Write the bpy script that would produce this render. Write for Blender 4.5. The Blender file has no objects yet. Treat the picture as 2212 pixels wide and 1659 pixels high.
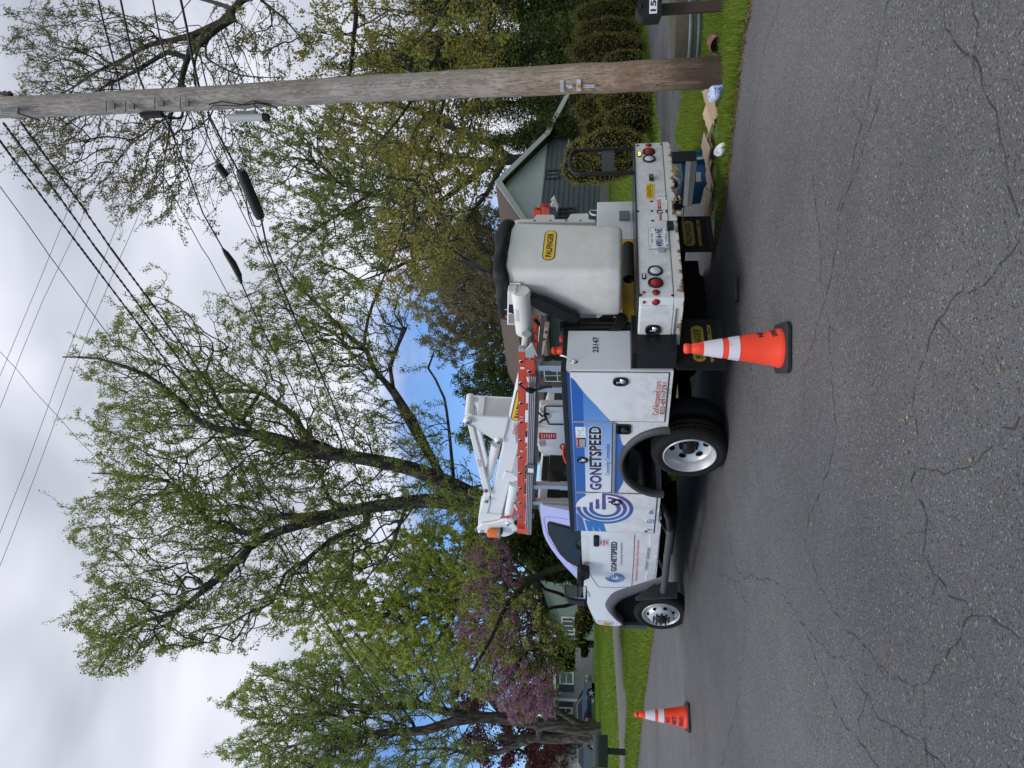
import bpy, math, random
import numpy as np
from mathutils import Vector, Matrix, Quaternion
SC = bpy.context.scene
COL = SC.collection
random.seed(7); RNG = np.random.default_rng(7)
# ------------------------------------------------------------------ camera, sky, sun, exposure
CAMH = 1.5; FPX = 1620.0; PITCH = math.atan((1315-1106)/FPX)
SLOPE = math.tan(PITCH - math.atan((1245-1106)/FPX))          # the ground rises gently away from the viewer
cam = bpy.data.cameras.new('camera'); cam_o = bpy.data.objects.new('camera', cam); COL.objects.link(cam_o)
cam.sensor_fit = 'HORIZONTAL'; cam.sensor_width = 36; cam.lens = FPX/2212*36; cam.clip_start = .05; cam.clip_end = 3000
fwd = Vector((0, math.cos(PITCH), math.sin(PITCH))); upv = Vector((0, -math.sin(PITCH), math.cos(PITCH))); rt = Vector((1, 0, 0))
m = Matrix.Identity(4)                                         # the phone was held sideways: picture right = world down
for i in range(3): m[i][0] = -upv[i]; m[i][1] = rt[i]; m[i][2] = -fwd[i]
m.translation = (0, 0, CAMH); cam_o.matrix_world = m; SC.camera = cam_o
w = bpy.data.worlds.new('World'); SC.world = w; w.use_nodes = True
nt = w.node_tree; N = nt.nodes; L = nt.links
for n in list(N): N.remove(n)
SUN_EL, SUN_AZ = math.radians(52), math.radians(-150)
def nd(t, tree=None, **k):
    n = (tree or nt).nodes.new(t)
    for a, b in k.items():
        if hasattr(n, a): setattr(n, a, b)
    return n
sky = nd('ShaderNodeTexSky'); sky.sky_type = 'NISHITA'; sky.sun_disc = False; sky.sun_elevation = SUN_EL; sky.sun_rotation = SUN_AZ; sky.dust_density = .6; sky.ozone_density = 2.0
tc = nd('ShaderNodeTexCoord'); sep = nd('ShaderNodeSeparateXYZ'); L.new(tc.outputs['Generated'], sep.inputs[0])
mp = nd('ShaderNodeMapping'); mp.inputs['Scale'].default_value = (2.2, 2.2, 5.0); L.new(tc.outputs['Generated'], mp.inputs[0])
nz = nd('ShaderNodeTexNoise'); nz.inputs['Scale'].default_value = 1.6; nz.inputs['Detail'].default_value = 6; nz.inputs['Roughness'].default_value = .55; L.new(mp.outputs[0], nz.inputs['Vector'])
# cloud cover: low blue gap near the horizon, closed cloud above about 18 degrees
ma = nd('ShaderNodeMath', operation='MULTIPLY_ADD'); L.new(nz.outputs[0], ma.inputs[0]); ma.inputs[1].default_value = .30; L.new(sep.outputs[2], ma.inputs[2])
cr = nd('ShaderNodeMapRange'); cr.inputs[1].default_value = .39; cr.inputs[2].default_value = .51; cr.interpolation_type = 'SMOOTHSTEP'; mxr = nd('ShaderNodeMapRange'); mxr.inputs[1].default_value = .08; mxr.inputs[2].default_value = .30; mxr.inputs[4].default_value = .22; L.new(sep.outputs[0], mxr.inputs[0])   # cloud reaches down to the horizon on the right
mad = nd('ShaderNodeMath', operation='ADD'); L.new(ma.outputs[0], mad.inputs[0]); L.new(mxr.outputs[0], mad.inputs[1]); L.new(mad.outputs[0], cr.inputs[0])
nz2 = nd('ShaderNodeTexNoise'); nz2.inputs['Scale'].default_value = 1.1; nz2.inputs['Detail'].default_value = 3.5; nz2.inputs['Roughness'].default_value = .45; nz2.inputs['Distortion'].default_value = .4; L.new(mp.outputs[0], nz2.inputs['Vector'])
crp = nd('ShaderNodeValToRGB'); L.new(nz2.outputs[0], crp.inputs[0])
crp.color_ramp.elements[0].position = .38; crp.color_ramp.elements[0].color = (.46, .49, .58, 1)
crp.color_ramp.elements[1].position = .62; crp.color_ramp.elements[1].color = (.84, .86, .95, 1)
sk = nd('ShaderNodeMix', data_type='RGBA'); sk.blend_type = 'MULTIPLY'; sk.inputs[0].default_value = 1
L.new(sky.outputs[0], sk.inputs[6]); sk.inputs[7].default_value = (.085, .110, .150, 1)
mx = nd('ShaderNodeMix', data_type='RGBA'); L.new(cr.outputs[0], mx.inputs[0]); L.new(sk.outputs[2], mx.inputs[6]); L.new(crp.outputs[0], mx.inputs[7])
zen = nd('ShaderNodeMapRange'); zen.inputs[1].default_value = .68; zen.inputs[2].default_value = 1.0; zen.inputs[3].default_value = 1.0; zen.inputs[4].default_value = 2.3; L.new(sep.outputs[2], zen.inputs[0])   # overcast sky: brightest overhead
zm = nd('ShaderNodeVectorMath', operation='SCALE'); L.new(mx.outputs[2], zm.inputs[0]); L.new(zen.outputs[0], zm.inputs['Scale'])
bg = nd('ShaderNodeBackground'); L.new(zm.outputs[0], bg.inputs[0]); bg.inputs[1].default_value = 1.0
ow = nd('ShaderNodeOutputWorld'); L.new(bg.outputs[0], ow.inputs[0])
sl = bpy.data.lights.new('sun', 'SUN'); sl.energy = 1.3; sl.angle = math.radians(18); sl.color = (1, .97, .92)
so = bpy.data.objects.new('sun', sl); COL.objects.link(so)
so.rotation_euler = (math.pi/2 - SUN_EL, 0, -(SUN_AZ) + math.pi)     # from behind and above the viewer
SC.view_settings.view_transform = 'Standard'; SC.view_settings.look = 'None'; SC.view_settings.exposure = 0.14
# ------------------------------------------------------------------ surveying: photo measurements -> real places
def ray(dx, dy):
    X = (829.5-dy)/FPX; Y = (dx-1106)/FPX
    return Vector((X, math.cos(PITCH)+Y*math.sin(PITCH), math.sin(PITCH)-Y*math.cos(PITCH)))
C0 = Vector((0, 0, CAMH))
def gz(x, y): return SLOPE*y
def G(q, dz=0.0):
    r = ray(*q); t = -CAMH/(r.z-SLOPE*r.y); p = C0+r*t; p.z += dz; return p
def AY(q, y): r = ray(*q); return C0+r*(y/r.y)
def VP(q, p0, d):                                              # hit with the upright plane through p0 along d
    r = ray(*q); n = Vector((-d[1], d[0], 0)); return C0 + r*((Vector(p0)-C0).dot(n)/r.dot(n))
def mk(ox, oy, s): return lambda x, y: (ox+x*s, oy+y*s)
zd = mk(0, 0, 1); z1 = mk(987.6, 274.3, .2976); z2 = mk(987.6, 658.3, .2976); z3 = mk(987.6, 987.5, .2976)
zA = mk(987.6, 713.2, .124); zB = mk(987.6, 905.3, .124); zC = mk(987.6, 1042.4, .124); zD = mk(1261.8, 713.2, .1984)
zE = mk(1042.4, 411.5, .124); zF = mk(1344.1, 274.3, .1364); z4 = mk(1042.3, 1261.8, .248); z5 = mk(1097.2, 0, .248)
p1_ = mk(0, 0, .3224); p2_ = mk(0, 493.8, .3224); p3_ = mk(0, 932.7, .496); p4_ = mk(548.6, 0, .248); p5_ = mk(548.6, 384, .248)
TF = Vector((-0.66921, 0.743046, 0.006323)); TR = Vector((0.743017, 0.66924, -0.006588)); TU = TR.cross(TF)
TO = Vector((-0.71309, 7.64193, 0.32659))
def TL(P): d = P-TO; return Vector((d.dot(TR), d.dot(TF), d.dot(TU)))
def S(q, R=None, F=None, U=None):
    a, v = (TR, R) if R is not None else (TF, F) if F is not None else (TU, U)
    r = ray(*q); return TL(C0 + r*((v-(C0-TO).dot(a))/r.dot(a)))
# ------------------------------------------------------------------ materials
MATS = {}
def mat(name, col=(.5, .5, .5), rough=.5, metal=0.0, noise=0.0, nscale=8.0, bump=0.0, bscale=60.0, col2=None, emit=None, trans=0.0, attr=False, spec=None, coat=0.0, stretch=None, thr=None):
    if name in MATS: return MATS[name]
    M = bpy.data.materials.new(name); M.use_nodes = True; t = M.node_tree; b = t.nodes['Principled BSDF']; MATS[name] = M
    b.inputs['Base Color'].default_value = (*col, 1); b.inputs['Roughness'].default_value = rough; b.inputs['Metallic'].default_value = metal
    if spec is not None: b.inputs['Specular IOR Level'].default_value = spec
    if coat: b.inputs['Coat Weight'].default_value = coat
    if trans: b.inputs['Transmission Weight'].default_value = trans
    if emit: b.inputs['Emission Color'].default_value = (*emit[0], 1); b.inputs['Emission Strength'].default_value = emit[1]
    src = None; tcn = nd('ShaderNodeTexCoord', t); vec = tcn.outputs['Object']
    if stretch:
        mpp = nd('ShaderNodeMapping', t); mpp.inputs['Scale'].default_value = stretch; t.links.new(vec, mpp.inputs[0]); vec = mpp.outputs[0]
    if attr:
        a = nd('ShaderNodeVertexColor', t); a.layer_name = 'Col'; mxa = nd('ShaderNodeMix', t, data_type='RGBA'); mxa.blend_type = 'MULTIPLY'
        mxa.inputs[0].default_value = 1; mxa.inputs[6].default_value = (*col, 1); t.links.new(a.outputs[0], mxa.inputs[7]); src = mxa.outputs[2]
    if noise or col2:
        n = nd('ShaderNodeTexNoise', t); n.inputs['Scale'].default_value = nscale; n.inputs['Detail'].default_value = 6; n.inputs['Roughness'].default_value = .65; t.links.new(vec, n.inputs['Vector'])
        r = nd('ShaderNodeMapRange', t); lo, hi = thr or (.3, .7); r.inputs[1].default_value = lo; r.inputs[2].default_value = hi; t.links.new(n.outputs[0], r.inputs[0])
        q = nd('ShaderNodeMix', t, data_type='RGBA'); t.links.new(r.outputs[0], q.inputs[0])
        c2 = col2 or tuple(c*(1-noise) for c in col)
        if src: t.links.new(src, q.inputs[6])
        else: q.inputs[6].default_value = (*col, 1)
        q.inputs[7].default_value = (*c2, 1); src = q.outputs[2]
    if src: t.links.new(src, b.inputs['Base Color'])
    if bump:
        n = nd('ShaderNodeTexNoise', t); n.inputs['Scale'].default_value = bscale; n.inputs['Detail'].default_value = 4; t.links.new(vec, n.inputs['Vector'])
        bm = nd('ShaderNodeBump', t); bm.inputs['Strength'].default_value = bump; bm.inputs['Distance'].default_value = .02; t.links.new(n.outputs[0], bm.inputs['Height']); t.links.new(bm.outputs[0], b.inputs['Normal'])
    return M
def rust(name, base, heavy=False):                              # white paint that rusts towards its lower edges, in blotches and runs
    M = mat(name, base, .38, noise=.07, nscale=3)
    t = M.node_tree; b = t.nodes['Principled BSDF']; prev = b.inputs['Base Color'].links[0].from_socket
    tcn = nd('ShaderNodeTexCoord', t); s = nd('ShaderNodeSeparateXYZ', t); t.links.new(tcn.outputs['Object'], s.inputs[0])
    n = nd('ShaderNodeTexNoise', t); n.inputs['Scale'].default_value = 5; n.inputs['Detail'].default_value = 8; n.inputs['Roughness'].default_value = .75
    mpp = nd('ShaderNodeMapping', t); mpp.inputs['Scale'].default_value = (1.6, 1.6, .8); t.links.new(tcn.outputs['Object'], mpp.inputs[0]); t.links.new(mpp.outputs[0], n.inputs['Vector'])
    h = nd('ShaderNodeMapRange', t); h.inputs[1].default_value = .64 if heavy else .66; h.inputs[2].default_value = .545; t.links.new(s.outputs[2], h.inputs[0])
    k = nd('ShaderNodeMath', t, operation='MULTIPLY_ADD'); t.links.new(h.outputs[0], k.inputs[0]); k.inputs[1].default_value = .28 if heavy else .2; t.links.new(n.outputs[0], k.inputs[2])
    r = nd('ShaderNodeMapRange', t); r.inputs[1].default_value = .68; r.inputs[2].default_value = .76; t.links.new(k.outputs[0], r.inputs[0])
    q = nd('ShaderNodeMix', t, data_type='RGBA'); t.links.new(r.outputs[0], q.inputs[0]); t.links.new(prev, q.inputs[6]); q.inputs[7].default_value = (.16, .065, .02, 1)
    t.links.new(q.outputs[2], b.inputs['Base Color']); return M
def grad(name, axis, stops, rough=.3):                          # printed colour blend on a vinyl graphic, along a local axis
    M = bpy.data.materials.new(name); M.use_nodes = True; t = M.node_tree; b = t.nodes['Principled BSDF']; MATS[name] = M
    b.inputs['Roughness'].default_value = rough
    tcn = nd('ShaderNodeTexCoord', t); s = nd('ShaderNodeSeparateXYZ', t); t.links.new(tcn.outputs['Object'], s.inputs[0])
    lo, hi = stops[0][0], stops[-1][0]
    h = nd('ShaderNodeMapRange', t); h.inputs[1].default_value = lo; h.inputs[2].default_value = hi; t.links.new(s.outputs[axis], h.inputs[0])
    r = nd('ShaderNodeValToRGB', t); t.links.new(h.outputs[0], r.inputs[0]); e = r.color_ramp.elements
    while len(e) < len(stops): e.new(.5)
    for i, (p, c) in enumerate(stops): e[i].position = (p-lo)/(hi-lo); e[i].color = (*c, 1)
    t.links.new(r.outputs[0], b.inputs['Base Color']); return M
WHITE = mat('white_paint', (.75, .75, .75), .32, noise=.11, nscale=3.5, coat=.3, stretch=(1, 1, .45), thr=(.42, .85))
def grime(M, z0, z1, amt, col=(.20, .17, .13)):                    # road dirt thrown up on the lower panels
    t = M.node_tree; b = t.nodes['Principled BSDF']; prev = b.inputs['Base Color'].links[0].from_socket
    tcn = nd('ShaderNodeTexCoord', t); s = nd('ShaderNodeSeparateXYZ', t); t.links.new(tcn.outputs['Object'], s.inputs[0]); n = nd('ShaderNodeTexNoise', t); n.inputs['Scale'].default_value = 7; n.inputs['Detail'].default_value = 8; n.inputs['Roughness'].default_value = .75; t.links.new(tcn.outputs['Object'], n.inputs['Vector'])
    h = nd('ShaderNodeMapRange', t); h.inputs[1].default_value = z1; h.inputs[2].default_value = z0; t.links.new(s.outputs[2], h.inputs[0]); r = nd('ShaderNodeMapRange', t); r.inputs[1].default_value = .38; r.inputs[2].default_value = .75; t.links.new(n.outputs[0], r.inputs[0])
    k = nd('ShaderNodeMath', t, operation='MULTIPLY'); t.links.new(h.outputs[0], k.inputs[0]); t.links.new(r.outputs[0], k.inputs[1]); k2 = nd('ShaderNodeMath', t, operation='MULTIPLY'); t.links.new(k.outputs[0], k2.inputs[0]); k2.inputs[1].default_value = amt
    q = nd('ShaderNodeMix', t, data_type='RGBA'); t.links.new(k2.outputs[0], q.inputs[0]); t.links.new(prev, q.inputs[6]); q.inputs[7].default_value = (*col, 1); t.links.new(q.outputs[2], b.inputs['Base Color'])
grime(WHITE, .6, 1.25, .7)
WHITE2 = mat('boom_white', (.76, .77, .77), .35, noise=.06, nscale=4)
GREYW = mat('aged_fibreglass', (.72, .705, .65), .5, noise=.12, nscale=5, bump=.05, bscale=20)
grime(GREYW, 1.05, 2.4, .35, (.30, .28, .24))
BLACK = mat('black_plastic', (.012, .012, .013), .55, spec=.3)
BLACKM = mat('black_metal', (.012, .013, .014), .45, noise=.4, nscale=20, spec=.25)
DARK = mat('chassis_dark', (.005, .005, .006), .9, spec=.05)
RUBBER = mat('tyre_rubber', (.015, .015, .015), .8, spec=.2, bump=.15, bscale=90, noise=.3, nscale=12)
TRIM = mat('grey_rubber_trim', (.045, .047, .05), .6)
CHROME = mat('bright_metal', (.75, .76, .77), .18, metal=1)
ALU = mat('aluminium', (.52, .53, .54), .38, metal=.9, noise=.15, nscale=30)
GALV = mat('galvanised', (.22, .22, .22), .5, metal=.6, noise=.3, nscale=20)
RIM = mat('wheel_steel', (.56, .57, .58), .35, metal=.5, noise=.12, nscale=18)
GLASS = mat('tinted_glass', (.012, .02, .017), .05, spec=.22)
ORANGE = mat('orange_fibreglass', (.56, .06, .022), .4, noise=.12, nscale=14)
YEL = mat('yellow_paint', (.70, .40, .01), .5, noise=.2, nscale=8)
YELD = mat('yellow_decal', (.80, .52, .01), .4)
RED = mat('red_decal', (.55, .01, .02), .4)
REDL = mat('red_lens', (.36, .005, .012), .25, noise=.3, nscale=60)
CLEAR = mat('clear_lens', (.62, .63, .66), .2, noise=.25, nscale=70)
BLKD = mat('black_print', (.01, .01, .012), .5)
WHD = mat('white_print', (.78, .78, .79), .4)
# ------------------------------------------------------------------ mesh builder
_txt = {}
def text_mesh(s, bold, shear=0.0):
    k = (s, bold, shear)
    if k in _txt: return _txt[k]
    c = bpy.data.curves.new('t', 'FONT'); c.body = s; c.offset = bold; c.resolution_u = 3; c.shear = shear; c.fill_mode = 'FRONT'
    if bold > .02: c.space_character = 1.0+bold*1.5
    o = bpy.data.objects.new('t', c); COL.objects.link(o); dg = bpy.context.evaluated_depsgraph_get(); dg.update()
    me = bpy.data.meshes.new_from_object(o.evaluated_get(dg)); vs = [v.co.copy() for v in me.vertices]; fs = [list(p.vertices) for p in me.polygons]
    bpy.data.objects.remove(o); bpy.data.meshes.remove(me); bpy.data.curves.remove(c)
    _txt[k] = (vs, fs); return _txt[k]
class MB:
    def __init__(s): s.v = []; s.f = []; s.m = []; s.mats = []; s.sm = []
    def mi(s, M):
        if M not in s.mats: s.mats.append(M)
        return s.mats.index(M)
    def add(s, vs, fs, M, smooth=False):
        o = len(s.v); s.v += [tuple(v) for v in vs]; i = s.mi(M)
        for f in fs: s.f.append([o+k for k in f]); s.m.append(i); s.sm.append(smooth)
        return s
    def box(s, a, b, M, rot=None):
        x0, y0, z0 = a; x1, y1, z1_ = b
        vs = [Vector(p) for p in ((x0, y0, z0), (x1, y0, z0), (x1, y1, z0), (x0, y1, z0), (x0, y0, z1_), (x1, y0, z1_), (x1, y1, z1_), (x0, y1, z1_))]
        if rot: vs = [rot @ v for v in vs]
        return s.add(vs, [(0, 3, 2, 1), (4, 5, 6, 7), (0, 1, 5, 4), (1, 2, 6, 5), (2, 3, 7, 6), (3, 0, 4, 7)], M)
    def prism(s, pts, axis, lo, hi, M, smooth=False):           # 2-D outline swept along an axis (0,1,2)
        ar = sum(pts[i][0]*pts[(i+1) % len(pts)][1]-pts[(i+1) % len(pts)][0]*pts[i][1] for i in range(len(pts)))
        if (ar < 0) != (axis == 1): pts = pts[::-1]
        def P(p, t): return (t, p[0], p[1]) if axis == 0 else (p[0], t, p[1]) if axis == 1 else (p[0], p[1], t)
        n = len(pts); vs = [P(p, lo) for p in pts]+[P(p, hi) for p in pts]
        s.add(vs, [tuple(range(n-1, -1, -1)), tuple(range(n, 2*n))], M)
        return s.add(vs, [(i, (i+1) % n, n+(i+1) % n, n+i) for i in range(n)], M, smooth)
    def slab(s, pts, off, M):                                   # 3-D outline with thickness vector
        n = len(pts); off = Vector(off); vs = [Vector(p) for p in pts]; vs += [v+off for v in vs]
        nn = sum(((vs[i]-vs[0]).cross(vs[i+1]-vs[0]) for i in range(1, n-1)), Vector())
        fl = nn.dot(off) > 0
        a, b = tuple(range(n-1, -1, -1)), tuple(range(n, 2*n)); sd = [(i, (i+1) % n, n+(i+1) % n, n+i) for i in range(n)]
        if not fl: a, b = a[::-1], b[::-1]; sd = [f[::-1] for f in sd]
        return s.add(vs, [a, b]+sd, M)
    def face(s, pts, M): return s.add([Vector(p) for p in pts], [tuple(range(len(pts)))], M)
    def tube(s, path, r, M, n=8, cap=True, closed=False):
        path = [Vector(p) for p in path]; k = len(path); rr = r if isinstance(r, (list, tuple)) else [r]*k
        vs = []; prev = None
        for i, p in enumerate(path):
            a = path[i-1] if (i or closed) else p; b = path[(i+1) % k] if (i < k-1 or closed) else p
            d = (b-a).normalized() if (b-a).length > 1e-9 else Vector((0, 0, 1))
            if prev is None:
                prev = d.orthogonal().normalized()
            u = (prev-d*prev.dot(d))
            u = u.normalized() if u.length > 1e-6 else d.orthogonal().normalized(); prev = u; q = d.cross(u)
            for j in range(n):
                t = 2*math.pi*j/n; vs.append(p+(u*math.cos(t)+q*math.sin(t))*rr[i])
        fs = []
        for i in range(k if closed else k-1):
            i2 = (i+1) % k
            for j in range(n): fs.append((i*n+j, i*n+(j+1) % n, i2*n+(j+1) % n, i2*n+j))
        s.add(vs, fs, M, True)
        if cap and not closed: s.add(vs[:n], [tuple(range(n-1, -1, -1))], M); s.add(vs[-n:], [tuple(range(n))], M)
        return s
    def lathe(s, prof, c, ax, M, n=32, smooth=True, closed=False):   # prof = [(radius, height along ax)]
        c = Vector(c); ax = Vector(ax).normalized(); u = ax.orthogonal().normalized(); q = ax.cross(u); vs = []
        for r, h in prof:
            for j in range(n): t = 2*math.pi*j/n; vs.append(c+ax*h+(u*math.cos(t)+q*math.sin(t))*r)
        fs = []; k = len(prof)
        for i in range(k-1):
            for j in range(n): fs.append((i*n+j, i*n+(j+1) % n, (i+1)*n+(j+1) % n, (i+1)*n+j))
        return s.add(vs, fs, M, smooth)
    def disc(s, c, ax, r, M, n=24, ux=None, ry=None):
        c = Vector(c); ax = Vector(ax).normalized(); u = Vector(ux) if ux else ax.orthogonal().normalized(); q = ax.cross(u); ry = ry or r
        return s.add([c+u*math.cos(2*math.pi*j/n)*r+q*math.sin(2*math.pi*j/n)*ry for j in range(n)], [tuple(range(n))], M)
    def rring(s, c, xd, yd, w_, h_, rad, k=6):                  # rounded rectangle outline
        c = Vector(c); xd = Vector(xd); yd = Vector(yd); out = []
        for cx, cy, a0 in ((1, 1, 0), (-1, 1, 90), (-1, -1, 180), (1, -1, 270)):
            for i in range(k+1):
                a = math.radians(a0+90*i/k); out.append(c+xd*(cx*(w_/2-rad)+rad*math.cos(a))+yd*(cy*(h_/2-rad)+rad*math.sin(a)))
        return out
    def text(s, body, p, xv, yv, M, bold=0.0, shear=0.0):       # fitted: p = lower left, xv = full width, yv = capital height
        vs, fs = text_mesh(body, bold, shear); xs = [v.x for v in vs]; x0, x1 = min(xs), max(xs); ys = [v.y for v in vs]; y0 = min(ys) if not any(ch in body for ch in 'gpqyj,') else -bold; y1 = max(ys)
        p = Vector(p); xv = Vector(xv); yv = Vector(yv)
        return s.add([p+xv*((v.x-x0)/(x1-x0))+yv*((v.y-y0)/(y1-y0)) for v in vs], fs, M)
    def build(s, name, parent=None, label=None, cat=None, group=None, kind=None, bevel=0, seg=2, loc=None, col=None, smooth=False):
        me = bpy.data.meshes.new(name); V = s.v
        if loc is not None: V = [(a-loc[0], b-loc[1], c-loc[2]) for a, b, c in V]
        me.from_pydata(V, [], s.f)
        for M in s.mats: me.materials.append(M)
        me.polygons.foreach_set('material_index', s.m); me.polygons.foreach_set('use_smooth', [x or smooth for x in s.sm]); me.update()
        o = bpy.data.objects.new(name, me); COL.objects.link(o)
        if loc is not None: o.location = loc
        if parent: o.parent = parent
        tag(o, label, cat, group, kind)
        if bevel:
            b = o.modifiers.new('edge', 'BEVEL'); b.width = bevel; b.segments = seg; b.limit_method = 'ANGLE'; b.angle_limit = math.radians(40); b.harden_normals = False
        return o
def tag(o, label=None, cat=None, group=None, kind=None):
    for k, v in (('label', label), ('category', cat), ('group', group), ('kind', kind)):
        if v: o[k] = v
    return o
def empty(name, loc, label=None, cat=None, group=None, mtx=None):
    o = bpy.data.objects.new(name, None); COL.objects.link(o); o.empty_display_size = .1
    if mtx: o.matrix_world = mtx
    else: o.location = loc
    return tag(o, label, cat, group)
def arc(cx, cy, r, a0, a1, n, ry=None):
    return [(cx+r*math.cos(math.radians(a0+(a1-a0)*i/n)), cy+(ry or r)*math.sin(math.radians(a0+(a1-a0)*i/n))) for i in range(n+1)]
# ------------------------------------------------------------------ bucket truck (everything in the truck's own axes: x right, y forward, z up)
tm = Matrix.Identity(4)
for i in range(3): tm[i][0] = TR[i]; tm[i][1] = TF[i]; tm[i][2] = TU[i]
tm.translation = TO
T = empty('bucket_truck', TO, 'white utility bucket truck with blue side graphics and stowed bucket, parked on the road', 'truck', mtx=tm)
V = Vector
FX = V((0, -1, 0)); UZ = V((0, 0, 1)); RX = V((1, 0, 0))       # side lettering runs towards the rear; rear lettering runs right
def fu(z, pts, R): return [tuple(S(z(*p), R=R))[1:] for p in pts]
def ru(z, pts, F): return [(S(z(*p), F=F)[0], S(z(*p), F=F)[2]) for p in pts]
# ---- service body
b = MB()
ARC = arc(.15, .60, .535, 180, 0, 22, ry=.44)
side = [(-1.23, .615), (-.385, .615)]+[p for p in ARC]+[(.685, .615), (1.51, .615), (1.51, 1.56), (-1.23, 1.56)]
b.prism(side, 0, 0, .495, WHITE)
b.box((1.9, -1.23, .95), (2.58, 1.5, 1.325), WHITE); b.box((1.9, .7, .62), (2.58, 1.5, .95), WHITE); b.box((1.9, -1.23, .62), (2.58, -.4, .95), WHITE)
body = b.build('service_body', T, bevel=.006)
b = MB(); b.box((.5, -1.23, .86), (1.9, 1.5, .93), BLACKM); b.box((.27, -1.85, .80), (2.70, -1.235, .932), BLACKM)
b.build('deck', T, bevel=.004)
b = MB(); b.prism([(-.42, .58)]+arc(.15, .60, .56, 180, 0, 18, ry=.465)+[(.73, .58)], 0, .47, .50, DARK)
for i in range(22):                                             # liner following the arch
    a0, a1 = ARC[i], ARC[i+1]
    b.add([(.03, *a0), (.48, *a0), (.48, *a1), (.03, *a1)], [(0, 1, 2, 3)], DARK)
b.build('wheel_well', T)
b = MB(); no = 26; ou = arc(.15, .60, .60, 180, 0, no, ry=.476); inn = arc(.15, .585, .525, 180, 0, no, ry=.44)
for i in range(no):
    o0, o1, i0, i1 = ou[i], ou[i+1], inn[i], inn[i+1]
    f = lambda p, x: V((x, *p)); mid = lambda p, q: ((p[0]*.45+q[0]*.55), (p[1]*.45+q[1]*.55))
    m0, m1 = mid(o0, i0), mid(o1, i1)
    b.add([f(o0, .0), f(o1, .0), f(o1, -.022), f(o0, -.022), f(m0, -.05), f(m1, -.05), f(i0, -.035), f(i1, -.035), f(i0, .03), f(i1, .03)],
          [(0, 1, 2, 3), (3, 2, 5, 4), (4, 5, 7, 6), (6, 7, 9, 8)], TRIM, True)
for k in (0, no): b.face([V((0, *ou[k])), V((-.022, *ou[k])), V((-.04, *inn[k])), V((.0, *inn[k]))], TRIM)
b.build('fender_flare', body)
dw = [(-1.205, .655, -.53, 1.525), (-.505, 1.145, .675, 1.525), (.71, .655, 1.49, 1.525)]
for a in dw:
    b = MB(); b.box((-.011, a[0], a[1]), (0.002, a[2], a[3]), WHITE); b.build('compartment_door', body, bevel=.004)
b = MB()
for (f0, u0, f1, u1) in dw:                                     # dark door gaps and the drip strip
    for (p, q) in (((f0-.012, u0-.012), (f1+.012, u0-.004)), ((f0-.012, u0), (f0-.005, u1)), ((f1+.005, u0), (f1+.012, u1))): b.box((-.004, *p), (.001, *q), mat('door_gap', (.03, .03, .03), .8))
b.build('door_seal', body)
b = MB(); b.box((-.02, -.50, 1.108), (0, .685, 1.13), ALU); b.box((-.016, -.525, 1.13), (0, -.508, 1.53), ALU); b.build('hinge_strip', body, bevel=.003)
b = MB(); tread = mat('dark_tread_plate', (.035, .037, .04), .42, metal=.7, noise=.35, nscale=35, bump=.6, bscale=70)
b.box((-.028, -1.235, 1.562), (.5, 1.52, 1.608), tread); b.build('top_rail', body, bevel=.004)
def latch(parent, c, n, xd, w_=.105, h_=.14):
    c = V(c); n = V(n); xd = V(xd); y = UZ; b = MB()
    o = b.rring(c, xd, y, w_, h_, .05, 6); i2 = b.rring(c, xd, y, w_*.72, h_*.74, .036, 6); k = len(o)
    vs = o+[p+n*.016 for p in o]+[p+n*.018 for p in i2]+[p+n*.002 for p in i2]
    b.add(vs, [(j, (j+1) % k, k+(j+1) % k, k+j) for j in range(k)]+[(k+j, k+(j+1) % k, 2*k+(j+1) % k, 2*k+j) for j in range(k)]+[(2*k+j, 2*k+(j+1) % k, 3*k+(j+1) % k, 3*k+j) for j in range(k)], BLACK, True)
    b.face([p+n*.002 for p in i2], BLACK)
    cc = c-y*h_*.16+n*.006; b.lathe([(.0, .012), (.02, .01), (.03, .004), (.034, 0)], cc, n, CHROME, 16)
    b.tube([cc+n*.012, c+y*h_*.22+n*.016], .006, CHROME, 8); b.tube([c+y*h_*.22+n*.016-xd*.016, c+y*h_*.22+n*.016+xd*.016], .007, CHROME, 8)
    return b.build('door_latch', parent)
latch(body, (-.011, -1.101, 1.075), (-1, 0, 0), FX); latch(body, (-.011, .097, 1.439), (-1, 0, 0), FX, .09, .115); latch(body, (-.011, .855, 1.086), (-1, 0, 0), FX, .1, .12)
b = MB(); c = V((-.001, -.405, 1.035)); o = b.rring(c, FX, UZ, .145, .145, .03, 5); i2 = b.rring(c, FX, UZ, .115, .115, .025, 5); k = len(o); n = V((-1, 0, 0))
b.add(o+[p+n*.014 for p in o]+[p+n*.014 for p in i2]+[p+n*.001 for p in i2], [(j, (j+1) % k, k+(j+1) % k, k+j) for j in range(k)]+[(k+j, k+(j+1) % k, 2*k+(j+1) % k, 2*k+j) for j in range(k)]+[(2*k+j, 2*k+(j+1) % k, 3*k+(j+1) % k, 3*k+j) for j in range(k)], BLACK, True)
b.face([p+n*.002 for p in i2], DARK); b.lathe([(0, .02), (.034, .018), (.038, .0)], c+V((0, .01, -.01)), n, BLACK, 18); b.tube([c+V((-.02, .01, -.04)), c+V((-.02, .01, .02))], .008, TRIM); b.build('fuel_filler', body)
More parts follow.
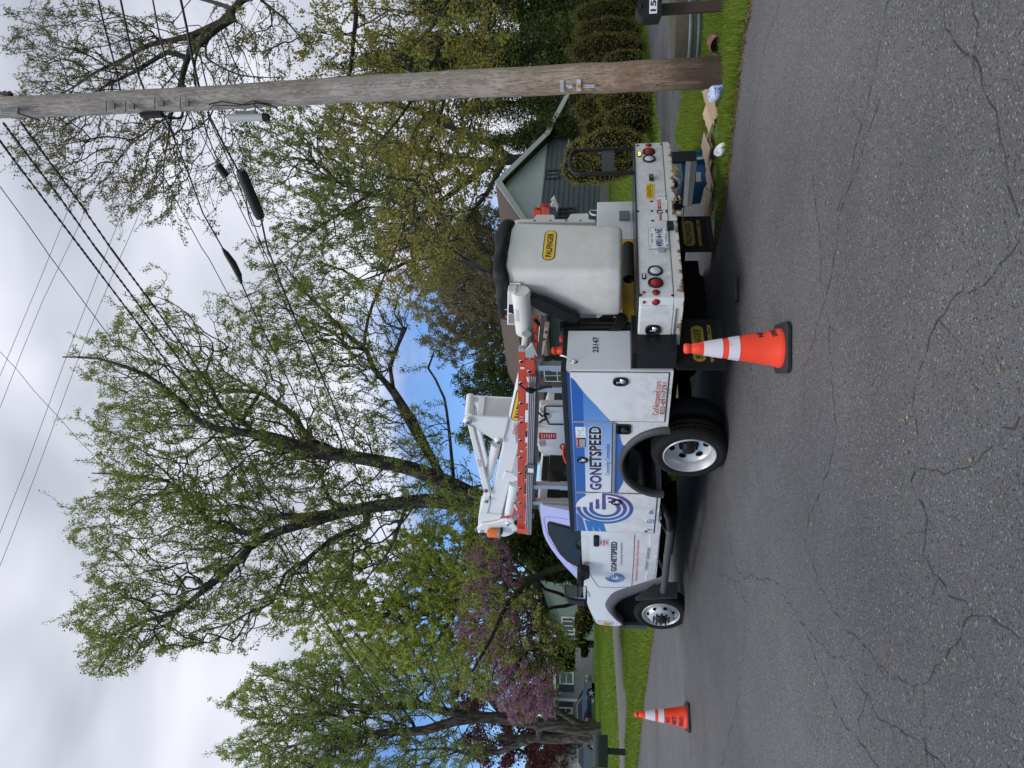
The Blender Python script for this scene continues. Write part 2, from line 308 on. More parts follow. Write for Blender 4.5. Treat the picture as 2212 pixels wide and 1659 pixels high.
# ---- side graphics
BAND = grad('band_blue', 1, [(-1.2, (.012, .10, .42)), (.3, (.02, .11, .40)), (1.55, (.045, .12, .42))])
FADE = grad('fade_blue', 1, [(-1.2, (.03, .17, .52)), (-.62, (.10, .27, .62)), (-.1, (.30, .45, .72)), (.35, (.62, .68, .78)), (.68, (.72, .74, .77))])
b = MB(); X = -.0135
curve = [(-1.156, 1.523), (-1.10, 1.485), (-.952, 1.415), (-.86, 1.362), (-.768, 1.303), (-.65, 1.235), (-.538, 1.168)]
b.face([(X, *p) for p in [(-1.15, 1.522)]+curve[1:3]+[(-.532, 1.415), (-.532, 1.522)]], BAND)
b.face([(X, *p) for p in curve[2:]+[(-.532, 1.168), (-.532, 1.415)]], FADE)
b.face([(X, -.503, 1.415), (X, .673, 1.415), (X, .673, 1.523), (X, -.503, 1.523)], BAND)
b.face([(X, -.503, 1.148), (X, .673, 1.148), (X, .673, 1.415), (X, -.503, 1.415)], FADE)
b.face([(X, .712, 1.42), (X, .99, 1.42), (X, .99, 1.523), (X, .712, 1.523)], BAND)
LOW = grad('low_blue', 1, [(-.5, (.05, .17, .55)), (.7, (.03, .10, .38))])
b.face([(-.003, *p) for p in [(-.50, 1.104), (-.50, 1.10), (-.317, 1.072), (-.16, 1.045)]+[(.15+.602*math.cos(a), .60+.48*math.sin(a)) for a in [math.radians(v) for v in (118, 100, 80, 62)]]+[(.50, 1.02), (.69, 1.075), (.69, 1.104)]], LOW)
b.face([(-.003, *p) for p in [(-1.235+.04, 1.528), (-.51, 1.528), (-.51, 1.558), (-1.235+.02, 1.558)]], BAND)
b.face([(-.003, -.51, 1.528), (-.003, 1.50, 1.528), (-.003, 1.50, 1.558), (-.003, -.51, 1.558)], BAND)
b.build('swoosh_graphic', body)
PUR = grad('logo_blend', 1, [(.66, (.12, .05, .25)), (.95, (.07, .06, .30)), (1.2, (.02, .12, .42)), (1.32, (.02, .17, .50))])
PUR2 = grad('logo_blend_door', 1, [(1.9, (.05, .05, .25)), (3.1, (.02, .17, .50))])
def gmark(b, x, cf, cu, r, M, Wm=None):                         # concentric arcs forming a G
    def ring(ro, ri, a0, a1, M, xx):
        n = 30; A = arc(cf, cu, ro, a0, a1, n); B = arc(cf, cu, ri, a0, a1, n)
        for i in range(n): b.face([(xx, *A[i]), (xx, *B[i]), (xx, *B[i+1]), (xx, *A[i+1])], M)
    if Wm: ring(r*1.03, r*.36, 92, 215, Wm, x)
    for (ro, ri, a0, a1) in ((1, .875, 95, -180+0), (.78, .655, 97, -172), (.56, .43, 108, -165)):
        # angles measured from the front (+F) side; top is 90; run over the front, bottom, to the rear
        ring(r*ro, r*ri, a0, a1, M, x-.0015)
    for (f0, f1, u0, u1) in ((-1.0, .05, -.03, .095), (-.60, .02, .20, .32), (-.40, .02, .42, .54)):
        b.face([(x-.0022, cf+r*f0, cu+r*u0), (x-.0022, cf+r*f1, cu+r*u0), (x-.0022, cf+r*f1, cu+r*u1), (x-.0022, cf+r*f0, cu+r*u1)], M)
b = MB(); gmark(b, -.015, 1.0, 1.212, .31, PUR, WHD)
for k in range(3):                                              # three slanted stripes ahead of the mark
    a = .006+k*.075
    b.face([(-.0135, 1.486, 1.41-a), (-.0135, 1.486, 1.35-a), (-.0135, 1.285-k*.0, 1.325-a*.9+.045), (-.0135, 1.245+k*.012, 1.395-a*.85+.05)], PUR)
b.face([(-.0135, 1.486, 1.523), (-.0135, 1.486, 1.425), (-.0135, 1.22, 1.46), (-.0135, 1.10, 1.523)], BAND)
b.build('arc_logo', body)
LET = grad('letter_blend', 1, [(-.45, (.008, .008, .015)), (.15, (.015, .012, .05)), (.35, (.05, .02, .16)), (.64, (.06, .03, .22))])
b = MB()
b.text('GONETSPEED', (-.0150, .642, 1.238), FX*1.105, UZ*.142, WHD, bold=.095); b.text('GONETSPEED', (-.0175, .634, 1.246), FX*1.09, UZ*.126, LET, bold=.035)
b.build('company_name', body); b = MB()
b.text('Connecting Communities', (-.0150, .36, 1.163), FX*.535, UZ*.045, mat('navy', (.03, .04, .22), .4), shear=.25)
b.build('slogan', body); b = MB()
RT = mat('red_lettering', (.42, .06, .06), .4)
b.text('GoNetspeed.com', (-.0150, -.632, .716), FX*.475, UZ*.056, RT); b.build('web_address', body); b = MB(); b.text('855•891•7291', (-.0150, -.645, .662), FX*.445, UZ*.044, RT, bold=.01)
b.build('phone_number', body); b = MB()
BL = mat('icon_blue', (.02, .16, .55), .4)
b.text('f', (-.0150, 1.425, .672), FX*.03, UZ*.06, BL, bold=.03); b.build('social_icon', body); b = MB(); b.text('in', (-.0150, 1.075, .680), FX*.065, UZ*.052, BL, bold=.03)
b.build('social_icon', body); b = MB()
o = MB.rring(b, V((-.0150, 1.235, .70)), FX, UZ, .075, .075, .02, 5); i2 = MB.rring(b, V((-.0150, 1.235, .70)), FX, UZ, .06, .06, .015, 5); k = len(o)
b.add(o+i2, [(j, (j+1) % k, k+(j+1) % k, k+j) for j in range(k)], BL)
A = [V((-.0150, *p)) for p in arc(1.235, .70, .019, 0, 360, 18)]; B_ = [V((-.0150, *p)) for p in arc(1.235, .70, .012, 0, 360, 18)]
b.add(A+B_, [(j, j+1, 20+j, 19+j) for j in range(18)], BL)
b.build('social_icon', body)
b = MB(); b.disc((-.0145, 1.452, .742), (-1, 0, 0), .02, mat('rust_spot', (.25, .07, .02), .7)); b.build('side_reflector', body)
b = MB(); x = -.0150                                            # danger notice: diagram over a black panel with a red heading
b.face([(x, -.115, 1.395), (x, -.44, 1.40), (x, -.44, 1.50), (x, -.115, 1.495)], WHD)
b.face([(x-.001, -.12, 1.40), (x-.001, -.27, 1.402), (x-.001, -.27, 1.495), (x-.001, -.12, 1.49)], BLKD); b.face([(x-.0015, -.12, 1.474), (x-.0015, -.27, 1.474), (x-.0015, -.27, 1.495), (x-.0015, -.12, 1.493)], RED)
b.text('DANGER', (x-.003, -.15, 1.479), FX*.09, UZ*.011, WHD)
for k in range(5): b.face([(x-.003, -.13, 1.462-k*.011), (x-.003, -.25, 1.462-k*.011), (x-.003, -.25, 1.457-k*.011), (x-.003, -.13, 1.457-k*.011)], WHD)
b.tube([(x-.001, -.30, 1.41), (x-.001, -.30, 1.48), (x-.001, -.35, 1.45), (x-.001, -.40, 1.475)], .0015, BLKD, 4); b.tube([(x-.001, -.38, 1.42), (x-.001, -.38, 1.44), (x-.001, -.42, 1.42)], .0015, BLKD, 4)
b.build('danger_notice', body)
b = MB(); b.text('23147', (.215, -1.2395, 1.275), RX*.20, UZ*.055, BLKD, bold=.02); b.build('unit_number', body)
b = MB(); p = V((.10, -1.232, 1.49)); b.lathe([(.0, .016), (.018, .014), (.035, .004), (.042, 0)], p, (0, -1, 0), CHROME, 6, smooth=False)
b.tube([p+V((0, -.02, 0)), p+V((.0, -.035, .03)), p+V((.045, -.035, .105)), p+V((.05, -.03, .13))], .008, CHROME); b.build('door_handle', body)
b = MB(); b.box((.005, -1.236, .988), (.50, -1.231, 1.56), mat('rear_door_paint', (.66, .67, .68), .35)); b.build('rear_compartment_door', body, bevel=.002)
# ---- tail shelf
RW = rust('rusting_white_paint', (.73, .74, .74)); RWH = rust('rusting_bumper_lip', (.70, .68, .63), True)
b = MB(); b.box((.255, -1.858, .642), (2.72, -1.27, .930), RW); b.box((.25, -1.862, .556), (2.725, -1.26, .638), RWH)
b.build('tail_shelf', T, bevel=.004); shelf = b_ = bpy.context.scene.objects['tail_shelf']
b = MB(); b.box((.02, -1.44, .595), (.25, -1.235, .975), BLACKM); b.box((.02, -1.435, .93), (.5, -1.235, .985), BLACKM); b.build('black_step_box', T, bevel=.004)
b = MB(); b.box((.30, -1.866, .648), (2.68, -1.858, .925), WHITE); b.build('rear_panel', shelf, bevel=.003)
b = MB(); b.box((.27, -1.875, .932), (2.735, -1.23, .942), mat('deck_sheet', (.03, .033, .035), .35, metal=.5)); b.build('deck_sheet', shelf)
b = MB(); b.box((.243, -1.775, .64), (.256, -1.265, .92), WHITE); b.box((.232, -1.75, .612), (.246, -1.28, .624), ALU); b.build('side_compartment_door', shelf, bevel=.005); latch(shelf, (.243, -1.50, .80), (-1, 0, 0), FX, .115, .135)
YF = -1.867
def lamp(R_, U_, lens, name):
    b = MB(); b.lathe([(.067, 0), (.066, .012), (.055, .016), (.051, .006)], (R_, YF, U_), (0, -1, 0), BLACK, 28); b.lathe([(.052, .004), (.045, .013), (.03, .019), (0, .021)], (R_, YF, U_), (0, -1, 0), lens, 28); b.build(name, shelf)
lamp(.435, .789, REDL, 'brake_light'); lamp(.594, .787, CLEAR, 'reverse_light'); lamp(2.527, .787, REDL, 'brake_light'); lamp(2.388, .788, CLEAR, 'reverse_light')
for (R_, U_) in ((.313, .790), (2.657, .788)):
    b = MB(); b.lathe([(.034, 0), (.034, .004), (0, .005)], (R_, YF, U_), (0, -1, 0), REDL, 24); b.build('round_reflector', shelf)
b = MB(); b.lathe([(.034, 0), (.034, .004), (0, .005)], (.254, -1.812, .79), (-1, 0, 0), REDL, 24); b.build('round_reflector', shelf)
b = MB(); b.lathe([(.014, 0), (.012, .01), (0, .014)], (.254, -1.812, .89), (-1, 0, 0), REDL, 12); b.build('clearance_light', shelf); b = MB(); b.lathe([(.014, 0), (.012, .01), (0, .014)], (.313, YF, .893), (0, -1, 0), REDL, 12); b.build('clearance_light', shelf)
LIT = mat('lit_amber', (.9, .45, .02), .3, emit=((1, .45, .02), 5.0))
for (R_, on) in ((.521, 0), (2.474, 1)):
    b = MB(); b.slab(b.rring(V((R_, YF, .886)), RX, UZ, .075, .036, .016, 5), (0, -.012, 0), BLACK)
    b.slab(b.rring(V((R_, YF-.012, .886)), RX, UZ, .058, .018, .008, 4), (0, -.006, 0), LIT if on else CLEAR); b.build('amber_strobe', shelf, label='lit amber strobe light' if on else None)
b = MB(); x0, x1, y0, y1 = .903, 1.206, .655, .828; b.box((x0-.006, YF-.006, y0-.005), (x1+.006, YF, y1+.005), ALU)
b.box((x0+.003, YF-.009, y0+.005), (x1-.003, YF-.005, y1-.003), WHD)
NV = mat('plate_navy', (.015, .03, .13), .4); P = lambda a, c: (x0+a*(x1-x0), YF-.0115, y0+c*(y1-y0))
b.text('49014', P(.07, .27), RX*.155, UZ*.07, NV, bold=.02); b.text('NE', P(.72, .27), RX*.07, UZ*.07, NV, bold=.02); b.text('NEW YORK', P(.27, .80), RX*.14, UZ*.019, NV); b.text('COMMERCIAL', P(.27, .07), RX*.145, UZ*.016, NV)
b.face([P(.62, .40), P(.68, .36), P(.67, .46), P(.64, .56), P(.60, .50)], NV)
for s in (.04, .80): b.face([P(s, .06), P(s+.15, .06), P(s+.10, .15), P(s+.05, .12)], mat('plate_blue', (.03, .2, .5), .4))
for s in (.05, .80): b.face([P(s, .93), P(s+.15, .93), P(s+.15, .90), P(s, .90)], mat('plate_gold', (.6, .35, .05), .4))
b.build('license_plate', shelf)
b = MB(); b.slab([(x0-.05, YF, .70), (x0-.018, YF, .685), (x0-.012, YF, .70), (x0-.012, YF, .75), (x0-.018, YF, .765), (x0-.05, YF, .75)], (0, -.03, 0), ALU); b.build('plate_lamp', shelf)
b = MB()                                                        # stickers on the rear panel
def rq(b, z, pts, M, F=YF-.002): b.face([S(z(*p), F=F) for p in pts], M)
def rtx(b, z, bl, br, tl, s, M, F=YF-.0035, bold=0.0): p = S(z(*bl), F=F); b.text(s, p, S(z(*br), F=F)-p, S(z(*tl), F=F)-p, M, bold=bold)
rq(b, z1, [(1425, 520), (1432, 411), (1368, 411), (1372, 521)], YELD)
rtx(b, z1, (1391, 505), (1390, 425), (1379, 505), 'VEHICLE SPEED', BLKD, bold=.02); rtx(b, z1, (1407, 512), (1406, 417), (1395, 512), 'MONITORED BY GPS', BLKD, bold=.02); rtx(b, z1, (1419, 510), (1419, 420), (1412, 510), 'SPEED LIMITS MAINTAINED', BLKD)
b.build('speed_sticker', shelf)
b = MB(); rq(b, zF, [(715, 1300), (710, 1155), (555, 1158), (560, 1300)], WHD); rq(b, zF, [(620, 1296), (608, 1160), (555, 1162), (566, 1298)], RED, YF-.0028); rtx(b, zF, (600, 1262), (592, 1172), (577, 1262), 'DANGER', WHD, YF-.004, .02)
for k in range(4): rtx(b, zF, (640+k*18, 1285), (637+k*18, 1175), (632+k*18, 1285), 'ELECTROCUTION HAZARD KEEP AWAY'[k*4:k*4+22], mat('grey_print', (.25, .25, .27), .5), YF-.0028)
rq(b, zF, [(690, 1148), (680, 1062), (545, 1068), (553, 1150)], WHD)
for a, c in (((560, 1075), (585, 1110)), ((585, 1110), (620, 1080)), ((620, 1080), (650, 1110)), ((620, 1140), (575, 1140)), ((650, 1110), (680, 1100)), ((660, 1090), (690, 1085))):
    b.tube([S(zF(*a), F=YF-.003), S(zF(*c), F=YF-.003)], .0016, BLKD, 4)
b.build('danger_sticker', shelf)
b = MB(); rq(b, zF, [(638, 1370), (632, 1308), (545, 1312), (550, 1370)], BLKD); rq(b, zF, [(625, 1345), (622, 1325), (570, 1340), (574, 1362)], WHD, YF-.0028); rq(b, zF, [(718, 1478), (712, 1378), (585, 1384), (592, 1480)], WHD); rq(b, zF, [(632, 1478), (628, 1382), (585, 1384), (592, 1480)], mat('orange_print', (.45, .12, .02), .5), YF-.0028)
for k in range(5): rtx(b, zF, (652+k*14, 1470), (650+k*14, 1392), (646+k*14, 1470), 'WARNING OPERATOR'[:14-k], mat('grey_print'), YF-.0028)
b.build('warning_sticker', shelf)
b = MB()
for q in [(1410, 541), (1414, 610), (1418, 681), (1311, 135), (1482, 125), (1310, 612), (1518, 612), (1332, 1220), (1563, 1222)]:
    b = MB(); b.lathe([(.013, 0), (.012, .004), (0, .007)], S(z1(*q), F=YF), (0, -1, 0), BLACK, 10); b.build('bolt', shelf)

b = MB(); c = S(z1(1408, 377), F=YF); b.slab([c+V((a, 0, d)) for a, d in ((-.045, -.02), (.045, -.02), (.035, .02), (-.035, .02))], (0, -.03, 0), BLACK); b.slab([c+V((a, -.031, d)) for a, d in ((-.02, -.013), (.02, -.013), (.016, .013), (-.016, .013))], (0, -.002, 0), GALV); b.build('backup_camera', shelf)
HR = mat('hitch_steel', (.62, .56, .42), .6, noise=.5, nscale=14, col2=(.10, .045, .018), thr=(.45, .55))
b = MB(); b.box((1.43, -1.90, .52), (1.60, -1.84, .60), HR); b.box((1.45, -1.915, .515), (1.53, -1.60, .585), DARK); b.box((1.552, -1.905, .53), (1.585, -1.89, .57), DARK)
b.tube([(1.60, -1.9, .56), (1.66, -1.9, .56), (1.68, -1.9, .53), (1.60, -1.9, .515)], .012, HR); b.box((1.18, -1.90, .60), (1.28, -1.86, .66), BLACK); b.build('tow_hitch', shelf, bevel=.004)
# rear step
b = MB(); tp = mat('tread_plate', (.42, .42, .42), .45, metal=.7, noise=.3, nscale=45, bump=1.0, bscale=95)
def q3(b, z, pts, F, th, M): b.slab([S(z(*p), F=F) for p in pts], (0, th, 0), M)
sF = -1.93
b.slab([S(zF(*p), F=sF) for p in ((1050, 545), (1185, 540), (1105, 1238), (975, 1235))], (0, .012, 0), mat('step_face', (.17, .17, .165), .5, metal=.6))
a, c = S(zF(1052, 545), F=sF), S(zF(977, 1235), F=sF); d = V((0, .22, .004)); b.slab([a, c, c+d, a+d], (0, 0, -.01), tp)
b.slab([S(zF(*p), F=sF-.004) for p in ((1010, 545), (1092, 541), (1035, 1232), (965, 1230))], (0, .01, .0), tp)
b.build('rear_step', shelf, bevel=.002)
b = MB(); q3(b, zF, ((782, 392), (790, 545), (1188, 536), (1160, 368)), -1.88, .03, BLACKM); b.build('step_bracket', shelf, bevel=.003); b = MB(); q3(b, zF, ((838, 1062), (850, 1238), (1000, 1242), (965, 1062)), -1.90, .03, BLACKM); b.build('step_bracket', shelf, bevel=.003); b = MB(); q3(b, zF, ((818, 800), (825, 930), (888, 878)), -1.88, .05, BLACKM); b.build('tow_gusset', shelf, bevel=.003)
# grab rail
b = MB(); rF = -1.80
rail = [S(z1(*p), F=rF) for p in ((1284, 158), (900, 172), (848, 180), (826, 205), (818, 250), (826, 300), (850, 334), (900, 342), (1284, 332))]
b.tube(rail, .022, BLACKM, 10); b.slab([S(z1(*p), F=rF-.004) for p in ((1050, 160), (1138, 160), (1138, 340), (1050, 340))], (0, .006, 0), mat('rail_plate', (.035, .04, .045), .45)); b.build('grab_rail', T)
b = MB()
for dy in (0, .05): b.box((.52+dy, -1.255, .93), (.55+dy, -1.225, 1.63), BLACKM)
b.box((.51, -1.26, 1.60), (.61, -1.22, 1.64), BLACKM); b.build('rear_post', T)
# mud flaps with maker's lettering
def pill(b, c, xd, yd, w_, h_, n, s='PALFINGER', dim=False):
    c = V(c); xd = V(xd); yd = V(yd); n = V(n); ye = mat('flap_yellow', (.42, .28, .02), .7, noise=.4, nscale=20) if dim else YELD
    b.face(b.rring(c+n*.0012, xd, yd, w_, h_, h_/2-.001, 8), BLKD); b.face(b.rring(c+n*.0024, xd, yd, w_*.965, h_*.86, h_*.43-.001, 8), ye)
    b.text(s, c+n*.004-xd*w_*.40-yd*h_*.25, xd*w_*.80, yd*h_*.50, BLKD, bold=.03)
FY = mat('flap_lettering', (.45, .30, .03), .7)
def flap(x0, x1, z0, z1_, F):
    b = MB(); c = V(((x0+x1)/2, F, (z0+z1_)/2)); b.slab(b.rring(c, RX, UZ, x1-x0, z1_-z0, .02, 4), (0, .012, 0), RUBBER)
    pill(b, c+V((0, -.001, .01)), RX, UZ, (x1-x0)*.74, .125, (0, -1, 0), dim=True); b.text('WWW.PALFINGER.COM', c+V((-(x1-x0)*.37, -.004, -.115)), RX*(x1-x0)*.74, UZ*.035, FY, bold=.02)
    b.box((x0+.02, F-.006, z0+.005), (x1-.02, F, z0+.05), BLACKM); b.build('mud_flap', T, bevel=.002)
flap(-.05, .58, .165, .60, -1.305); flap(1.585, 2.18, .13, .60, -1.30)
# bumper tube, yellow pan
b = MB(); a = S(z1(1240, 860), F=-1.80); c = S(z1(1245, 1105), F=-1.80); b.tube([a, c], .05, RUBBER, 20, cap=False); b.tube([a, c], .036, DARK, 16, cap=False); b.disc(c+(a-c).normalized()*.05, (-1, 0, 0), .046, DARK); b.build('rubber_bumper', T)
b = MB(); b.box((.555, -1.24, .94), (1.88, -.7, 1.062), YEL); b.build('yellow_pan', T, bevel=.008)
# chassis
b = MB()
for x in (.82, 1.72): b.box((x, -1.25, .46), (x+.09, 3.9, .60), DARK)
b.tube([(.3, .012, .37), (2.2, .012, .37)], .07, DARK, 12); b.lathe([(.05, -.16), (.17, -.1), (.19, 0), (.17, .1), (.05, .16)], (1.3, .012, .37), (0, 1, 0), DARK, 16)
b.tube([(.3, 3.9, .42), (2.2, 3.9, .42)], .06, DARK, 10); b.box((.5, -1.2, .60), (2.1, 3.9, .86), DARK); b.box((.35, 1.6, .35), (.8, 2.6, .55), DARK)
b.tube([(2.0, -1.2, .42), (2.0, -.3, .42), (1.8, 1.0, .45)], .05, DARK, 10); b.box((.10, -.42, .60), (.16, -.38, 1.0), DARK); b.box((.55, -1.25, .3), (1.5, -1.1, .62), DARK); b.build('chassis', T)
# ---- wheels
def wheel(c, front=False, steer=0.0, side=-1):
    w_ = empty('wheel', (0, 0, 0)); w_.parent = T; w_.location = c; w_.rotation_euler = (0, 0, steer); ax = (side, 0, 0); R0 = .378
    b = MB(); b.lathe([(.256, -.035), (.262, -.006), (.285, .006), (.29, .003), (.30, .010), (.325, .012), (.33, .008), (.345, .006), (.362, -.008), (.372, -.026), (R0, -.045), (R0, -.075), (.372, -.077), (.372, -.087), (R0, -.089), (R0, -.125), (.372, -.127), (.372, -.137), (R0, -.139), (R0, -.17), (.37, -.19), (.35, -.21), (.262, -.20)], (0, 0, 0), ax, RUBBER, 56)
    for k in range(48):                                         # shoulder lugs
        a = 2*math.pi*k/48; ca, sa = math.cos(a), math.sin(a); t = V((0, -sa, ca)); r_ = V((0, ca, sa))
        b.slab([V((side*-.03, 0, 0))+r_*.369-t*.014, V((side*-.03, 0, 0))+r_*.369+t*.014, V((side*-.052, 0, 0))+r_*.381+t*.014, V((side*-.052, 0, 0))+r_*.381-t*.014], V((side*-.02, 0, 0)), RUBBER)
    b.build('tyre', w_)
    b = MB()
    if front: pr = [(.266, -.02), (.262, .004), (.256, .008), (.249, .002), (.238, -.03), (.222, -.055), (.212, -.05), (.205, -.02), (.175, .030), (.15, .045), (.12, .052), (.10, .060), (.085, .062)]
    else: pr = [(.268, -.02), (.264, .004), (.257, .010), (.249, .004), (.243, -.03), (.232, -.04), (.228, -.085), (.218, -.10), (.20, -.118), (.15, -.135), (.11, -.142), (.09, -.145)]
    b.lathe(pr, (0, 0, 0), ax, RIM, 48)
    rh, hh = (.190, .016) if front else (.168, -.126); nh = 8 if front else 6
    for k in range(nh):
        a = 2*math.pi*(k+.3)/nh; r_ = V((0, math.cos(a), math.sin(a))); t = V((0, -math.sin(a), math.cos(a)))
        tilt = (V((side, 0, 0))*(1 if front else .3)).normalized(); n = (V((side, 0, 0))*1.0+r_*(.75 if front else -.12)).normalized(); up = n.cross(t).normalized(); c_ = r_*rh+V((side*(hh+.006), 0, 0))
        b.add([c_+t*((.028 if front else .040)*math.cos(2*math.pi*j/14))+up*((.022 if front else .030)*math.sin(2*math.pi*j/14)) for j in range(14)], [tuple(range(14))], DARK)
    b.build('rim', w_)
    b = MB()
    if front:
        b.lathe([(.085, .058), (.078, .085), (.06, .10), (0, .102)], (0, 0, 0), ax, BLACKM, 20)
        for k in range(10): a = 2*math.pi*k/10; b.lathe([(.014, .05), (.013, .075), (.008, .105), (0, .108)], (0, .108*math.cos(a), .108*math.sin(a)), ax, BLACK, 8)
    else:
        b.lathe([(.10, -.142), (.10, -.13), (.07, -.125), (.066, -.07), (.05, -.06), (0, -.06)], (0, 0, 0), ax, BLACKM, 24)
        for k in range(10): a = 2*math.pi*k/10; b.lathe([(.011, -.13), (.011, -.10), (0, -.098)], (0, .085*math.cos(a), .085*math.sin(a)), ax, BLACKM, 6)
    b.build('hub', w_)
wheel((.0, .012, .372)); wheel((2.5, .012, .372), side=1)
for x in (.28, 1.99):
    b = MB(); b.lathe([(.2, 0), (.262, 0), (.35, .0), (.378, .03), (.378, .17), (.35, .2), (.2, .2)], (x, .012, .372), (1, 0, 0), RUBBER, 40); b.build('inner_tyre', T)
wheel((.15, 3.93, .425), True, steer=.14); wheel((2.28, 3.93, .425), True, steer=.14, side=1)
# ---- cab
CABW = mat('cab_white', (.74, .76, .80), .16, coat=.8, noise=.06, nscale=3); grime(CABW, .5, 1.1, .6); LAV = mat('lavender_side', (.46, .46, .78), .2, coat=.6)  # even lavender tint, used only on the left side of the greenhouse
XL, XR = .17, 2.33
low = [(1.42, .56), (2.93, .545)]+fu(z3, [(1430, 885), (1270, 935), (1140, 980), (1088, 1035), (1080, 1080), (1110, 1130), (1150, 1172), (1205, 1210)], .17)
low += [(4.40, 1.0), (4.41, 1.10), (4.385, 1.285), (4.33, 1.325), (4.23, 1.352), (4.05, 1.392), (3.88, 1.425), (3.51, 1.480), (3.2, 1.50), (2.95, 1.497), (1.42, 1.497)]
b = MB(); b.prism(low, 0, XL, XR, CABW)
cab = b.build('cab', T, bevel=.03, seg=3)
b = MB(); b.prism([(2.9, 1.47), (3.3, 1.50), (3.9, 1.47), (4.22, 1.36), (4.2, 1.30), (2.9, 1.30)], 0, XL+.28, XR-.28, CABW); b.build('hood', cab, bevel=.05, seg=3)
# greenhouse with leaning sides
prof = [(1.42, 1.49), (1.42, 1.955), (1.47, 1.978), (1.657, 1.984), (2.073, 1.975), (2.22, 1.95), (2.407, 1.897), (2.60, 1.82), (2.788, 1.734), (3.076, 1.578), (3.16, 1.49)]
def gx(u): return XL+.015+max(0, (u-1.49))*.20
b = MB(); k = len(prof); vs = [V((gx(u), f, u)) for f, u in prof]+[V((XL+XR-gx(u), f, u)) for f, u in prof]
ins = [(f*.93+2.2*.07, u+.045*min(1, max(0, (u-1.60)/.3))) for f, u in prof]
vs += [V((gx(u)+.16, f, u)) for f, u in ins]+[V((XL+XR-gx(u)-.16, f, u)) for f, u in ins]
fs = [tuple(range(k))[::-1], tuple(range(k, 2*k))]
for i in range(k-1):
    a, c = i, i+1
    fs += [(a, c, 2*k+c, 2*k+a), (2*k+a, 2*k+c, 3*k+c, 3*k+a), (3*k+a, 3*k+c, k+c, k+a)]
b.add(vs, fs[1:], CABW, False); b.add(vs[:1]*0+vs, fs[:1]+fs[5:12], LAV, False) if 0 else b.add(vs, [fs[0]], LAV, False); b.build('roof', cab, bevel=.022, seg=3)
def gp(z, x, y, off=0):                                         # point on the leaning left side
    q = zd(*z(x, y)); P = S(q, R=.2)
    for _ in range(4): P = S(q, R=gx(P.z)-off)
    return P
def side_face(b, z, pts, M, off, th=.0):
    P = [gp(z, x, y, off) for x, y in pts]; b.face(P, M)
b = MB(); wo = [(655, 520), (652, 490), (660, 470), (672, 467), (820, 505), (922, 535), (922, 830), (905, 815), (800, 760), (745, 705), (690, 610), (662, 560)]
side_face(b, z3, [(x, y) for x, y in wo], BLACK, .006)
wi = [(672, 530), (667, 500), (678, 484), (820, 522), (910, 548), (912, 790), (880, 770), (820, 730), (765, 690), (715, 615), (685, 570)]
b.build('window_frame', cab)
b = MB(); side_face(b, z3, wi, GLASS, .010); b.build('side_window', cab)
b = MB(); seam = mat('panel_seam', (.10, .10, .12), .6)
def sline(pts, r=.004, par=cab, name='door_seam'):
    b = MB(); b.tube(pts, r, seam, 5); return b.build(name, par)
sline([gp(z3, *p, .0) for p in ((808, 452), (700, 437), (650, 433), (633, 437), (629, 455), (640, 510), (665, 590), (720, 672), (800, 750), (868, 812))], .0035)
XS = XL-.001
sline([S(z3(*p), R=XS) for p in ((940, 800), (975, 870), (1012, 925), (1025, 942), (1150, 948), (1266, 941))]); sline([S(z3(*p), R=XS) for p in ((1288, 560), (1280, 760), (1266, 943))], .005)
lo = [S(z3(*p), R=XL-.006) for p in ((1395, 560), (1388, 760), (1362, 905), (1430, 885), (1449, 760), (1470, 560))]
b.slab([lo[0], lo[1], lo[2], lo[3], lo[4], lo[5]], (.01, 0, 0), CABW); b.build('sill_panel', cab, bevel=.01)
# fender flare at the front wheel
b = MB(); fo = [(1490, 862), (1430, 885), (1270, 935), (1140, 980), (1085, 1040), (1076, 1080), (1104, 1132), (1150, 1172), (1203, 1212), (1215, 1232)]
fi = [(1500, 905), (1440, 938), (1310, 988), (1205, 1030), (1152, 1075), (1140, 1100), (1148, 1140), (1165, 1168), (1195, 1195), (1210, 1225)]
def smoothl(P, n):
    P = [P[0]]+P+[P[-1]]; out = []
    for i in range(1, len(P)-2):
        for j in range(n):
            t = j/n; a, b2, c, d = P[i-1], P[i], P[i+1], P[i+2]; out.append(.5*((2*b2)+(c-a)*t+(2*a-5*b2+4*c-d)*t*t+(3*b2-a-3*c+d)*t**3))
    return out+[P[-2]]
FO = smoothl([S(z3(*p), R=XL-.002) for p in fo], 5); FI = smoothl([S(z3(*p), R=XL-.05) for p in fi], 5)
for i in range(len(FO)-1):
    m0, m1 = FO[i]*.5+FI[i]*.5+V((-.035, 0, 0)), FO[i+1]*.5+FI[i+1]*.5+V((-.035, 0, 0)); d = V((.12, 0, 0))
    b.add([FO[i], FO[i+1], m0, m1, FI[i], FI[i+1], FI[i]+d, FI[i+1]+d], [(0, 1, 3, 2), (2, 3, 5, 4), (4, 5, 7, 6)], mat('flare_grey', (.06, .063, .07), .55), True)
b.build('fender_flare', cab)
b = MB(); b.box((.22, 3.25, .55), (.24+.6, 4.45, 1.06), DARK); b.box((XL-.0, 4.35, .60), (XR, 4.46, .95), TRIM); b.build('wheel_well', cab)
b = MB(); hz = [S(z3(*p), R=XL-.012) for p in ((1008, 1190), (1030, 1216), (1125, 1226), (1128, 1200))]; b.slab(hz, (.2, 0, 0), CLEAR)
hz = [S(z3(*p), R=XL-.016) for p in ((1060, 1203), (1062, 1218), (1112, 1224), (1114, 1204))]; b.slab(hz, (.05, 0, 0), mat('amber_lens', (.6, .2, .02), .3)); b.build('headlight', cab, bevel=.006)
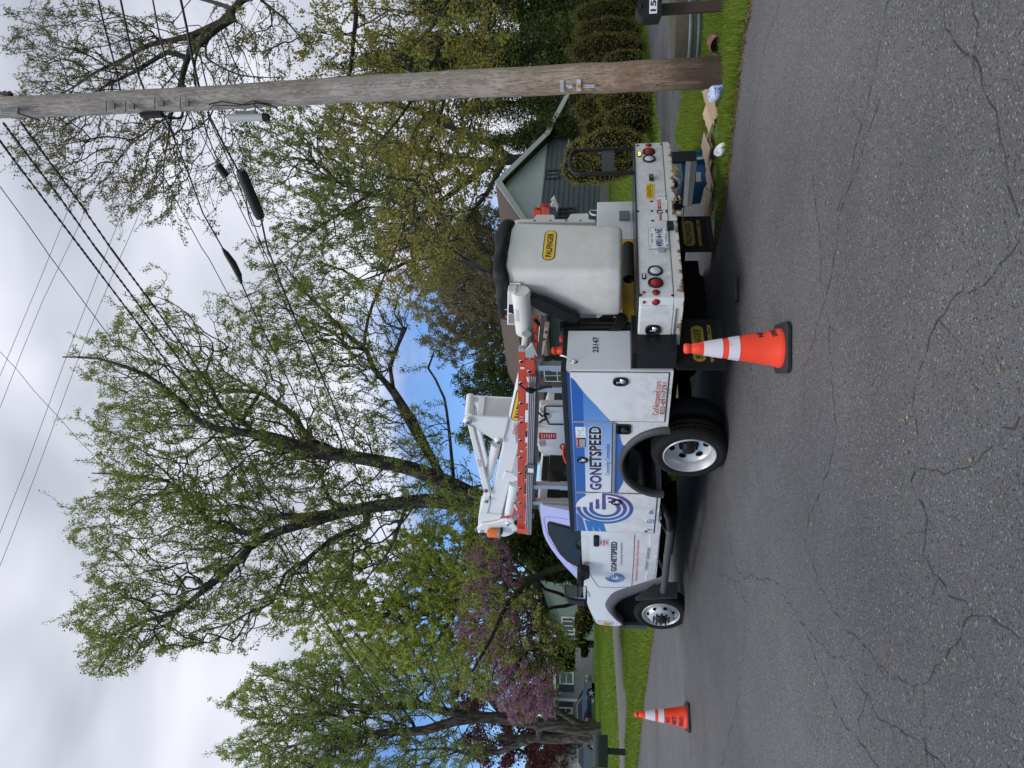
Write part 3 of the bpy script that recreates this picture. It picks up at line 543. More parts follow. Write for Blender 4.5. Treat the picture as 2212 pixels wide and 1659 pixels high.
b = MB(); b.slab([S(z3(*p), R=XL-.01) for p in ((942, 975), (946, 1010), (962, 1022), (958, 990))], (.02, 0, 0), CHROME); b.build('fender_badge', cab)
b = MB(); c = S(z3(1010, 612), R=XL-.014); b.slab(b.rring(c, FX, UZ, .26, .07, .025, 4), (.02, 0, 0), BLACK); b.slab(b.rring(c+V((-.012, 0, 0)), FX, UZ, .22, .045, .02, 4), (.01, 0, 0), BLACK); b.build('door_handle', cab, bevel=.004)
b = MB(); gmark(b, XL-.004, 2.935, 1.075, .125, PUR2); b.build('arc_logo', cab)
def stext(name, s, bl, br, tl, M, z=z3, R_=None, bold=0.0, shear=0.0):
    R_ = XL-.005 if R_ is None else R_; b = MB(); p = S(z(*bl), R=R_); b.text(s, p, S(z(*br), R=R_)-p, S(z(*tl), R=R_)-p, M, bold=bold, shear=shear); return b.build(name, cab)
NVY = mat('door_navy', (.015, .018, .05), .4)
stext('company_name', 'GONETSPEED', (1157, 830), (1160, 615), (1115, 830), NVY, bold=.035)
stext('slogan', 'Connecting Communities', (1198, 782), (1200, 622), (1180, 782), mat('navy'), shear=.2)
stext('slogan', 'Residential & Business Fiber Internet', (1307, 897), (1322, 603), (1287, 897), mat('door_red', (.60, .12, .08), .4))
stext('carrier_number', 'USDOT 2553539', (1380, 822), (1400, 663), (1362, 822), BLKD, R_=XL-.018, bold=.02)
b = MB(); b.face([S(z3(*p), R=XL-.004) for p in ((1040, 602), (1098, 597), (1100, 650), (1040, 648))], mat('notice_pink', (.72, .55, .57), .5))
for k, s in enumerate(('FIRE', 'EXTINGUISHER', 'INSIDE')):
    p = S(z3(1052+k*20, 640 if k == 1 else 632), R=XL-.006); b.text(s, p, FX*(.12 if k == 1 else .08), UZ*.022, mat('red_lettering'), bold=.02)
b.build('extinguisher_notice', cab)
# rear wall of the cab
b = MB(); b.box((.30, 1.414, 1.60), (2.2, 1.42, 1.90), GLASS); b.build('rear_window', cab)
b = MB(); b.box((.62, 1.39, 1.905), (.98, 1.412, 1.985), BLACK); b.build('brake_lamp_housing', cab, bevel=.004)
# mirror
b = MB(); b.slab([(-.085, 2.7, 1.43), (-.09, 2.7, 1.71), (-.11, 2.7, 1.725), (-.25, 2.7, 1.70), (-.29, 2.7, 1.66), (-.31, 2.7, 1.46), (-.29, 2.7, 1.425)], (0, .11, 0), BLACK)
mir = b.build('mirror', cab, bevel=.02, seg=3)
b = MB(); MG = mat('mirror_glass', (.7, .72, .75), .02, metal=1); b.slab([(-.10, 2.697, 1.55), (-.105, 2.697, 1.70), (-.235, 2.697, 1.68), (-.26, 2.697, 1.55)], (0, .004, 0), MG); b.slab([(-.10, 2.697, 1.44), (-.10, 2.697, 1.535), (-.262, 2.697, 1.535), (-.265, 2.697, 1.45)], (0, .004, 0), MG); b.build('mirror_glass', cab)
b = MB(); a = [S(z3(*p), R=.02) for p in ((870, 832), (868, 925), (962, 880), (958, 838), (900, 825))]; b.slab(a, (.10, 0, 0), BLACK); b.tube([(.2, 2.75, 1.50), (-.1, 2.76, 1.50)], .03, BLACK); b.build('mirror_arm', cab, bevel=.015)
# running board, front flap
b = MB(); rb_ = [S(z3(*p), R=-.04) for p in ((1497, 972), (1512, 850), (1528, 700), (1543, 580), (1545, 520))]; b.tube(rb_, .043, TRIM, 12)
b.tube([rb_[-1], rb_[-1]+V((.05, -.12, .02)), rb_[-1]+V((.2, -.2, .1))], .04, BLACKM, 10); b.tube([rb_[1], rb_[1]+V((.25, .0, .08))], .025, BLACKM); b.tube([rb_[-2], rb_[-2]+V((.25, 0, .1))], .025, BLACKM); b.build('running_board', T)
b = MB(); fl = [S(z3(*p), F=2.98) for p in ((1290, 1018), (1440, 908), (1600, 905), (1600, 1018), (1300, 1040))]; b.slab(fl, (0, .012, 0), TRIM)
for k in range(8): t = k/7; a = V((.14-.2*t, 2.974, .54)); b.box((a.x-.004, 2.968, .28), (a.x+.004, 2.98, .56+.22*t), TRIM)
b.build('mud_flap', T, bevel=.003)
# ---- boom
def plate(b, z, pts, R, th, M): b.slab([S(z(*p), R=R) for p in pts], (th, 0, 0), M)
RB = 1.12
b = MB(); plate(b, zB, ((520, 1660), (890, 0), (1100, -960), (1210, -960), (1180, 0), (1050, 590), (780, 1660)), RB, .10, WHITE2)
boom = b.build('main_boom', T, bevel=.02, seg=3)
b = MB(); plate(b, z1, ((470, 1428), (490, 1900), (600, 1900), (588, 1428)), RB+.02, .22, ORANGE); b.build('insulated_boom', T, bevel=.02)
b = MB(); P = [S(zA(*p), R=RB-.003) for p in ((1200, 1070), (1060, 1110), (965, 1470), (985, 1510), (1060, 1545), (1200, 1545))]
ce = S(zA(1085, 1290), R=RB-.003); xd = (S(zB(620, 1000), R=RB)-S(zB(840, 0), R=RB)).normalized()*-1; yd = xd.cross(V((-1, 0, 0))) if 0 else V((0, -xd.z, xd.y)); yd = yd if yd.z > 0 else -yd
ce = S(zA(1062, 1300), R=RB-.003); pill(b, ce-yd*.03, xd, yd, .62, .17, (-1, 0, 0)); b.build('maker_logo', boom)
b = MB(); WR = mat('warning_red', (.55, .12, .12), .5)
def tick(z, pts, R, s):
    b = MB(); p = [S(z(*q), R=R) for q in pts]; k = len(p)
    for i in range(k): b.tube([p[i], p[(i+1) % k]], .0022, WR, 4)
    c = (p[0]+p[2])/2; b.text(s, p[0]*.85+p[2]*.15, (p[1]-p[0])*.75, (p[3]-p[0])*.45, WR); return b.build('insulation_tag', boom)
tick(zB, ((1010, 262), (1050, 130), (1005, 118), (965, 250)), RB-.004, 'NOT INSULATED'); tick(zB, ((415, 828), (405, 720), (350, 708), (375, 825)), RB-.06, 'NOT INSULATED')
b = MB(); plate(b, zB, ((115, 10), (150, -30), (200, -45), (890, -10), (850, 200), (790, 400), (740, 408), (670, 385), (290, 145), (180, 95)), RB-.03, .03, WHITE2); b.build('gusset_plate', boom, bevel=.006)
b = MB(); b.slab([S(zA(*p), F=.92) for p in ((480, 1130), (975, 1190), (885, 1555), (445, 1505))], (0, .25, 0), mat('grey_panel', (.56, .57, .56), .5)); b.slab([S(zA(*p), F=.90) for p in ((378, 1140), (488, 1145), (455, 1510), (340, 1500))], (0, .02, 0), WHITE2)
b.slab([S(zA(*p), F=.915) for p in ((185, 1125), (970, 1165), (975, 1192), (230, 1160))], (0, .3, 0), WHITE2); b.build('boom_tower', boom, bevel=.006)
b = MB(); b.tube([S(zA(235, 1150), F=.95), S(zA(205, 1500), F=.95)], .055, WHITE2, 16); b.build('pivot_tube', boom)
b = MB(); plate(b, zB, ((330, 170), (410, 230), (545, 800), (480, 880)), RB+.42, .06, WHITE2); b.slab([S(zA(*p), F=.98) for p in ((270, 1180), (340, 1350), (330, 1500), (260, 1400))], (0, .03, 0), WHITE2); b.build('boom_link', boom, bevel=.008)
b = MB(); plate(b, zB, ((175, 90), (285, 145), (585, 1330), (555, 1365), (480, 1355)), RB-.055, .10, WHITE2); b.build('boom_link', boom, bevel=.012)
def bolt(z, x, y, R, r, par): b = MB(); c = S(z(x, y), R=R); b.lathe([(r*1.7, 0), (r*1.7, .012), (r, .014), (r, .03), (0, .032)], c, (-1, 0, 0), WHITE2, 18); b.lathe([(r*.8, .032), (r*.8, .04), (0, .041)], c, (-1, 0, 0), GALV, 14); return b.build('pivot_pin', par)
bolt(zB, 185, 28, RB-.06, .034, boom); bolt(zB, 722, 372, RB-.03, .034, boom)
for (x, y) in ((495, 1248), (510, 1432)): b = MB(); b.lathe([(.035, 0), (.03, .012), (0, .016)], S(zB(x, y), R=RB-.06), (-1, 0, 0), GALV, 14); b.build('pivot_pin', boom)
b = MB(); b.tube([S(zB(680, 430), R=RB+.05), S(zB(540, 1010), R=RB+.05)], .06, WHITE2, 16); b.tube([S(zB(540, 990), R=RB+.05), S(zB(490, 1240), R=RB+.05)], .035, CHROME, 12); b.build('lift_cylinder', boom)
b = MB(); plate(b, zB, ((460, 1372), (560, 1368), (575, 1460), (520, 1665), (385, 1650), (400, 1600)), RB-.02, .2, WHITE2); plate(b, zC, ((380, 530), (525, 545), (780, 572), (745, 660), (560, 725), (360, 790), (372, 590)), RB-.03, .3, WHITE2); b.build('boom_knuckle', boom, bevel=.01)
b = MB(); plate(b, zC, ((340, 810), (420, 738), (560, 722), (720, 688), (850, 635), (930, 645), (970, 690), (990, 760), (1035, 800), (1022, 862), (900, 925), (830, 945), (750, 940), (600, 900), (400, 862)), RB-.08, .04, WHITE2); pl = b.build('end_plate', boom, bevel=.006)
for (x, y) in ((405, 845), (885, 705), (1000, 825)): bolt(zC, x, y, RB-.08, .024, boom)
b = MB(); plate(b, zC, ((1020, 805), (1040, 850), (1215, 865), (1215, 820)), RB-.1, .02, WHITE2)
b.build('plate_arm', boom, bevel=.004)
b = MB(); b.tube([S(zB(985, 1115), R=RB+.03), S(zC(890, 570), R=RB+.03)], .062, WHITE2, 18); b.tube([S(zC(890, 560), R=RB+.03), S(zC(885, 660), R=RB+.03)], .05, WHITE2, 12); b.build('lift_cylinder', boom)
b = MB(); plate(b, zB, ((830, 915), (965, 950), (1060, 1030), (1060, 1070), (960, 1105), (785, 1065)), RB-.02, .3, WHITE2); b.build('cylinder_bracket', boom, bevel=.01)
b = MB(); plate(b, zC, ((770, 570), (790, 370), (1045, 280), (1045, 640), (960, 700), (770, 620)), RB+.2, .05, mat('dull_white', (.4, .4, .4), .6)); b.build('inner_plate', boom)
b = MB(); b.tube([S(zC(*p), R=RB-.05) for p in ((1000, 350), (1010, 440), (990, 520), (950, 590), (870, 600), (780, 610))], .012, RED, 8); b.tube([S(zC(*p), R=RB-.06) for p in ((1005, 380), (1010, 420), (1042, 480))], .01, WHITE2, 8); b.build('hydraulic_hose', boom)
b = MB(); b.box((1.08, .98, .93), (1.5, 1.34, 2.2), WHITE2); b.box((1.12, .9, 2.2), (1.45, 1.34, 2.35), WHITE2); b.build('turret_pedestal', T, bevel=.02)
# beacon
b = MB(); AMB = mat('amber_beacon', (.75, .16, .01), .25, noise=.25, nscale=10, stretch=(1, 1, 12)); bc = S(zC(620, 880), R=RB-.15); hh = abs(S(zC(525, 880), R=RB-.15).z-S(zC(718, 880), R=RB-.15).z)/2
b.lathe([(.0, hh), (.05, hh-.002), (.062, hh-.02), (.066, -hh)], bc, (0, 0, 1), AMB, 24); be = b.build('beacon', boom)
b = MB(); b.lathe([(.075, -hh), (.085, -hh-.02), (.085, -hh-.035), (.0, -hh-.04)], bc, (0, 0, 1), GALV, 20); b.box((bc.x, bc.y-.05, bc.z-hh-.06), (RB-.05, bc.y+.03, bc.z-hh-.035), BLACKM); b.build('beacon_base', boom)
# leveling arm under the insulated boom
b = MB(); plate(b, zA, ((1425, -40), (1600, -40), (1560, 200), (1510, 420), (1490, 440), (1418, 425), (1408, 200)), .9, .10, WHITE2); arm = b.build('leveling_arm', T, bevel=.012)
b = MB(); plate(b, zA, ((1420, 165), (1482, 175), (1445, 365), (1412, 360)), .893, .003, WHD); b.build('load_chart', arm)
for (x, y) in ((1545, 28), (1505, 155)): b = MB(); b.lathe([(.016, 0), (.014, .014), (0, .016)], S(zA(x, y), R=.9), (-1, 0, 0), mat('rust_spot'), 10); b.build('bolt', arm)
b = MB(); b.tube([S(z1(*p), R=.95) for p in ((560, 1395), (600, 1440), (590, 1560), (575, 1640), (580, 1720))], .022, BLACK, 10); b.tube([S(z1(*p), R=.95) for p in ((640, 1440), (610, 1500), (600, 1580))], .012, BLACK, 8); b.build('hose_bundle', T)
b = MB(); PV = mat('weathered_tube', (.55, .56, .55), .5, noise=.2, nscale=12); b.tube([S(zA(1207, 62), R=.42), S(zA(1178, 320), R=.42)], .038, PV, 16); b.tube([S(zA(1207, 62), R=.42), S(zA(1206, 75), R=.42)], .045, PV, 16); b.tube([S(zA(1300, 60), R=.5), S(zA(1290, 260), R=.5)], .028, ALU, 12); b.build('stowed_tube', T)
# control cabinets
b = MB(); b.slab([(.6, *p) for p in ((.30, 1.60), (.30, 1.985), (.79, 1.975), (.87, 1.93), (.87, 1.60))], (.20, 0, 0), WHITE2); cc = b.build('control_cabinet', T, bevel=.02)
b = MB(); RC = .596; b.face([S(zB(*p), R=RC) for p in ((1425, 240), (1722, 245), (1722, 352), (1425, 352))], mat('sticker_red', (.42, .02, .03), .5))
for k in range(6): b.face([S(zB(*p), R=RC-.002) for p in ((1470+k*42, 262+8*(k % 2)), (1482+k*42, 262+8*(k % 2)), (1482+k*42, 340-10*(k % 3)), (1470+k*42, 340-10*(k % 3)))], WHD)
for (x0, x1) in ((1430, 1480), (1490, 1530)):
    for (p, q) in (((x0, 365), (x1, 365)), ((x0, 475), (x1, 475)), ((x0, 365), (x0, 475)), ((x1, 365), (x1, 475))): b.tube([S(zB(*p), R=RC), S(zB(*q), R=RC)], .0015, mat('grey_print'), 4)
    for k in range(4): b.tube([S(zB(x0+8+k*9, 375), R=RC), S(zB(x0+8+k*9, 465), R=RC)], .0012, mat('grey_print'), 4)
b.build('instruction_sticker', cc)
b = MB(); b.slab([(.6, *p) for p in ((-.02, 1.60), (-.02, 1.90), (.0, 1.93), (.28, 1.95), (.28, 1.60))], (.10, 0, 0), WHITE2); c2 = b.build('valve_cabinet', T, bevel=.02)
b = MB(); pp = [S(zA(*p), R=.594) for p in ((1850, 1325), (1540, 1325), (1522, 1340), (1520, 1500), (1600, 1640), (1850, 1645))]; b.tube(pp, .008, BLACK, 6); b.build('door_gasket', c2)
b = MB(); pp = [S(zA(*p), R=.57) for p in ((1400, 1420), (1480, 1500), (1545, 1470), (1555, 1530), (1430, 1610))]; b.tube(pp, .012, BLACK, 6); b.tube([S(zA(*p), R=.56) for p in ((1540, 1450), (1600, 1470), (1580, 1440))], .01, BLACK, 6); b.build('control_lever', c2)
b = MB(); HO = mat('hose_orange', (.65, .07, .02), .4)
b.tube([S(zB(*p), R=.4) for p in ((1860, 440), (1845, 520), (1850, 620), (1880, 720), (1900, 760))], .014, HO, 8); b.tube([S(zB(*p), R=.43) for p in ((1880, 450), (1862, 540), (1872, 640), (1890, 700))], .014, HO, 8); b.tube([S(zB(*p), R=.45) for p in ((1870, 432), (1820, 440), (1798, 480), (1820, 520), (1880, 570))], .01, mat('dark_brown', (.05, .02, .015), .5), 8); ho = b.build('coiled_hose', None)
# ---- bucket
b = MB(); rows = [(1.078, .06, 1.0), (1.065+.0, .03, 1.0)]
def brect(u):
    t = (u-1.07)/(2.11-1.07); return (.673+.015*t, 1.388+.078*t, -1.80, -1.24+.02*t)
def ring(u, inset, rad=.07):
    x0, x1, y0, y1 = brect(u); w2, d2 = (x1-x0-2*inset), (y1-y0-2*inset); c = V(((x0+x1)/2, (y0+y1)/2, u)); return MB.rring(None, c, RX, V((0, 1, 0)), w2, d2, max(.02, rad-inset*.3), 6)
us = [(1.066, .05), (1.072, .025), (1.085, .008), (1.105, 0)]+[(1.105+k*.1, 0) for k in range(1, 11)]+[(2.125, 0), (2.13, .02), (2.10, .03)]
vs = []; k = 28
for u, i_ in us: vs += ring(u, i_)
fs = [tuple(range(k))]
for r_ in range(len(us)-1):
    for j in range(k): fs.append((r_*k+j, r_*k+(j+1) % k, (r_+1)*k+(j+1) % k, (r_+1)*k+j))
b.add(vs, fs[:1], GREYW); b.add(vs, fs[1:], GREYW, True); b.v = b.v
bucket = b.build('bucket', T)
b = MB(); c = (S(zE(1170, 955), F=-1.801)); e0 = S(zE(1195, 700), F=-1.802); e1 = S(zE(1140, 1215), F=-1.802); xd = (e0-e1).normalized(); yd = V((-xd.z, 0, xd.x)); pill(b, (e0+e1)/2, xd, yd, (e0-e1).length, .118, (0, -1, 0)); b.build('maker_logo', bucket)
b = MB(); xs = 1.445
outl = [(570, 505), (890, 490), (935, 425), (960, 418), (1225, 416), (1250, 430), (1260, 498), (1478, 498), (1530, 412), (1560, 402), (1830, 393), (1850, 402), (1855, 498), (1960, 505), (1975, 550), (570, 550)]
b.slab([S(zE(*p), F=-1.70) for p in outl], (0, .35, 0), GREYW)
b.build('bucket_step', bucket, bevel=.008)
for y in (510, 905, 1180, 1450, 1703):
    b = MB(); b.lathe([(.011, 0), (.01, .006), (0, .008)], S(zE(y, 524), F=-1.702), (0, -1, 0), GALV, 8); b.build('bolt', bucket)
# cover rolled over the rim
b = MB(); vin = mat('black_vinyl', (.010, .0105, .011), .5, spec=.25, bump=.5, bscale=14); vs = []; k = 56; nn = 14
x0, x1, y0, y1 = brect(2.12); base = MB.rring(None, V(((x0+x1)/2, (y0+y1)/2, 0)), RX, V((0, 1, 0)), x1-x0+.02, y1-y0+.02, .10, 8)
def resample(pts, n, closed=True):
    P = [V(p) for p in pts]+([V(pts[0])] if closed else []); L_ = [0]
    for i in range(1, len(P)): L_.append(L_[-1]+(P[i]-P[i-1]).length)
    out = []; j = 0
    for i in range(n):
        t = L_[-1]*i/(n if closed else n-1)
        while j < len(P)-2 and L_[j+1] < t: j += 1
        out.append(P[j].lerp(P[j+1], min(1, (t-L_[j])/max(1e-9, L_[j+1]-L_[j]))))
    return out
base = resample(base, 72)
for i, p in enumerate(base):
    q = p-V(((x0+x1)/2, (y0+y1)/2, 0)); q.normalize()
    s = (p.x-x0)/(x1-x0); f = (p.y-y0)/(y1-y0)
    h = 2.165+.035*math.sin(s*3.0)*(1-f)+.008*math.sin(i*.5)+.02*f; r_ = .055+.005*math.sin(i*.9)+.004*math.sin(i*.37+1)
    for j in range(nn):
        a = 2*math.pi*j/nn; rr = r_*(1+.10*math.sin(3*a+i*.45)); vs.append(V((p.x, p.y, h))+q*(rr*math.cos(a)*.75)+UZ*(rr*math.sin(a)*1.15))
k = len(base)
b.add(vs, [(i*nn+j, ((i+1) % k)*nn+j, ((i+1) % k)*nn+(j+1) % nn, i*nn+(j+1) % nn) for i in range(k) for j in range(nn)], vin, True)
b.face([V((p.x, p.y, 2.19)) for p in base], vin); b.build('bucket_cover', bucket)
# control console on the bucket's left side
b = MB(); a = S(z1(430, 1160), R=.62); 
cy0 = S(z1(420, 1175), R=.60); cy1 = S(z1(440, 1470), R=.60)
b.tube([(.585, -1.66, 1.985), (.585, -1.645, 1.985), (.585, -1.15, 1.985), (.585, -1.13, 1.985)], [.075, .088, .088, .07], GREYW, 20); con = b.build('control_console', T)
b = MB(); b.slab([S(z1(*p), R=.555) for p in ((365, 1195), (362, 1440), (430, 1440), (430, 1195))], (.10, 0, 0), GREYW); b.slab([S(z1(*p), R=.50) for p in ((418, 1325), (418, 1415), (456, 1415), (456, 1325))], (.04, 0, 0), GREYW); b.build('console_top', con, bevel=.012)
b = MB(); b.slab([S(z1(*p), R=.549) for p in ((376, 1290), (372, 1345), (412, 1358), (414, 1292))], (.004, 0, 0), BLACK); b.slab([S(z1(*p), R=.549) for p in ((372, 1362), (372, 1425), (410, 1430), (414, 1362))], (.004, 0, 0), mat('grey_print')); b.build('gauge_panel', con)
b = MB(); b.lathe([(.016, 0), (.016, .02), (0, .024)], S(z1(366, 1376), R=.6), (0, 0, 1), RED, 12); b.build('stop_button', con)
b = MB(); b.tube([S(z1(366, 1325), R=.6), S(z1(345, 1325), R=.6)], .006, CHROME, 6); b.tube([S(z1(366, 1262), R=.6), S(z1(352, 1262), R=.6)], .012, BLACK, 8); b.build('joystick', con)
b = MB(); plate(b, z1, ((385, 1135), (460, 1133), (462, 1200), (385, 1200)), .66, .012, GREYW); b.build('console_bracket', con, bevel=.004)
b = MB(); b.slab([S(z1(*p), R=.56) for p in ((500, 1215), (515, 1255), (530, 1300), (600, 1345), (680, 1385), (760, 1410), (800, 1425), (850, 1440), (885, 1432), (895, 1400), (870, 1370), (810, 1345), (740, 1310), (660, 1270), (580, 1245))], (.08, 0, 0), vin); b.build('hose_sleeve', con, bevel=.03, seg=3)
b = MB()
for k in range(5): b.tube([V((.62+.0*k, -1.22+.0, 1.12+k*.022))+V((.12*math.cos(a), .05*math.sin(a), .10*math.sin(a))) for a in [math.pi*2*j/20 for j in range(20)]], .012, BLACK, 6, closed=True)
b.build('cable_coil', T)
b = MB(); b.box((.50, -1.17, .93), (.75, -1.15, 1.62), mat('dark_mat', (.02, .022, .025), .7)); b.build('inner_panel', T)
# right-hand box details seen past the bucket
b = MB(); b.tube([S(z1(*p), F=-1.0) for p in ((1010, 640), (975, 635), (962, 615), (965, 608), (1095, 610), (1120, 625), (1130, 635))], .012, ALU, 8); b.build('grab_handle', T)
b = MB(); b.slab([S(z1(*p), F=-1.26) for p in ((1175, 606), (1175, 664), (1250, 668), (1250, 606))], (0, .08, 0), mat('grey_box', (.16, .17, .18), .5)); b.build('junction_box', T, bevel=.006)
# ---- ladder rack and ladders
def beam(b, p, q, w_, h_, M):
    p = V(p); q = V(q); d = (q-p).normalized(); sd = (d.cross(UZ) if abs(d.z) < .9 else V((1, 0, 0))).normalized()*w_/2; up_ = sd.cross(d).normalized()*h_/2
    b.slab([p-sd-up_, p+sd-up_, p+sd+up_, p-sd+up_], q-p, M)
b = MB(); RR = .33
pA, pB = S(zA(1420, 460), R=RR), S(zC(1303, 600), R=RR); beam(b, pA, pB, .05, .05, GALV)
def onb(F_): t = (F_-pA.y)/(pB.y-pA.y); return pA.lerp(pB, t)
for F_ in (-.93, -.62, 1.08, 1.42):
    top = onb(F_); beam(b, V((RR, F_, 1.60)), V((RR, F_, top.z)), .06, .07, ALU); b.box((RR-.035, F_-.04, 1.60), (RR+.035, F_+.04, 1.60+.13), ALU)
b.box((RR-.05, 1.56, onb(1.6).z-.03), (RR-.02, 1.63, onb(1.6).z+.03), BLACK)
b.build('ladder_rack', T, bevel=.003)
b = MB()
for F_ in (-.93, 1.42): p = onb(F_); beam(b, p, p+V((2.0, 0, 0)), .04, .04, GALV)
b.build('rack_crossbar', T)
def ladder(label, p0, p1, wid, sects, name='extension_ladder'):   # p0 rear, p1 front (truck axes), rails stacked on edge
    mid = V(p0); root = empty(name, (0, 0, 0), label, 'ladder', mtx=tm @ Matrix.Translation(mid)); root['group'] = 'ladders on the truck rack'
    p0 = V(p0)-mid; p1 = V(p1)-mid; d = (p1-p0); dn = d.normalized(); up_ = V((1, 0, 0)).cross(dn); up_ = up_ if up_.z > 0 else -up_
    for si, (o, h_, s0, s1, xo) in enumerate(sects):
        a = p0+dn*s0+up_*o; c = p0+dn*s1+up_*o
        for X_ in (0, wid):
            b = MB(); x_ = V((X_+xo, 0, 0)); t_ = V((.028, 0, 0))
            b.slab([a+x_-up_*h_/2, a+x_+up_*h_/2, a+x_+up_*h_/2+t_*.2, a+x_-up_*h_/2+t_*.2], c-a, ORANGE)
            b.slab([a+x_+up_*h_/2+t_*.2, a+x_+up_*h_/2+t_, a+x_+up_*(h_/2-.005)+t_, a+x_+up_*(h_/2-.005)+t_*.2], c-a, ORANGE); b.slab([a+x_-up_*h_/2+t_*.2, a+x_-up_*h_/2+t_, a+x_-up_*(h_/2-.005)+t_, a+x_-up_*(h_/2-.005)+t_*.2], c-a, ORANGE)
            b.build('rail', root)
        L_ = (c-a).length; n_ = int(L_/.305); b = MB()
        for j in range(n_):
            q = a+dn*(.16+j*.305)+V((xo, 0, 0)); b.tube([q+V((-.004, 0, 0)), q+V((wid+.03, 0, 0))], .016, ALU, 12, cap=False); b.lathe([(.023, 0), (.023, -.003), (.016, -.004)], q, (1, 0, 0), ALU, 14); b.disc(q+V((-.002, 0, 0)), (-1, 0, 0), .016, DARK, 12)
        b.build('rungs', root)
    return root, dn, up_, mid
p0 = S(zA(1178, 345), R=.28); p1 = S(zC(1130, 890), R=.28)
lad, dn, up_, mid = ladder('orange fibreglass extension ladder lying on the left rack above the blue side graphics', p0, p1, .42, [(.030, .062, 0, (p1-p0).length, 0), (-.048, .085, .12, (p1-p0).length-.02, -.01)])
b = MB()
for k in range(4): a = dn*.32-up_*(.052+.019*k)+V((-.03, 0, 0)); b.tube([a, dn*((p1-p0).length-.05)-up_*(.052+.019*k)+V((-.03, 0, 0))], .009, ALU, 6)
b.build('side_rods', lad)
b = MB(); a = dn*1.75; b.slab([a-up_*.045+V((-.05, 0, 0)), a-up_*.125+V((-.05, 0, 0)), a-up_*.125+dn*.19+V((-.05, 0, 0)), a-up_*.045+dn*.19+V((-.05, 0, 0))], (.03, 0, 0), GALV); a2 = a+dn*.06
b.slab([a2-up_*.06+V((-.053, 0, 0)), a2-up_*.12+V((-.053, 0, 0)), a2-up_*.12+dn*.08+V((-.053, 0, 0)), a2-up_*.06+dn*.08+V((-.053, 0, 0))], (.002, 0, 0), WHD); b.build('rail_bracket', lad, bevel=.003)
b = MB(); fp = [S(zA(*p), R=.24)-mid for p in ((1200, 350), (1300, 245), (1320, 250), (1400, 440), (1395, 470), (1350, 420), (1340, 480), (1190, 480), (1185, 350))]; b.slab(fp, (.03, 0, 0), mat('ladder_shoe', (.42, .43, .42), .5, metal=.4)); b.build('foot', lad, bevel=.003)
b = MB(); b.slab([S(zA(*p), R=.26)-mid for p in ((1070, 322), (1175, 330), (1180, 380), (1070, 378))], (.05, 0, 0), ALU); b.build('rail_cap', lad, bevel=.004)
for (zz, ps, M_) in ((zA, ((1205, 815), (1235, 812), (1252, 905), (1225, 912)), WHD), (zA, ((1200, 1040), (1245, 1040), (1240, 1270), (1200, 1270)), WHD), (zA, ((1186, 1390), (1240, 1395), (1232, 1605), (1182, 1605)), WHD), (zB, ((1188, 205), (1222, 210), (1222, 315), (1188, 315)), BLKD), (zB, ((1187, 315), (1222, 315), (1222, 412), (1187, 412)), WHD), (zB, ((1180, 810), (1210, 815), (1210, 1045), (1180, 1040)), BLKD)):
    b = MB(); b.face([S(zz(*p), R=.262)-mid for p in ps], M_); b.build('rail_sticker', lad)
b = MB()
def ltx(s, z, bl, br, tl, M): p = S(z(*bl), R=.262); b.text(s, p-mid, S(z(*br), R=.262)-p, S(z(*tl), R=.262)-p, M, bold=.04)
ltx('SPEED', zB, (1203, 1310), (1205, 1130), (1168, 1310), BLKD); ltx('NET', zC, (1200, 465), (1205, 360), (1168, 465), BLKD); ltx('WERNER', zB, (1207, 1040), (1208, 830), (1185, 1040), YELD); b.build('painted_name', lad)
b = MB(); b.face([S(zA(*p), R=.272)-mid for p in ((1100, 640), (1170, 645), (1170, 680), (1100, 675))], WHD)
for y in (1515, 1565): b.text('+ +', S(zA(1160, y+8), R=.270)-mid, V((0, -.0, .06))*0+V((0, -.02, 0)), UZ*.045, WHD, bold=.03)
b.build('rail_mark', lad)
b = MB(); c = S(zB(1120, 560), R=.270)-mid; b.add([c+V((0, *p)) for p in arc(0, 0, .018, 0, 360, 18)]+[c+V((0, *p)) for p in arc(0, 0, .012, 0, 360, 18)], [(j, j+1, 20+j, 19+j) for j in range(18)], WHD); b.disc(c, (-1, 0, 0), .006, WHD); b.build('round_sticker', lad)
b = MB(); b.slab([S(zC(*p), R=.24)-mid for p in ((1040, 800), (1210, 820), (1250, 820), (1255, 895), (1130, 895), (1120, 850), (1040, 845))], (.05, 0, 0), mat('orange_end', (.62, .10, .05), .5)); b.build('rail_end', lad, bevel=.004)
# right-hand ladder
q0 = S(zE(1090, 285), R=2.3); r2, d2, u2, m2 = ladder('second orange ladder on the far side rack with its shoe sticking out past the bucket', q0, q0+V((0, 4.6, .42)), .05, [(0, .075, 0, 4.6, 0), (.085, .075, .05, 4.5, 0)])
b = MB(); fp = [S(zE(*p), R=2.28)-m2 for p in ((1175, 270), (1235, 195), (1190, 185), (1245, 118), (1265, 125), (1322, 275), (1300, 385), (1275, 290), (1200, 290))]; b.slab(fp, (.04, 0, 0), mat('ladder_shoe')); b.build('foot', r2, bevel=.003)
b = MB(); b.slab([S(zE(*p), F=q0.y-.004)-m2 for p in ((1040, 282), (1165, 312), (1170, 415), (1040, 415))], (0, .02, 0), ORANGE); b.build('rail_cap', r2, bevel=.004)
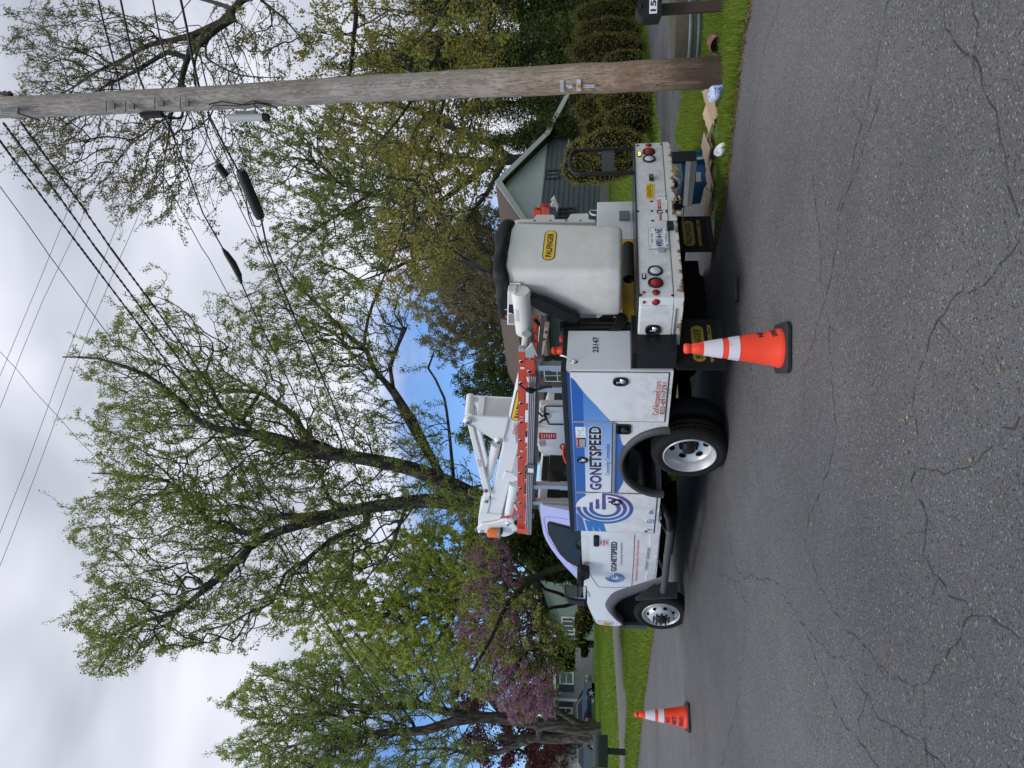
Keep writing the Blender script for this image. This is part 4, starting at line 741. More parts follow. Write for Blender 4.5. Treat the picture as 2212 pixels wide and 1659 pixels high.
# tie-down strap
st = empty('tie_down_strap', (0, 0, 0), 'black strap tied in a knot round the orange ladder and silver rods', 'strap', mtx=tm @ Matrix.Translation(S(zA(1260, 1030), R=.2))); sm_ = S(zA(1260, 1030), R=.2)
b = MB(); W_ = V((0, .018, 0))
def ribbon(pts, w_=.016):
    P = [S(zA(*p), R=.215)-sm_ for p in pts]; d_ = [(P[min(i+1, len(P)-1)]-P[max(i-1, 0)]).normalized() for i in range(len(P))]; n_ = [V((-.0, -x.z, x.y))*w_ for x in d_]
    for i in range(len(P)-1): b.slab([P[i]-n_[i], P[i]+n_[i], P[i+1]+n_[i+1], P[i+1]-n_[i+1]], (-.004, 0, 0), BLACKM)
ribbon(((1068, 935), (1110, 965), (1200, 1035)), .010); ribbon(((1200, 1035), (1240, 1045), (1330, 1040), (1400, 1030), (1480, 1005), (1560, 985), (1655, 985))); b.build('strap_tail', st)
b = MB(); b.tube([S(zA(*p), R=.20)-sm_ for p in ((1200, 1030), (1250, 1045), (1300, 1055), (1350, 1040))], [.02, .028, .032, .015], BLACKM, 8); b.build('knot', st)
# rope bundle behind the post
b = MB(); OL = mat('olive_cloth', (.05, .05, .02), .9, noise=.5, nscale=25)
for k in range(7):
    c = S(zA(1550+k*40, 520+30*math.sin(k*2.0)), R=.50); b.lathe([(0, -.04), (.03, -.03), (.042, 0), (.03, .03), (0, .04)], c, (math.sin(k), math.cos(k), .5), OL, 10)
c = S(zA(1665, 545), R=.46); b.lathe([(0, -.022), (.018, -.014), (.023, 0), (.018, .014), (0, .022)], c, (0, 0, 1), mat('ball_green', (.25, .28, .03), .8), 14)
rope = b.build('rope_bundle', None); rope.matrix_world = tm; tag(rope, 'small olive green bundle of rope with a ball hanging behind the left rack', 'rope')
ho.matrix_world = tm; tag(ho, 'orange hose coiled beside the control cabinet above the side compartments', 'hose')
# ------------------------------------------------------------------ ground, road, driveway, path
def sheet(name, pts, M, dz, kind='structure', sub=0):
    me = bpy.data.meshes.new(name); me.from_pydata([(x, y, gz(x, y)+dz) for x, y in pts], [], [tuple(range(len(pts)))]); me.materials.append(M)
    o = bpy.data.objects.new(name, me); COL.objects.link(o); o['kind'] = kind
    if me.polygons[0].normal.z < 0: me.flip_normals()
    return o
def xy(q): p = G(q); return (p.x, p.y)
GRASS = mat('lawn_green', (.085, .145, .025), .9, col2=(.12, .18, .04), nscale=1.3, bump=.5, bscale=30, thr=(.35, .7))
SOILG = mat('verge_green', (.06, .10, .014), .95, col2=(.10, .12, .03), nscale=5, bump=.5, bscale=60)
n_ = 24; gx0, gx1, gy0, gy1 = -160, 160, -30, 330
me = bpy.data.meshes.new('ground'); me.from_pydata([(gx0, gy0, gz(0, gy0)), (gx1, gy0, gz(0, gy0)), (gx1, gy1, gz(0, gy1)), (gx0, gy1, gz(0, gy1))], [], [(0, 1, 2, 3)]); me.materials.append(GRASS); go = bpy.data.objects.new('ground', me); COL.objects.link(go); go['kind'] = 'structure'
ASP = bpy.data.materials.new('asphalt'); ASP.use_nodes = True; t = ASP.node_tree; pb = t.nodes['Principled BSDF']; pb.inputs['Roughness'].default_value = .72
tcn = nd('ShaderNodeTexCoord', t)
def noise(t, sc, det=4, rough=.6, vec=None, dist=0): n = nd('ShaderNodeTexNoise', t); n.inputs['Scale'].default_value = sc; n.inputs['Detail'].default_value = det; n.inputs['Roughness'].default_value = rough; n.inputs['Distortion'].default_value = dist; t.links.new(vec or tcn.outputs['Object'], n.inputs['Vector']); return n
def rng(t, s, a, b_, c=0, d=1): r = nd('ShaderNodeMapRange', t); r.inputs[1].default_value = a; r.inputs[2].default_value = b_; r.inputs[3].default_value = c; r.inputs[4].default_value = d; t.links.new(s, r.inputs[0]); return r.outputs[0]
def mixc(t, f, a, b_, mode='MIX'):
    q = nd('ShaderNodeMix', t, data_type='RGBA'); q.blend_type = mode
    for s, i in ((f, 0), (a, 6), (b_, 7)):
        if hasattr(s, 'links') or isinstance(s, bpy.types.NodeSocket): t.links.new(s, q.inputs[i])
        else: q.inputs[i].default_value = s if i == 0 else (*s, 1)
    return q.outputs[2]
vo = nd('ShaderNodeTexVoronoi', t); vo.inputs['Scale'].default_value = 125; t.links.new(tcn.outputs['Object'], vo.inputs['Vector'])
base = mixc(t, rng(t, noise(t, .55, 5).outputs[0], .35, .7), (.076, .075, .0745), (.122, .1205, .119))
grit = mixc(t, rng(t, noise(t, 130, 3, .7).outputs[0], .42, .62), (.62, .62, .63), (1.35, 1.34, 1.36)); base = mixc(t, 1.0, base, grit, 'MULTIPLY')
sc_ = nd('ShaderNodeSeparateColor', t); t.links.new(vo.outputs['Color'], sc_.inputs[0])
base = mixc(t, rng(t, sc_.outputs[0], .93, .985, 0, .75), base, (.26, .26, .27)); base = mixc(t, rng(t, sc_.outputs[1], .90, .95, 0, .8), base, (.012, .012, .014))
lane = noise(t, .22, 3, .5); base = mixc(t, rng(t, lane.outputs[0], .40, .60, 0, 1), base, (.055, .054, .054)) if 0 else mixc(t, 1.0, base, mixc(t, rng(t, lane.outputs[0], .40, .60), (.84, .84, .85), (1.14, 1.13, 1.11)), 'MULTIPLY'); st_ = noise(t, 1.6, 6, .7); base = mixc(t, rng(t, st_.outputs[0], .64, .72, 0, .35), base, (.14, .12, .085))
t.links.new(base, pb.inputs['Base Color'])
bm = nd('ShaderNodeBump', t); bm.inputs['Strength'].default_value = .9; bm.inputs['Distance'].default_value = .006; ad = nd('ShaderNodeMath', t, operation='ADD'); t.links.new(noise(t, 110, 3, .7).outputs[0], ad.inputs[0]); t.links.new(vo.outputs['Distance'], ad.inputs[1]); t.links.new(ad.outputs[0], bm.inputs['Height']); t.links.new(bm.outputs[0], pb.inputs['Normal'])
rr_ = nd('ShaderNodeMapRange', t); rr_.inputs[1].default_value = .3; rr_.inputs[2].default_value = .7; rr_.inputs[3].default_value = .5; rr_.inputs[4].default_value = .85; t.links.new(noise(t, .9, 4).outputs[0], rr_.inputs[0]); t.links.new(rr_.outputs[0], pb.inputs['Roughness'])
# road edge surveyed from the photograph (world metres)
edge = [xy(z) for z in ((1632, -60), (1625, 0), (1606, 100), (1592, 230), (1577, 360), (1560, 470), (1540, 560), (1508, 760), (1478, 960), (1448, 1130), (1414, 1360), (1394, 1500), (1378, 1659))]
d_ = Vector((edge[-1][0]-edge[-4][0], edge[-1][1]-edge[-4][1])).normalized(); far = (edge[-1][0]+d_.x*120, edge[-1][1]+d_.y*120)
d0 = Vector((edge[1][0]-edge[4][0], edge[1][1]-edge[4][1])).normalized(); near = (edge[0][0]+d0.x*30, edge[0][1]+d0.y*30)
pts = [near]
full = edge
for i in range(len(full)-1):
    a, c = Vector(full[i]), Vector(full[i+1]); L_ = (c-a).length; k = max(1, int(L_/.22))
    for j in range(k): pts.append(tuple(a.lerp(c, j/k)+Vector((random.gauss(0, .022), random.gauss(0, .022)))))
pts += [full[-1], far, (-150, 60), (-150, -28), (60, -28)]
road = sheet('road', pts, ASP, .012)
DRV = mat('driveway_asphalt', (.085, .088, .095), .45, col2=(.05, .05, .052), nscale=1.2, bump=.4, bscale=80, thr=(.45, .6), stretch=(1, 1, 1))
dp = [xy(z5(1205, -500)), xy(z5(1212, 180)), xy(z5(1250, 600)), xy(z5(1300, 950)), xy(z5(1345, 1290)), xy(z1(1480, 420)), xy(z1(1560, 1000)), xy(zd(1462, 760)), xy(zd(1480, 850)), xy(zd(1530, 640)), xy(z1(1885, 650)), xy(z1(1760, 430)), xy(z1(1600, 60)), xy(z5(1550, 830)), xy(z5(1490, 500)), xy(z5(1450, 200)), xy(z5(1440, -300))]
sheet('driveway', dp, DRV, .008)
PATH = mat('gravel_path', (.105, .095, .085), .9, col2=(.17, .165, .155), nscale=9, bump=.6, bscale=60)
pp = [xy(z4(*p)) for p in ((1110, 0), (1135, 370), (1148, 600), (1160, 800), (1178, 1050), (1192, 1300), (1200, 1601), (1210, 2200), (1262, 2200), (1252, 1601), (1262, 1290), (1268, 1080), (1245, 850), (1225, 560), (1205, 370), (1180, 0))]
sheet('path', pp, PATH, .008)
# pavement cracks: thin dark tar-filled lines lying on the road
def cracks():
    C = [((1760, 380), (1785, 640), (1815, 930), (1788, 1030), (1752, 1110), (1748, 1160)), ((1925, 0), (1900, 140), (1850, 330), (1815, 520), (1795, 620)), ((2110, 0), (2110, 120), (2165, 270), (2185, 400), (2212, 470)), ((1905, 215), (1868, 330), (1812, 480)),
         ((1795, 620), (1770, 700), (1742, 790), (1738, 900)), ((1738, 1350), (1765, 1420), (1800, 1500), (1850, 1590), (1905, 1659)), ((1738, 1350), (1790, 1410), (1840, 1440), (1880, 1500), (1920, 1560), (1990, 1600), (2050, 1659)), ((2040, 0), (2050, 60), (2120, 150)),
         ((2070, 640), (2010, 760), (1980, 870), (1990, 940), (1975, 1040)), ((2212, 520), (2150, 600), (2070, 640)), ((1975, 1040), (2010, 1120), (2000, 1200), (2060, 1290), (2110, 1330), (2212, 1380)), ((2110, 1330), (2060, 1400), (2000, 1480), (1995, 1560), (2010, 1659)), ((1575, 1160), (1600, 1240), (1680, 1260), (1740, 1350)),
         ((1600, 640), (1620, 760), (1640, 880), (1640, 1040)), ((1470, 1160), (1490, 1290), (1500, 1500), (1490, 1659)), ((1560, 1240), (1600, 1260), (1615, 1300), (1610, 1400)), ((1610, 1400), (1600, 1500), (1560, 1659)), ((1740, 1160), (1770, 1250), (1815, 1330), (1905, 1440), (1990, 1480)), ((1690, 0), (1660, 90), (1640, 200), (1610, 330)), ((1438, 1380), (1452, 1520), (1462, 1659)), ((2212, 900), (2170, 960), (2120, 1000), (2060, 1020), (1975, 1040)), ((1880, 1500), (1860, 1560), (1880, 1659))]
    vs = []; fs = []
    def rib(P, w0):
        Q = [P[0]]
        for a, c in zip(P, P[1:]):
            L_ = (c-a).length; k = max(2, int(L_/.05)); n = Vector((-(c-a).y, (c-a).x)).normalized(); off = 0
            for j in range(1, k+1):
                off = off*.8+random.gauss(0, .014); Q.append(a.lerp(c, j/k)+n*(off if j < k else 0))
        for i in range(len(Q)-1):
            d = (Q[i+1]-Q[i]).normalized(); n = Vector((-d.y, d.x)); w = w0*random.uniform(.2, 1.7); o = len(vs)
            for p in (Q[i]-n*w, Q[i+1]-n*w, Q[i+1]+n*w, Q[i]+n*w): vs.append((p.x, p.y, gz(p.x, p.y)+.016))
            fs.append((o, o+1, o+2, o+3))
            if random.random() < .16:
                e = Q[i]+n*random.choice((-1, 1))*random.uniform(.06, .35)+d*random.uniform(-.15, .15); m_ = n*0; o = len(vs); ww = w*.5; nn = Vector((-(e-Q[i]).y, (e-Q[i]).x)).normalized()*ww
                for p in (Q[i]-nn, e, Q[i]+nn): vs.append((p.x, p.y, gz(p.x, p.y)+.0165))
                fs.append((o, o+1, o+2))
    for c in C: rib([Vector(xy(z)) for z in c], .0020)
    me = bpy.data.meshes.new('road_cracks'); me.from_pydata(vs, [], fs); me.materials.append(mat('crack_dark', (.028, .028, .029), .9)); o = bpy.data.objects.new('road_cracks', me); COL.objects.link(o); o['kind'] = 'structure'
cracks()
# ------------------------------------------------------------------ fast mesh for leaves, grass, litter
def leafmat(name, col, tr=.45):
    if name in MATS: return MATS[name]
    M = bpy.data.materials.new(name); M.use_nodes = True; t = M.node_tree; MATS[name] = M
    for n in list(t.nodes): t.nodes.remove(n)
    a = nd('ShaderNodeVertexColor', t); a.layer_name = 'Col'; q = nd('ShaderNodeMix', t, data_type='RGBA'); q.blend_type = 'MULTIPLY'; q.inputs[0].default_value = 1; q.inputs[6].default_value = (*col, 1); t.links.new(a.outputs[0], q.inputs[7])
    d = nd('ShaderNodeBsdfDiffuse', t); tl = nd('ShaderNodeBsdfTranslucent', t); ms = nd('ShaderNodeMixShader', t); ms.inputs[0].default_value = tr; o = nd('ShaderNodeOutputMaterial', t)
    t.links.new(q.outputs[2], d.inputs[0]); t.links.new(q.outputs[2], tl.inputs[0]); t.links.new(d.outputs[0], ms.inputs[1]); t.links.new(tl.outputs[0], ms.inputs[2]); t.links.new(ms.outputs[0], o.inputs[0]); return M
def npmesh(name, V_, F_, mats_, col=None, mi=None, parent=None, smooth=False, **tg):
    V_ = np.asarray(V_, np.float32); F_ = np.asarray(F_, np.int32); n, k = F_.shape
    me = bpy.data.meshes.new(name); me.vertices.add(len(V_)); me.vertices.foreach_set('co', V_.ravel()); me.loops.add(n*k); me.loops.foreach_set('vertex_index', F_.ravel())
    me.polygons.add(n); me.polygons.foreach_set('loop_start', np.arange(0, n*k, k, dtype=np.int32)); me.polygons.foreach_set('loop_total', np.full(n, k, np.int32))
    for M in mats_: me.materials.append(M)
    if mi is not None: me.polygons.foreach_set('material_index', np.asarray(mi, np.int32))
    if smooth: me.polygons.foreach_set('use_smooth', np.ones(n, bool))
    if col is not None:
        at = me.color_attributes.new('Col', 'FLOAT_COLOR', 'POINT'); c4 = np.ones((len(V_), 4), np.float32); c4[:, :3] = col; at.data.foreach_set('color', c4.ravel())
    me.update(calc_edges=True); me.validate()
    o = bpy.data.objects.new(name, me); COL.objects.link(o); o.parent = parent; tag(o, **tg); return o
def unit(v): return v/np.maximum(1e-9, np.linalg.norm(v, axis=-1, keepdims=True))
def leaves(P, size, jit=.35, flat=.0, asp=.62, rg=RNG):          # one diamond-shaped leaf per point
    n = len(P); d = unit(rg.normal(size=(n, 3))); d[:, 2] = d[:, 2]*(1-flat)-.15; d = unit(d); a = unit(np.cross(d, unit(rg.normal(size=(n, 3))))); s = size*rg.uniform(1-jit, 1+jit, (n, 1))
    b_ = unit(np.cross(d, a)); V_ = np.stack([P, P+d*s*.5+a*s*asp*.5+b_*s*.08, P+d*s, P+d*s*.5-a*s*asp*.5+b_*s*.08], 1).reshape(-1, 3)
    return V_, np.arange(n*4).reshape(-1, 4)
def inpoly(x, y, poly):
    c = np.zeros(len(x), bool); n = len(poly); j = n-1
    for i in range(n):
        xi, yi = poly[i]; xj, yj = poly[j]; m_ = ((yi > y) != (yj > y)) & (x < (xj-xi)*(y-yi)/(yj-yi+1e-12)+xi); c ^= m_; j = i
    return c
def grass(name, poly, n, h, w_, excl=(), label=None, dry=.12):
    P = np.array(poly); lo, hi = P.min(0), P.max(0); x = RNG.uniform(lo[0], hi[0], n*3); y = RNG.uniform(lo[1], hi[1], n*3); k = inpoly(x, y, poly)
    for e in excl: k &= ~inpoly(x, y, e)
    x, y = x[k][:n], y[k][:n]; n = len(x); x = x+RNG.normal(0, .022, n); y = y+RNG.normal(0, .022, n); z = SLOPE*y
    a = RNG.uniform(0, 2*np.pi, n); lean = RNG.uniform(.1, .8, n); hh = h*RNG.uniform(.45, 1.25, n)*(1+.35*np.sin(x*2.3+1)*np.sin(y*2.9)); dx, dy = np.cos(a), np.sin(a)
    b0 = np.stack([x-dy*w_/2, y+dx*w_/2, z], 1); b1 = np.stack([x+dy*w_/2, y-dx*w_/2, z], 1); tp = np.stack([x+dx*lean*hh, y+dy*lean*hh, z+hh], 1)
    V_ = np.stack([b0, b1, tp], 1).reshape(-1, 3); F_ = np.arange(3*n).reshape(-1, 3); g = RNG.uniform(.65, 1.3, (n, 1))*np.ones((n, 3)); g *= np.array([1, 1, .8]); d = RNG.random(n) < dry; g[d] *= np.array([2.0, 1.25, 1.3])
    return npmesh(name, V_, F_, [leafmat('grass_blades', (.17, .255, .05), .35)], np.repeat(g, 3, 0), kind='stuff', label=label, cat='grass')
verge = [xy(q) for q in ((1632, -60), (1625, 0), (1606, 100), (1592, 230), (1577, 360), (1560, 470))]+[xy(z1(1885, 560)), xy(z1(1760, 430)), xy(z1(1600, 60)), xy(z5(1550, 830)), xy(z5(1490, 500)), xy(z5(1450, 200)), xy(z5(1440, -300))]
pile = [xy(q) for q in (z5(1775, 900), z5(1850, 900), z1(1905, 300), z1(1925, 600), z1(1860, 650), z1(1800, 470), z1(1800, 160))]; bagp = [xy(q) for q in (z5(1850, 690), z5(1920, 690), z5(1920, 850), z5(1850, 850))]
grass('grass', verge, 75000, .075, .009, excl=(pile, bagp), label='short bright green grass on the verge between road and driveway round the pole')
left_v = [xy(q) for q in ((1478, 960), (1448, 1130), (1414, 1360), (1394, 1500), (1378, 1659), (1372, 1720))]+[xy(z4(*p)) for p in ((1250, 1750), (1252, 1601), (1262, 1290), (1268, 1080), (1245, 850), (1225, 560), (1205, 370), (1180, 0), (1170, -400))]
grass('grass', left_v, 60000, .09, .02, label='strip of bright grass between the road and the gravel path at the left')
lawn = [xy(z4(*p)) for p in ((1195, 1750), (1192, 1300), (1178, 1050), (1148, 600), (1135, 370), (1120, 0), (1040, 0), (975, 300), (965, 900), (975, 1750))]
grass('grass', lawn, 60000, .10, .03, label='mown lawn running up to the houses at the left', dry=.05)
lawn2 = [xy(z5(1212, -200)), xy(z5(1212, 180)), xy(z5(1250, 600)), xy(z5(1345, 1290)), xy(z1(1480, 420)), xy(z1(1440, 1100)), xy(z1(1110, 1000)), xy(z1(1105, 400)), xy(z5(1100, 700)), xy(z5(1090, -200))]
grass('grass', lawn2, 50000, .08, .02, label='lawn beyond the driveway in front of the blue grey house', dry=.05)
# leaf litter and scraps on the road
def litter():
    sp = [(1765, 200), (1672, 120), (1717, 300), (1900, 385), (1818, 540), (2198, 790), (2106, 1003), (1970, 908), (1733, 1025), (1760, 1140), (1640, 965), (1500, 1120), (1600, 1440), (1545, 1280), (1680, 1340)]
    n = 120; qs = [xy(q) for q in sp for _ in range(3)]+[xy((random.uniform(1480, 2212), random.uniform(0, 1659))) for _ in range(n)]+[xy(z5(random.uniform(1380, 1560), random.uniform(150, 1300))) for _ in range(120)]+[xy(zF(random.uniform(1060, 1400), random.uniform(1060, 1650))) for _ in range(50)]
    P = np.array([(x+random.gauss(0, .03), y+random.gauss(0, .03), gz(x, y)+.022) for x, y in qs]); V_, F_ = leaves(P, .019, .5); z0 = np.repeat(P[:, 2], 4); V_[:, 2] = z0+(V_[:, 2]-z0)*.25+.002
    c = np.repeat(RNG.uniform(.6, 1.3, (len(P), 1))*np.ones((1, 3)), 4, 0); npmesh('leaf_litter', V_, F_, [leafmat('litter', (.32, .36, .08), .2)], c, kind='stuff', label='small pale green leaves and seeds scattered over the road', cat='leaf litter')
litter()
def crumbs():
    P = []
    for i in range(1, len(edge)-1):
        a, c = Vector(edge[i]), Vector(edge[i+1])
        for _ in range(500): p = a.lerp(c, random.random())+Vector((random.gauss(0, .05), random.gauss(0, .05)))-Vector((.03, .03)); P.append((p.x, p.y, gz(p.x, p.y)+.018))
    P = np.array(P); V_, F_ = leaves(P, .022, .6); z0 = np.repeat(P[:, 2], 4); V_[:, 2] = z0+(V_[:, 2]-z0)*.5+.002
    c = np.repeat(RNG.uniform(.5, 1.6, (len(P), 1))*np.ones((1, 3)), 4, 0); npmesh('edge_debris', V_, F_, [leafmat('debris', (.17, .11, .06), .1)], c, kind='stuff', label='brown crumbs of soil and dead leaves along the road edge', cat='debris')
crumbs()
# ------------------------------------------------------------------ traffic cones
CO = mat('cone_orange', (.92, .055, .012), .45, col2=(.62, .05, .02), nscale=6, thr=(.50, .80)); CB = mat('cone_base_black', (.015, .016, .017), .6, noise=.3, nscale=15)
CW = mat('cone_reflective', (.68, .64, .68), .5, col2=(.30, .28, .31), nscale=16, stretch=(1, 1, .5), thr=(.56, .72))
def cone(loc, label, yaw=0.0, H=.711, words=None, group='orange traffic cones', up_=None):
    r = empty('traffic_cone', loc, label, 'traffic cone', group); r.rotation_euler = (math.atan(SLOPE) if up_ is None else 0, 0, yaw); s = H/.711
    rad = lambda z: .026+(.711-z)/.711*.115
    def band(z0, z1_, M, name, e=.0):
        b = MB(); b.lathe([(rad(z0)*s+e, z0*s), (rad(z1_)*s+e, z1_*s)], (0, 0, 0), (0, 0, 1), M, 32); return b.build(name, r)
    b = MB(); pr = [(.142, .035), (.140, .06), (rad(.07), .075)]+[(rad(z), z) for z in (.2, .3, .4, .5, .6, .655)]+[(.030, .66), (.036, .668), (.037, .70), (.030, .711), (.0, .711)]
    b.lathe([(x*s, z*s) for x, z in pr], (0, 0, 0), (0, 0, 1), CO, 36); b.build('cone_body', r)
    band(.445, .575, CW, 'reflective_band', .003); band(.33, .405, CW, 'reflective_band', .003)
    b = MB(); ri = MB.rring(None, Vector((0, 0, 0)), Vector((1, 0, 0)), Vector((0, 1, 0)), .36*s, .36*s, .06*s, 4); b.slab(ri, (0, 0, .035*s), CB); b.build('base', r, bevel=.008)
    if words:
        b = MB()
        for (txt_, zc, hh, sc, da) in words:
            vs, fs = text_mesh(txt_, .03); xs = [v.x for v in vs]; ys = [v.y for v in vs]; w_ = max(xs)-min(xs); wm = hh*1.1*len(txt_)*sc
            out = [];
            for v in vs:
                z = zc+(v.y/max(ys))*hh; a = ((v.x-min(xs))/w_-.5)*wm/rad(z)+da; R_ = rad(z)+.003; out.append((R_*math.sin(a), -R_*math.cos(a), z))
            b.add(out, fs, BLKD)
        b.build('stencilled_words', r)
    return r
g = G((1700, 752)); cone(g+Vector((0, .0, .013)), 'tall orange traffic cone standing closest to the camera, behind the rear of the truck', -.0, words=[('NET', .17, .035, .8, 1.15), ('SPEED', .08, .035, .7, 1.2)])
g = G((1490, 1549)); cone(g+Vector((0, 0, .013)), 'orange traffic cone with black stencilled words alone on the road ahead of the truck', .35, words=[('GO', .265, .05, .75, -.55), ('NET', .18, .05, .75, -.55), ('SPEED', .09, .05, .55, -.55)])
for q, R_, lb in ((zA(1650, 355), .72, 'orange cone with white band showing over the rear edge of the left compartment box'), (zA(1785, 155), .70, 'lower orange cone tip on the truck bed beside the black post')):
    p = S(q, R=R_); wpt = TO+TR*p.x+TF*p.y+TU*p.z; cone(wpt-Vector((0, 0, .711)), lb, up_=1)
# ------------------------------------------------------------------ bin, cardboard, bag, pot lid, tray
BLUE = mat('bin_blue', (.012, .095, .22), .45, noise=.1, nscale=6)
B0 = G(z1(1838, 320)); bn = empty('recycling_bin', B0, 'blue plastic recycling bin full of packaging under the rear step', 'recycling bin')
rd = Vector((TR.x, TR.y, 0)).normalized(); fd = Vector((-rd.y, rd.x, 0))
def BW(z, x, y, f=0.0): q = z(x, y); p0 = B0+fd*f; return VP(q, p0, (rd.x, rd.y))-B0
b = MB(); tl, tr_, bl_, br_ = BW(z1, 1600, 490), BW(z1, 1640, 155), BW(z1, 1838, 462), BW(z1, 1838, 165)
tw, bw_, hh = (tr_-tl).length, (br_-bl_).length, .36; cx_ = ((bl_+br_)/2)
def bring(z, w_, d, ins=0): return MB.rring(None, cx_+Vector((0, 0, z))+fd*.17, rd, fd, w_-ins, d-ins, .04, 5)
ws = .60; cx_ = br_-rd*ws*.52

rws = [bring(0, ws, .28), bring(.10, ws*1.03, .30), bring(.20, ws*1.06, .31), bring(.33, ws*1.10, .33), bring(.345, ws*1.15, .37), bring(.365, ws*1.15, .37), bring(.365, ws*1.08, .33), bring(.2, ws*1.0, .30)]
k = len(rws[0]); b.add([p for r_ in rws for p in r_], [(i*k+j, i*k+(j+1) % k, (i+1)*k+(j+1) % k, (i+1)*k+j) for i in range(7) for j in range(k)]+[tuple(range(k))], BLUE, True); b.add(rws[7], [tuple(range(k))], BLUE)
for f_ in (.18, .32, .46): c = cx_+rd*ws*(f_)+Vector((0, 0, .14)); b.slab([c-rd*.02-fd*(-.0)+Vector((0, 0, -.12)), c+rd*.02+Vector((0, 0, -.12)), c+rd*.02+Vector((0, 0, .14))-fd*.01, c-rd*.02+Vector((0, 0, .14))-fd*.01], fd*.03, BLUE)
b.build('bin_body', bn)
b = MB(); lp = [BW(z1, x, y, -.01) for x, y in ((1733, 398), (1735, 328), (1768, 326), (1770, 396))]; b.face(lp, mat('paper_label', (.45, .44, .42), .7, noise=.25, nscale=60)); b.build('paper_label', bn)
def blob(name, c, r, M, label, cat, sx=1, sy=1, sz=1, amp=.35, seed=1, group=None):
    import bmesh
    bm_ = bmesh.new(); bmesh.ops.create_icosphere(bm_, subdivisions=3, radius=r); rg = random.Random(seed); dirs = [Vector((rg.gauss(0, 1), rg.gauss(0, 1), rg.gauss(0, 1))).normalized() for _ in range(14)]; am = [rg.uniform(-1, 1) for _ in dirs]
    for v in bm_.verts:
        n = v.co.normalized(); f = 1+amp*sum(a*max(0, n.dot(d))**6 for a, d in zip(am, dirs))+rg.uniform(-.05, .05); v.co = Vector((n.x*sx, n.y*sy, n.z*sz))*r*f
    me = bpy.data.meshes.new(name); bm_.to_mesh(me); bm_.free(); me.materials.append(M); o = bpy.data.objects.new(name, me); COL.objects.link(o); o.location = c; return tag(o, label, cat, group)
top = B0+cx_+fd*.17+Vector((0, 0, .40))
yb = mat('clear_yellow_bag', (.55, .50, .30), .35, col2=(.62, .45, .06), nscale=14, thr=(.45, .55)); wb = mat('white_wrapper', (.62, .62, .68), .45, col2=(.10, .11, .2), nscale=18, thr=(.55, .62))
blob('packaging_bag', top+rd*.10+Vector((0, 0, .12)), .14, yb, 'clear and yellow snack packaging heaped in the blue bin', 'packaging', 1.1, .9, 1.1, .5, 3)
blob('milk_jug', top-rd*.06+Vector((0, 0, .07)), .08, mat('brown_jug', (.14, .10, .08), .5), 'brown bottle lying in the blue bin', 'bottle', 1.3, .8, .8, .3, 5)
blob('packaging_bag', top-rd*.20+Vector((0, 0, .03)), .12, wb, 'crumpled white and dark wrappers at the left end of the blue bin', 'packaging', 1.2, 1, .9, .6, 9)
b = MB(); a = cx_+rd*.05-fd*.01; b.v = []; b.slab([Vector(a)+rd*.0+Vector((0, 0, .37)), Vector(a)+rd*.05+Vector((0, 0, .37)), Vector(a)+rd*.075+Vector((0, 0, .03))-fd*.02, Vector(a)+rd*.03+Vector((0, 0, .02))-fd*.02], fd*-.008, mat('plastic_film', (.45, .5, .55), .25)); o = b.build('plastic_film', None, loc=None); o.location = B0; tag(o, 'strip of clear plastic film hanging over the front of the blue bin', 'plastic film')
KR = mat('cardboard', (.50, .36, .24), .85, noise=.25, nscale=10, bump=.2, bscale=40)
rg = random.Random(5); ks = 0
def card(c, L_, W_, yaw, tilt, roll, label):
    b = MB(); n = 9; P = []
    for i in range(n+1):
        t = i/n; P.append((-L_/2+L_*t, -W_/2+rg.uniform(-.03, .03)*W_*2))
    for i in range(n+1):
        t = 1-i/n; P.append((-L_/2+L_*t, W_/2+rg.uniform(-.03, .03)*W_*2))
    bend = rg.uniform(-.05, .05)
    b.slab([(x, y, 0) for x, y in P], (0, 0, .006), KR); o = b.build('cardboard_sheet', None); o.location = c; o.rotation_euler = (tilt, roll, yaw); tag(o, label, 'cardboard', 'flattened cardboard on the verge'); return o
yaw0 = math.atan2(TR.y, TR.x)
pa, pb_ = G(z5(1800, 920)), G(z1(1870, 640))
cl = ['bottom sheet of the torn cardboard pile below the blue bin', 'torn cardboard flap pointing at the road edge', 'middle cardboard sheet under the blue bin', 'pale cardboard strip lying towards the plastic bag', 'folded cardboard piece at the right of the bin', 'small cardboard scrap on top of the pile', 'long brown cardboard sheet sticking up behind the grass', 'cardboard corner nearest the round white lid', 'crushed cardboard under the left end of the bin', 'upper cardboard sheet leaning on the bin']
for i in range(10):
    t = (i+.5)/10; p = pa.lerp(pb_, min(1, max(0, t+rg.uniform(-.06, .06)))); p += Vector((rg.uniform(-.08, .08), rg.uniform(-.10, .06), .03+.016*(i % 5)))
    card(p, rg.uniform(.36, .58), rg.uniform(.16, .26), yaw0+rg.uniform(-.45, .45), rg.uniform(.0, .35), rg.uniform(-.12, .12), cl[i])
p = G(z1(1890, 600)); card(p+Vector((0, 0, .04)), .42, .24, yaw0+.5, .25, .05, 'pointed tan cardboard flap at the left end of the pile, nearest the truck'); p = G(z5(1825, 900)); card(p+Vector((0, 0, .07)), .55, .10, yaw0-.1, .9, -.1, 'narrow brown cardboard standing on edge by the plastic bag')
b = MB(); b.lathe([(0, 0), (.05, 0), (.055, .012), (.068, .02), (.072, .055), (.066, .058), (.062, .02), (0, .016)], (0, 0, 0), (0, 0, 1), mat('white_plastic', (.72, .74, .78), .4), 28); o = b.build('food_container', None); o.location = G(z1(1960, 180))+Vector((0, 0, .04)); o.rotation_euler = (.8, .1, .5); tag(o, 'round white plastic food container lying at the road edge', 'container')
